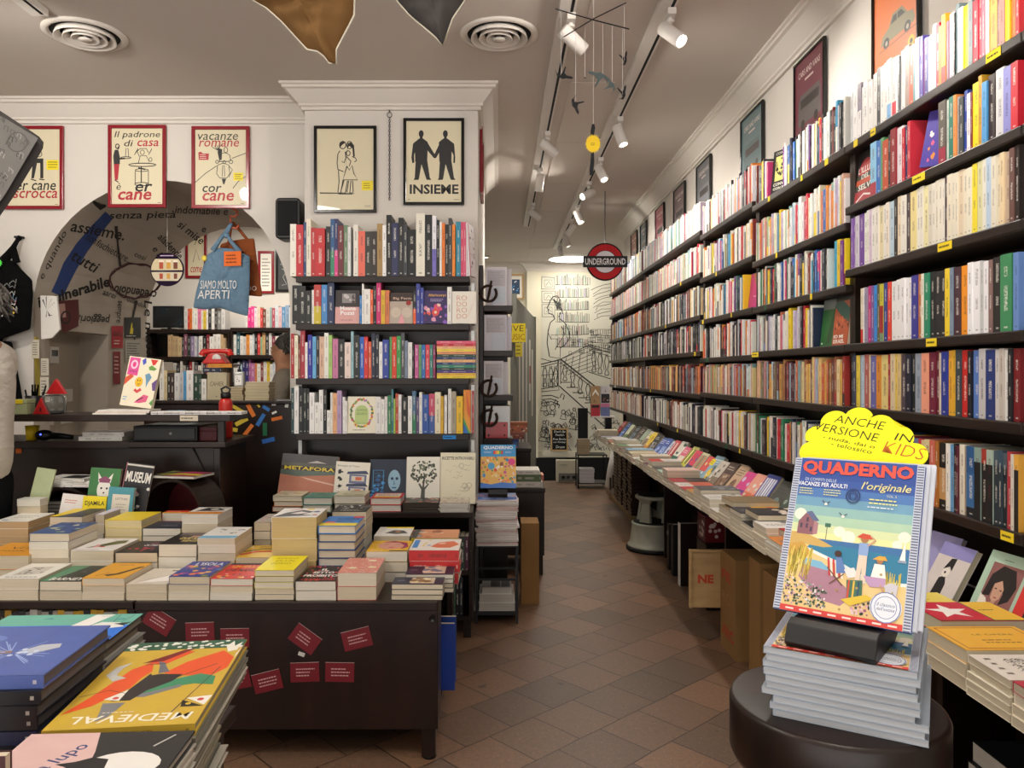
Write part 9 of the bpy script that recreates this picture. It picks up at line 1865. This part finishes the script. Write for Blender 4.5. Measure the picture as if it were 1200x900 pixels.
for i in range(9):x,y=657+7*i,448+6*i;st([(x,y),(x+13,y),(x+13,y+6)],.01);st([(x+13,y+6),(x+20,y+6)],.008)
st([(655,452),(722,512)],.014)
# PUB sign and the crowd below
for s,x in(('P',636.5),('U',641.8),('B',646.8)):
 x0,y0=M(x,454.5);x1,y1=M(x+4,443.5);a.text(s,x0,y0,x1,y1,INK,.0);a.text(s,x0+.012,y0+.004,x1-.008,y1-.004,'#cfccbd',-.03)
st([(634,440),(653,438),(655,457),(634,459)],LW,INK)
for i in range(58):
 x,y=rm.uniform(636,690),rm.uniform(462,528)
 if y<452+(x-655)*.9+8:continue
 k=rm.random()
 if k<.45:r_=rm.uniform(1.6,3.4);a.ell(*M(x,y),r_/92,r_*1.1/209,.009,INK,12);st(wob([(x-r_,y+r_+1),(x-r_-1.5,y+8),(x+r_+1,y+9),(x+r_,y+r_)],.4),.01)
 elif k<.8:st(wob([(x,y),(x+3,y-2),(x+5,y+3),(x+2,y+5),(x-1,y+3)],.8),.01,INK,True);st(wob([(x+1,y),(x+4,y+4)],.5),.008)
 else:st(wob([(x,y),(x+2,y-5),(x+5,y-3),(x+4,y+2)],.6),.011)
for y in(464,468,472):st(wob([(635,y),(646,y-1),(655,y+2)],.6),.01)
a.ell(*M(654,505),.06,.04,.012,INK,16);st(wob([(650,512),(646,528)],.4),.012);st(wob([(658,512),(664,528)],.4),.012)
for i in range(24):x,y=rm.uniform(690,722),rm.uniform(494,528);st(wob([(x,y),(x+4,y-3),(x+6,y+3)],1),.009)
m.build('line_drawing',mo)
# chalkboard on the sill
t=thing('chalkboard','small wood framed chalkboard with white writing leaning below the mural','chalkboard',(U(645.5,11.9),11.925,.2012),0);t.rotation_euler=(R(-5),0,0)
w_=20.5*11.9/F;h=27*11.9/F
m=MB();m.box(0,w_,.004,.014,0,h,'#161817','matt_black');m.build('slate',t)
m=MB();q=.024;m.box(0,q,-.002,.0035,0,h,'#a8865a','pale_wood');m.box(w_-q,w_,-.002,.0035,0,h,'#a8865a','pale_wood');m.box(q,w_-q,-.002,.0035,0,q,'#a8865a','pale_wood');m.box(q,w_-q,-.002,.0035,h-q,h,'#a8865a','pale_wood');m.build('wooden_frame',t)
m=MB();a=Art(m,(0,.0035,0),(w_,0,0),(0,0,h),'matte_print',.001);a.text("Don't Be",.2,.80,.85,.90,'#d8dad4',0,.15);a.text('Foolish',.28,.66,.78,.75,'#d8dad4',0,.15);a.text('Free Books',.14,.48,.88,.57,'#d8dad4',0,.15);a.text('on Friday',.16,.34,.86,.43,'#d8dad4',0,.15);a.text('Dream',.3,.13,.8,.24,'#d8dad4',.0,.15);m.build('chalk_writing',t)
# floor socket box
t=thing('floor_socket_box','cream box with three round sockets standing at the stair edge on the far floor','socket box',(U(652,9.98),9.98,0));w_=25*9.98/F
m=MB();m.box(0,w_,0,.09,0,.285,'#b8b89c','cream_wall');m.build('box_body',t,bevel=.003)
m=MB();m.box(.03,w_-.004,-.006,-.0005,.01,.115,'#9a9a8c','grey_board');m.build('socket_plate',t)
for x in(.09,.155,.225):m=MB();m.tube([(x,-.0065,.06),(x,-.011,.06)],.024,16,'#3a3a3a','black_plastic');m.build('socket',t)
m=MB();m.box(.05,.14,-.004,-.0005,.22,.226,'#8a8a78','grey_board');m.build('slot',t)
# leaflet stand at the far end of the aisle
t=thing('leaflet_stand','black metal leaflet stand with two shelves at the far end of the aisle','stand',(U(677,9.4),9.40,0));w_=.36;zz1=V(533,9.4)
for x in(0,w_-.015):
 for y in(0,.285):m=MB();m.box(x,x+.015,y,y+.015,0,zz1-.012,'#0c0c0e','black_metal');m.build('leg',t)
for z in(.07,zz1):m=MB();m.box(-.002,w_+.002,-.002,.302,z-.0115,z,'#0c0c0e','black_metal');m.build('shelf',t)
m=MB();m.box(.02,.145,.17,.20,zz1+.001,V(479,9.4),'#0c0c0e','black_metal');m.build('rear_panel',t,bevel=.003)
for k in range(3):
 o=lying('leaflet_stack',('beige leaflet bundle, top one on the upper shelf of the black stand','beige leaflet bundle, middle one on the upper shelf of the black stand','beige leaflet bundle, lowest on the upper shelf of the black stand')[2-k],.15,.13,.062,'#b8a890',None,'#b8a88c',None,'leaflets',spine='back',rr=rk);o.location=(U(677,9.4)+.002,9.42,zz1+.001+k*.0625)
for k in range(4):
 o=lying('leaflet_stack','%s white leaflet bundle from the bottom on the lower shelf of the black stand'%ordinal(k+1),.18,.2,.042,'#dcdae0',None,'#d4d2da',None,'leaflets',spine='back',rr=rk);o.location=(U(677,9.4)+.025+rk.uniform(-.006,.006),9.42,.071+k*.0425)
# small display stand on the counter end
t=thing('display_stand','white shelf on a black post at the far counter end, two boxes on it','stand',(U(692,8.35),8.22,CZ+.001));w_=.25;hz=V(487.5,8.3)-CZ
m=MB();m.box(0,w_,0,.18,hz-.014,hz,'#dcd8d2','white_metal');m.build('shelf',t,bevel=.002)
m=MB();m.box(w_-.10,w_-.03,.05,.12,.0,hz-.0145,'#0c0c0e','black_metal');m.build('post',t)
for u0,u1,c,ar,lab in((691.5,702,'#a88a64',lambda a:(a.rect(0,0,1,.38,'#b02c3c'),a.rect(.1,.28,.9,.36,'#1c1c1e'),a.poly([(.15,.74),(.5,.9),(.85,.74),(.85,.66),(.5,.8),(.15,.66)],'#ece8e0'),a.blobs(.3,.45,.7,.56,4,['#3a3028','#8a6a44'],3,(.06,.1))),'tan box with a white arrow and a crimson base on the far display shelf'),
         (703,713.5,'#c8c4c8',lambda a:(a.rect(0,0,1,.42,'#6a78a8'),a.rect(0,.3,1,.42,'#c87a9a'),a.rect(.05,.44,.95,.74,'#26242a'),a.blobs(.1,.5,.9,.66,4,['#c8a08a','#8a5a4a'],4,(.08,.12)),a.poly([(.4,.8),(.5,.9),(.6,.8)],'#8a868c')),'pale box with a dark band and a blue base on the far display shelf')):
 w2=U(u1,8.3)-U(u0,8.3);o=cover_book('display_box',lab,w2,V(452,8.3)-V(487,8.3),.06,c,ar,None,'box');o.location=(U(u0,8.3)+.004,8.25,CZ+.001+hz+.0008)
# roundel sign
SY=7.2;r_=21.6*SY/F
t=thing('roundel_sign','round red and white UNDERGROUND roundel sign projecting over the far wall books','sign',(U(709,SY),SY,V(307,SY)))
m=MB();m.T=Matrix.Rotation(R(90),4,'X');m.lathe([(r_*1.02,-.012),(r_*1.02,.012)],56,'#101012','black_metal');m.build('backing_disc',t)
m=MB();a=Art(m,(-r_,-.0121,-r_),(2*r_,0,0),(0,0,2*r_),'matte_print',.0006);a.circ(.5,.5,.475,'#c02028',n=56);a.k+=20;a.circ(.5,.5,.31,'#1a1a1c',n=48);a.k+=20;a.circ(.5,.5,.295,'#f0ecf4',n=48);m.build('roundel_face',t)
bw=26*SY/F;bh=6.6*SY/F
m=MB();m.box(-bw,bw,-.022,-.0135,-bh,bh,'#141418','black_metal');m.build('name_bar',t,bevel=.002)
m=MB();a=Art(m,(-bw,-.0221,-bh),(2*bw,0,0),(0,0,2*bh),'matte_print',.0006);a.text('UNDERGROUND',.045,.22,.955,.80,'#eeeef0',.02);m.build('lettering',t)
m=MB();m.tube([(0,0,r_*.98),(0,0,CEIL-V(307,SY)-.002)],.004,8,'#111111','dark_metal');m.build('hanging_rod',t)
# --- paper bird mobile
MY=2.6;k=MY/F
t=thing('bird_mobile','black paper bird mobile on crossed rods hanging from the ceiling, with a sun-shaped price tag','mobile',(U(695.7,MY),MY,V(23.5,MY)))
def mp(u,v,dy=0):return(U(u,MY+dy)-U(695.7,MY),dy,V(v,MY+dy)-V(23.5,MY))
m=MB();m.tube([mp(651,10.5,.10),mp(695.7,23.5),mp(737,34,-.09)],.0022,6,'#1a1a1c','black_metal');m.build('rod',t)
m=MB();m.tube([mp(661,43,-.09),(0,0,.0045),mp(733.5,3.3,.09)],.0022,6,'#1a1a1c','black_metal');m.build('rod',t)
m=MB();m.tube([(0,0,.002),(0,0,CEIL-V(23.5,MY)-.002)],.001,5,'#e9e6df','thread');m.build('hanging_thread',t)
B1=[(-9,6),(-5,0),(0,-1.5),(2,3),(4,12),(5.2,12),(5,3),(9,0),(16,0),(19,-2),(15,-3.5),(9,-4),(4,-6),(0,-5),(-4,-4)]
def bird(u,v,top,s,rot,ty,c='#17181b',dy=0,yaw=0):
 cr,sr=math.cos(R(rot)),math.sin(R(rot));P=[((x*cr-y*sr)*s*k,(x*sr+y*cr)*s*k)for x,y in B1]
 m=MB();m.T=Matrix.Translation(mp(u,v,ty))@Matrix.Rotation(R(yaw),4,'Z');m.prism(P,(-.0008,.0008),c,'matte_print','y');m.build('paper_bird',t)
 m=MB();m.tube([mp(u+.5,v-1,ty),mp(u+.5,top,ty)],.0007,4,'#e9e6df','thread');m.build('thread',t)
bird(657,87,13,.85,-12,.09);bird(674,119,40,.8,-70,-.06);bird(706,92,27,1.0,160,-.02,'#4a5454');bird(717,103,29,.75,120,-.04,'#4a5454');bird(731,72,7,.8,75,.085,yaw=40);bird(729,112,32,.8,70,-.07,yaw=40);bird(685,91,31,.12,0,-.03)
m=MB();m.tube([(0,0,-.002),mp(695.2,146)],.0007,4,'#e9e6df','thread');m.build('thread',t)
m=MB();m.prism([((x)*k,y*k)for x,y in((-1.5,26),(1.5,27),(2.5,22),(1.5,16),(1,0),(1.5,-18),(0,-32),(-4,-34),(-4,-26),(-2.5,-10),(-2,8),(-3,18))],(-.0008,.0008),'#17181b','matte_print','y');o=m.build('paper_bird',t);o.location=mp(695,172)
m=MB();pts=[(9.6*(1 if i%2 else .78)*math.cos(R(i*9))*k,11.5*(1 if i%2 else .78)*math.sin(R(i*9))*k)for i in range(40)];m.prism(pts,(-.001,.0),'#e8c224','matte_print','y')
a=Art(m,(-10*k,-.001,-12*k),(20*k,0,0),(0,0,24*k),'matte_print',.0005);a.lines(.36,.4,.66,.56,2,'#2a2410',3);o=m.build('price_sun',t);o.location=mp(695,168.5,-.003)
# ================================================================== people
def skin_body(name,chain,mat,parent=None,sub=2):
 """one continuous surface grown over joints: chain = [(key, parent key, (x, y, z), (rx, ry))]"""
 me=bpy.data.meshes.new(name);idx={c[0]:i for i,c in enumerate(chain)}
 me.from_pydata([c[2]for c in chain],[(idx[c[1]],i)for i,c in enumerate(chain)if c[1]],[])
 me.materials.append(MAT[mat]);o=bpy.data.objects.new(name,me);col.objects.link(o)
 if parent is not None:o.parent=parent
 bm=bmesh.new();bm.from_mesh(me);sl=bm.verts.layers.skin.verify();bm.verts.ensure_lookup_table()
 for i,c in enumerate(chain):bm.verts[i][sl].radius=c[3]if isinstance(c[3],tuple)else(c[3],c[3]);bm.verts[i][sl].use_root=(i==0)
 bm.to_mesh(me);bm.free()
 md=o.modifiers.new('skin','SKIN');md.use_smooth_shade=True
 md=o.modifiers.new('sub','SUBSURF');md.levels=sub;md.render_levels=sub
 # settle the modifiers into plain geometry
 dg=bpy.context.evaluated_depsgraph_get();ev=bpy.data.meshes.new_from_object(o.evaluated_get(dg));o.modifiers.clear();o.data=ev
 for p in ev.polygons:p.use_smooth=True
 return o
def hand(side,w_,d,spread=1,up=(0,0,1)):
 """five fingers from the wrist w_, pointing along d, gently curled"""
 W=Vector(w_);d=Vector(d).normalized();a_=d.cross(Vector(up)).normalized()*side;n=a_.cross(d).normalized()*side;out=[]
 out.append(('palm'+str(side),'wrist'+str(side),tuple(W+d*.05),(.026,.017)))
 for i,(off,L)in enumerate(((.027,.072),(.010,.08),(-.008,.075),(-.024,.06))):
  b0=W+d*.088+a_*off;c='f%d%d'%(side,i)
  out+=[(c+'a','palm'+str(side),tuple(b0),.0095),(c+'b',c+'a',tuple(b0+d*L*.5+n*.006),.0085),(c+'c',c+'b',tuple(b0+d*L*.85+n*.024),.007)]
 t0=W+d*.03+a_*.034
 out+=[('t%da'%side,'palm'+str(side),tuple(t0),.011),('t%db'%side,'t%da'%side,tuple(t0+d*.035+a_*.014+n*.008),.0095),('t%dc'%side,'t%db'%side,tuple(t0+d*.062+a_*.010+n*.018),.008)]
 return out
def person(label,loc,rz,H,shirt,trousers,hair_mat,arms,loose=1.0,shirt_hem=.90,name='person'):
 """standing figure facing local -y; H is its height; arms = {side: (elbow, wrist)} in units of height"""
 S=H/1.75;t=thing(name,label,'person',loc,rz)
 q=lambda x,y,z:(x*S,y*S,z*S)
 ch=[('hip',None,q(0,0,.93),(.135*S,.10*S)),('waist','hip',q(0,.0,1.08),(.12*S,.088*S)),('chest','waist',q(0,.01,1.28),(.145*S,.10*S)),('neck0','chest',q(0,.02,1.44),(.07*S,.06*S)),('neck','neck0',q(0,.005,1.51),.052*S),('skull','neck',q(0,-.005,1.60),(.072*S,.088*S)),('crown','skull',q(0,.005,1.67),(.066*S,.078*S)),('nose','skull',q(0,-.092,1.59),.012*S)]
 for s in(-1,1):
  e,w_=arms[s]
  ch+=[('sh%d'%s,'neck0',q(.165*s,.02,1.415),.058*S),('elbow%d'%s,'sh%d'%s,q(*e),.040*S),('wrist%d'%s,'elbow%d'%s,q(*w_),.026*S)]
  d=Vector(w_)-Vector(e);hh=hand(s,q(*w_),d,up=(0,1,.2)if abs(d.z)>abs(d.y)else(0,0,1));ch+=hh
  ch+=[('thigh%d'%s,'hip',q(.085*s,0,.82),.088*S),('knee%d'%s,'thigh%d'%s,q(.095*s,-.01,.49),.058*S),('calf%d'%s,'knee%d'%s,q(.097*s,.015,.34),.055*S),('ankle%d'%s,'calf%d'%s,q(.098*s,.02,.095),.037*S),('heel%d'%s,'ankle%d'%s,q(.10*s,.02,.045),.037*S),('toe%d'%s,'heel%d'%s,q(.108*s,-.12,.032),(.04*S,.026*S))]
  ch+=[('ear%d'%s,'skull',q(.078*s,.012,1.60),(.012*S,.022*S))]
 skin_body('body',ch,'skin',t)
 # face
 m=MB()
 for s in(-1,1):m.ball(q(.03*s,-.079,1.612),(.012*S,.007*S,.007*S),'#efe8e0','printed_card',8,6);m.ball(q(.03*s,-.085,1.612),(.006*S,.004*S,.006*S),'#2a1c14','printed_card',8,6);m.box(*[v for pr in((.016*s*S-.014*S,.016*s*S+.03*s*S*0+.014*S),)for v in pr],-.088*S,-.078*S,1.628*S,1.633*S,'#4a423c','printed_card')
 m.box(-.022*S,.022*S,-.086*S,-.076*S,1.545*S,1.552*S,'#9a5548','printed_card');m.build('face_features',t)
 # hair: tufts over the skull
 m=MB();rh=random.Random(3)
 m.ball(q(0,.026,1.645),(.087*S,.092*S,.092*S),'#5f5a55',hair_mat,20,12)
 for i in range(190):
  th,ph=rh.uniform(-.2,3.34),rh.uniform(-.6,1.5)
  p=Vector((math.cos(th)*math.cos(ph)*.084,.022+math.sin(th)*math.cos(ph)*.09,1.65+.08*math.sin(ph)))*S;n=Vector((math.cos(th)*math.cos(ph),math.sin(th)*math.cos(ph),math.sin(ph)*.9))
  m.tube([p-n*.004,p+n*.012*S,p+n*.014*S+Vector((rh.uniform(-.02,.02),rh.uniform(-.01,.03),-.02-.02*rh.random()))*S],[.009*S,.008*S,.003*S],5,'#5f5a55',hair_mat)
 m.build('hair',t)
 k=loose
 sc=[('hip',None,q(0,0,shirt_hem-.03),(.175*S*k,.138*S*k)),('waist','hip',q(0,0,1.08),(.155*S*k,.118*S*k)),('chest','waist',q(0,.01,1.28),(.168*S*k,.122*S*k)),('neck0','chest',q(0,.02,1.44),(.082*S,.072*S)),('collar','neck0',q(0,.012,1.485),(.062*S,.06*S))]
 for s in(-1,1):
  e,w_=arms[s];f=Vector(w_)*.88+Vector(e)*.12
  sc+=[('sh%d'%s,'neck0',q(.168*s,.02,1.41),.076*S*k),('elbow%d'%s,'sh%d'%s,q(*e),.058*S*k),('cuff%d'%s,'elbow%d'%s,q(*f),.044*S*k)]
 skin_body('shirt',sc,shirt,t)
 tc=[('waist',None,q(0,0,1.03),(.142*S,.108*S)),('hip','waist',q(0,0,.90),(.158*S,.124*S))]
 for s in(-1,1):tc+=[('thigh%d'%s,'hip',q(.088*s,0,.80),.105*S),('knee%d'%s,'thigh%d'%s,q(.097*s,-.008,.49),.078*S),('ankle%d'%s,'knee%d'%s,q(.10*s,.02,.10),.064*S)]
 skin_body('trousers',tc,trousers,t)
 for s in(-1,1):
  m=MB();m.prism([(-.045,.075),(-.05,-.02),(-.052,-.12),(-.03,-.165),(.0,-.175),(.03,-.165),(.05,-.12),(.047,-.02),(.042,.075),(.0,.09)],(.002,.02),'#1a1a1c','rubber');m.prism([(-.042,.07),(-.046,-.02),(-.047,-.115),(0,-.165),(.047,-.115),(.044,-.02),(.04,.07),(0,.083)],(.0205,.075),'#26262a','black_cloth');o=m.build('shoe',t,bevel=.012);o.scale=(S,S,S);o.location=(.10*s*S,.0,0)
 return t
# grey-haired person in the passage, facing left, forearms raised over the cabinet
person('grey haired person in a grey top standing in profile beyond the taped cabinet',(U(332,5.45),5.46,0),R(-82),1.72,'grey_cotton','dark_trousers','grey_hair',{-1:((-.25,-.02,1.14),(-.16,-.25,1.12)),1:((.25,-.02,1.14),(.14,-.24,1.14))},1.0)
# person in a loose white shirt at the left edge of the view, mostly outside it
person('person in loose white shirt and dark trousers, cut by the left edge',(-2.345,3.44,0),R(-84),1.86,'white_cloth','dark_trousers','grey_hair',{-1:((-.23,-.10,1.12),(-.17,-.34,1.10)),1:((.23,-.10,1.12),(.17,-.34,1.10))},1.12,.86)
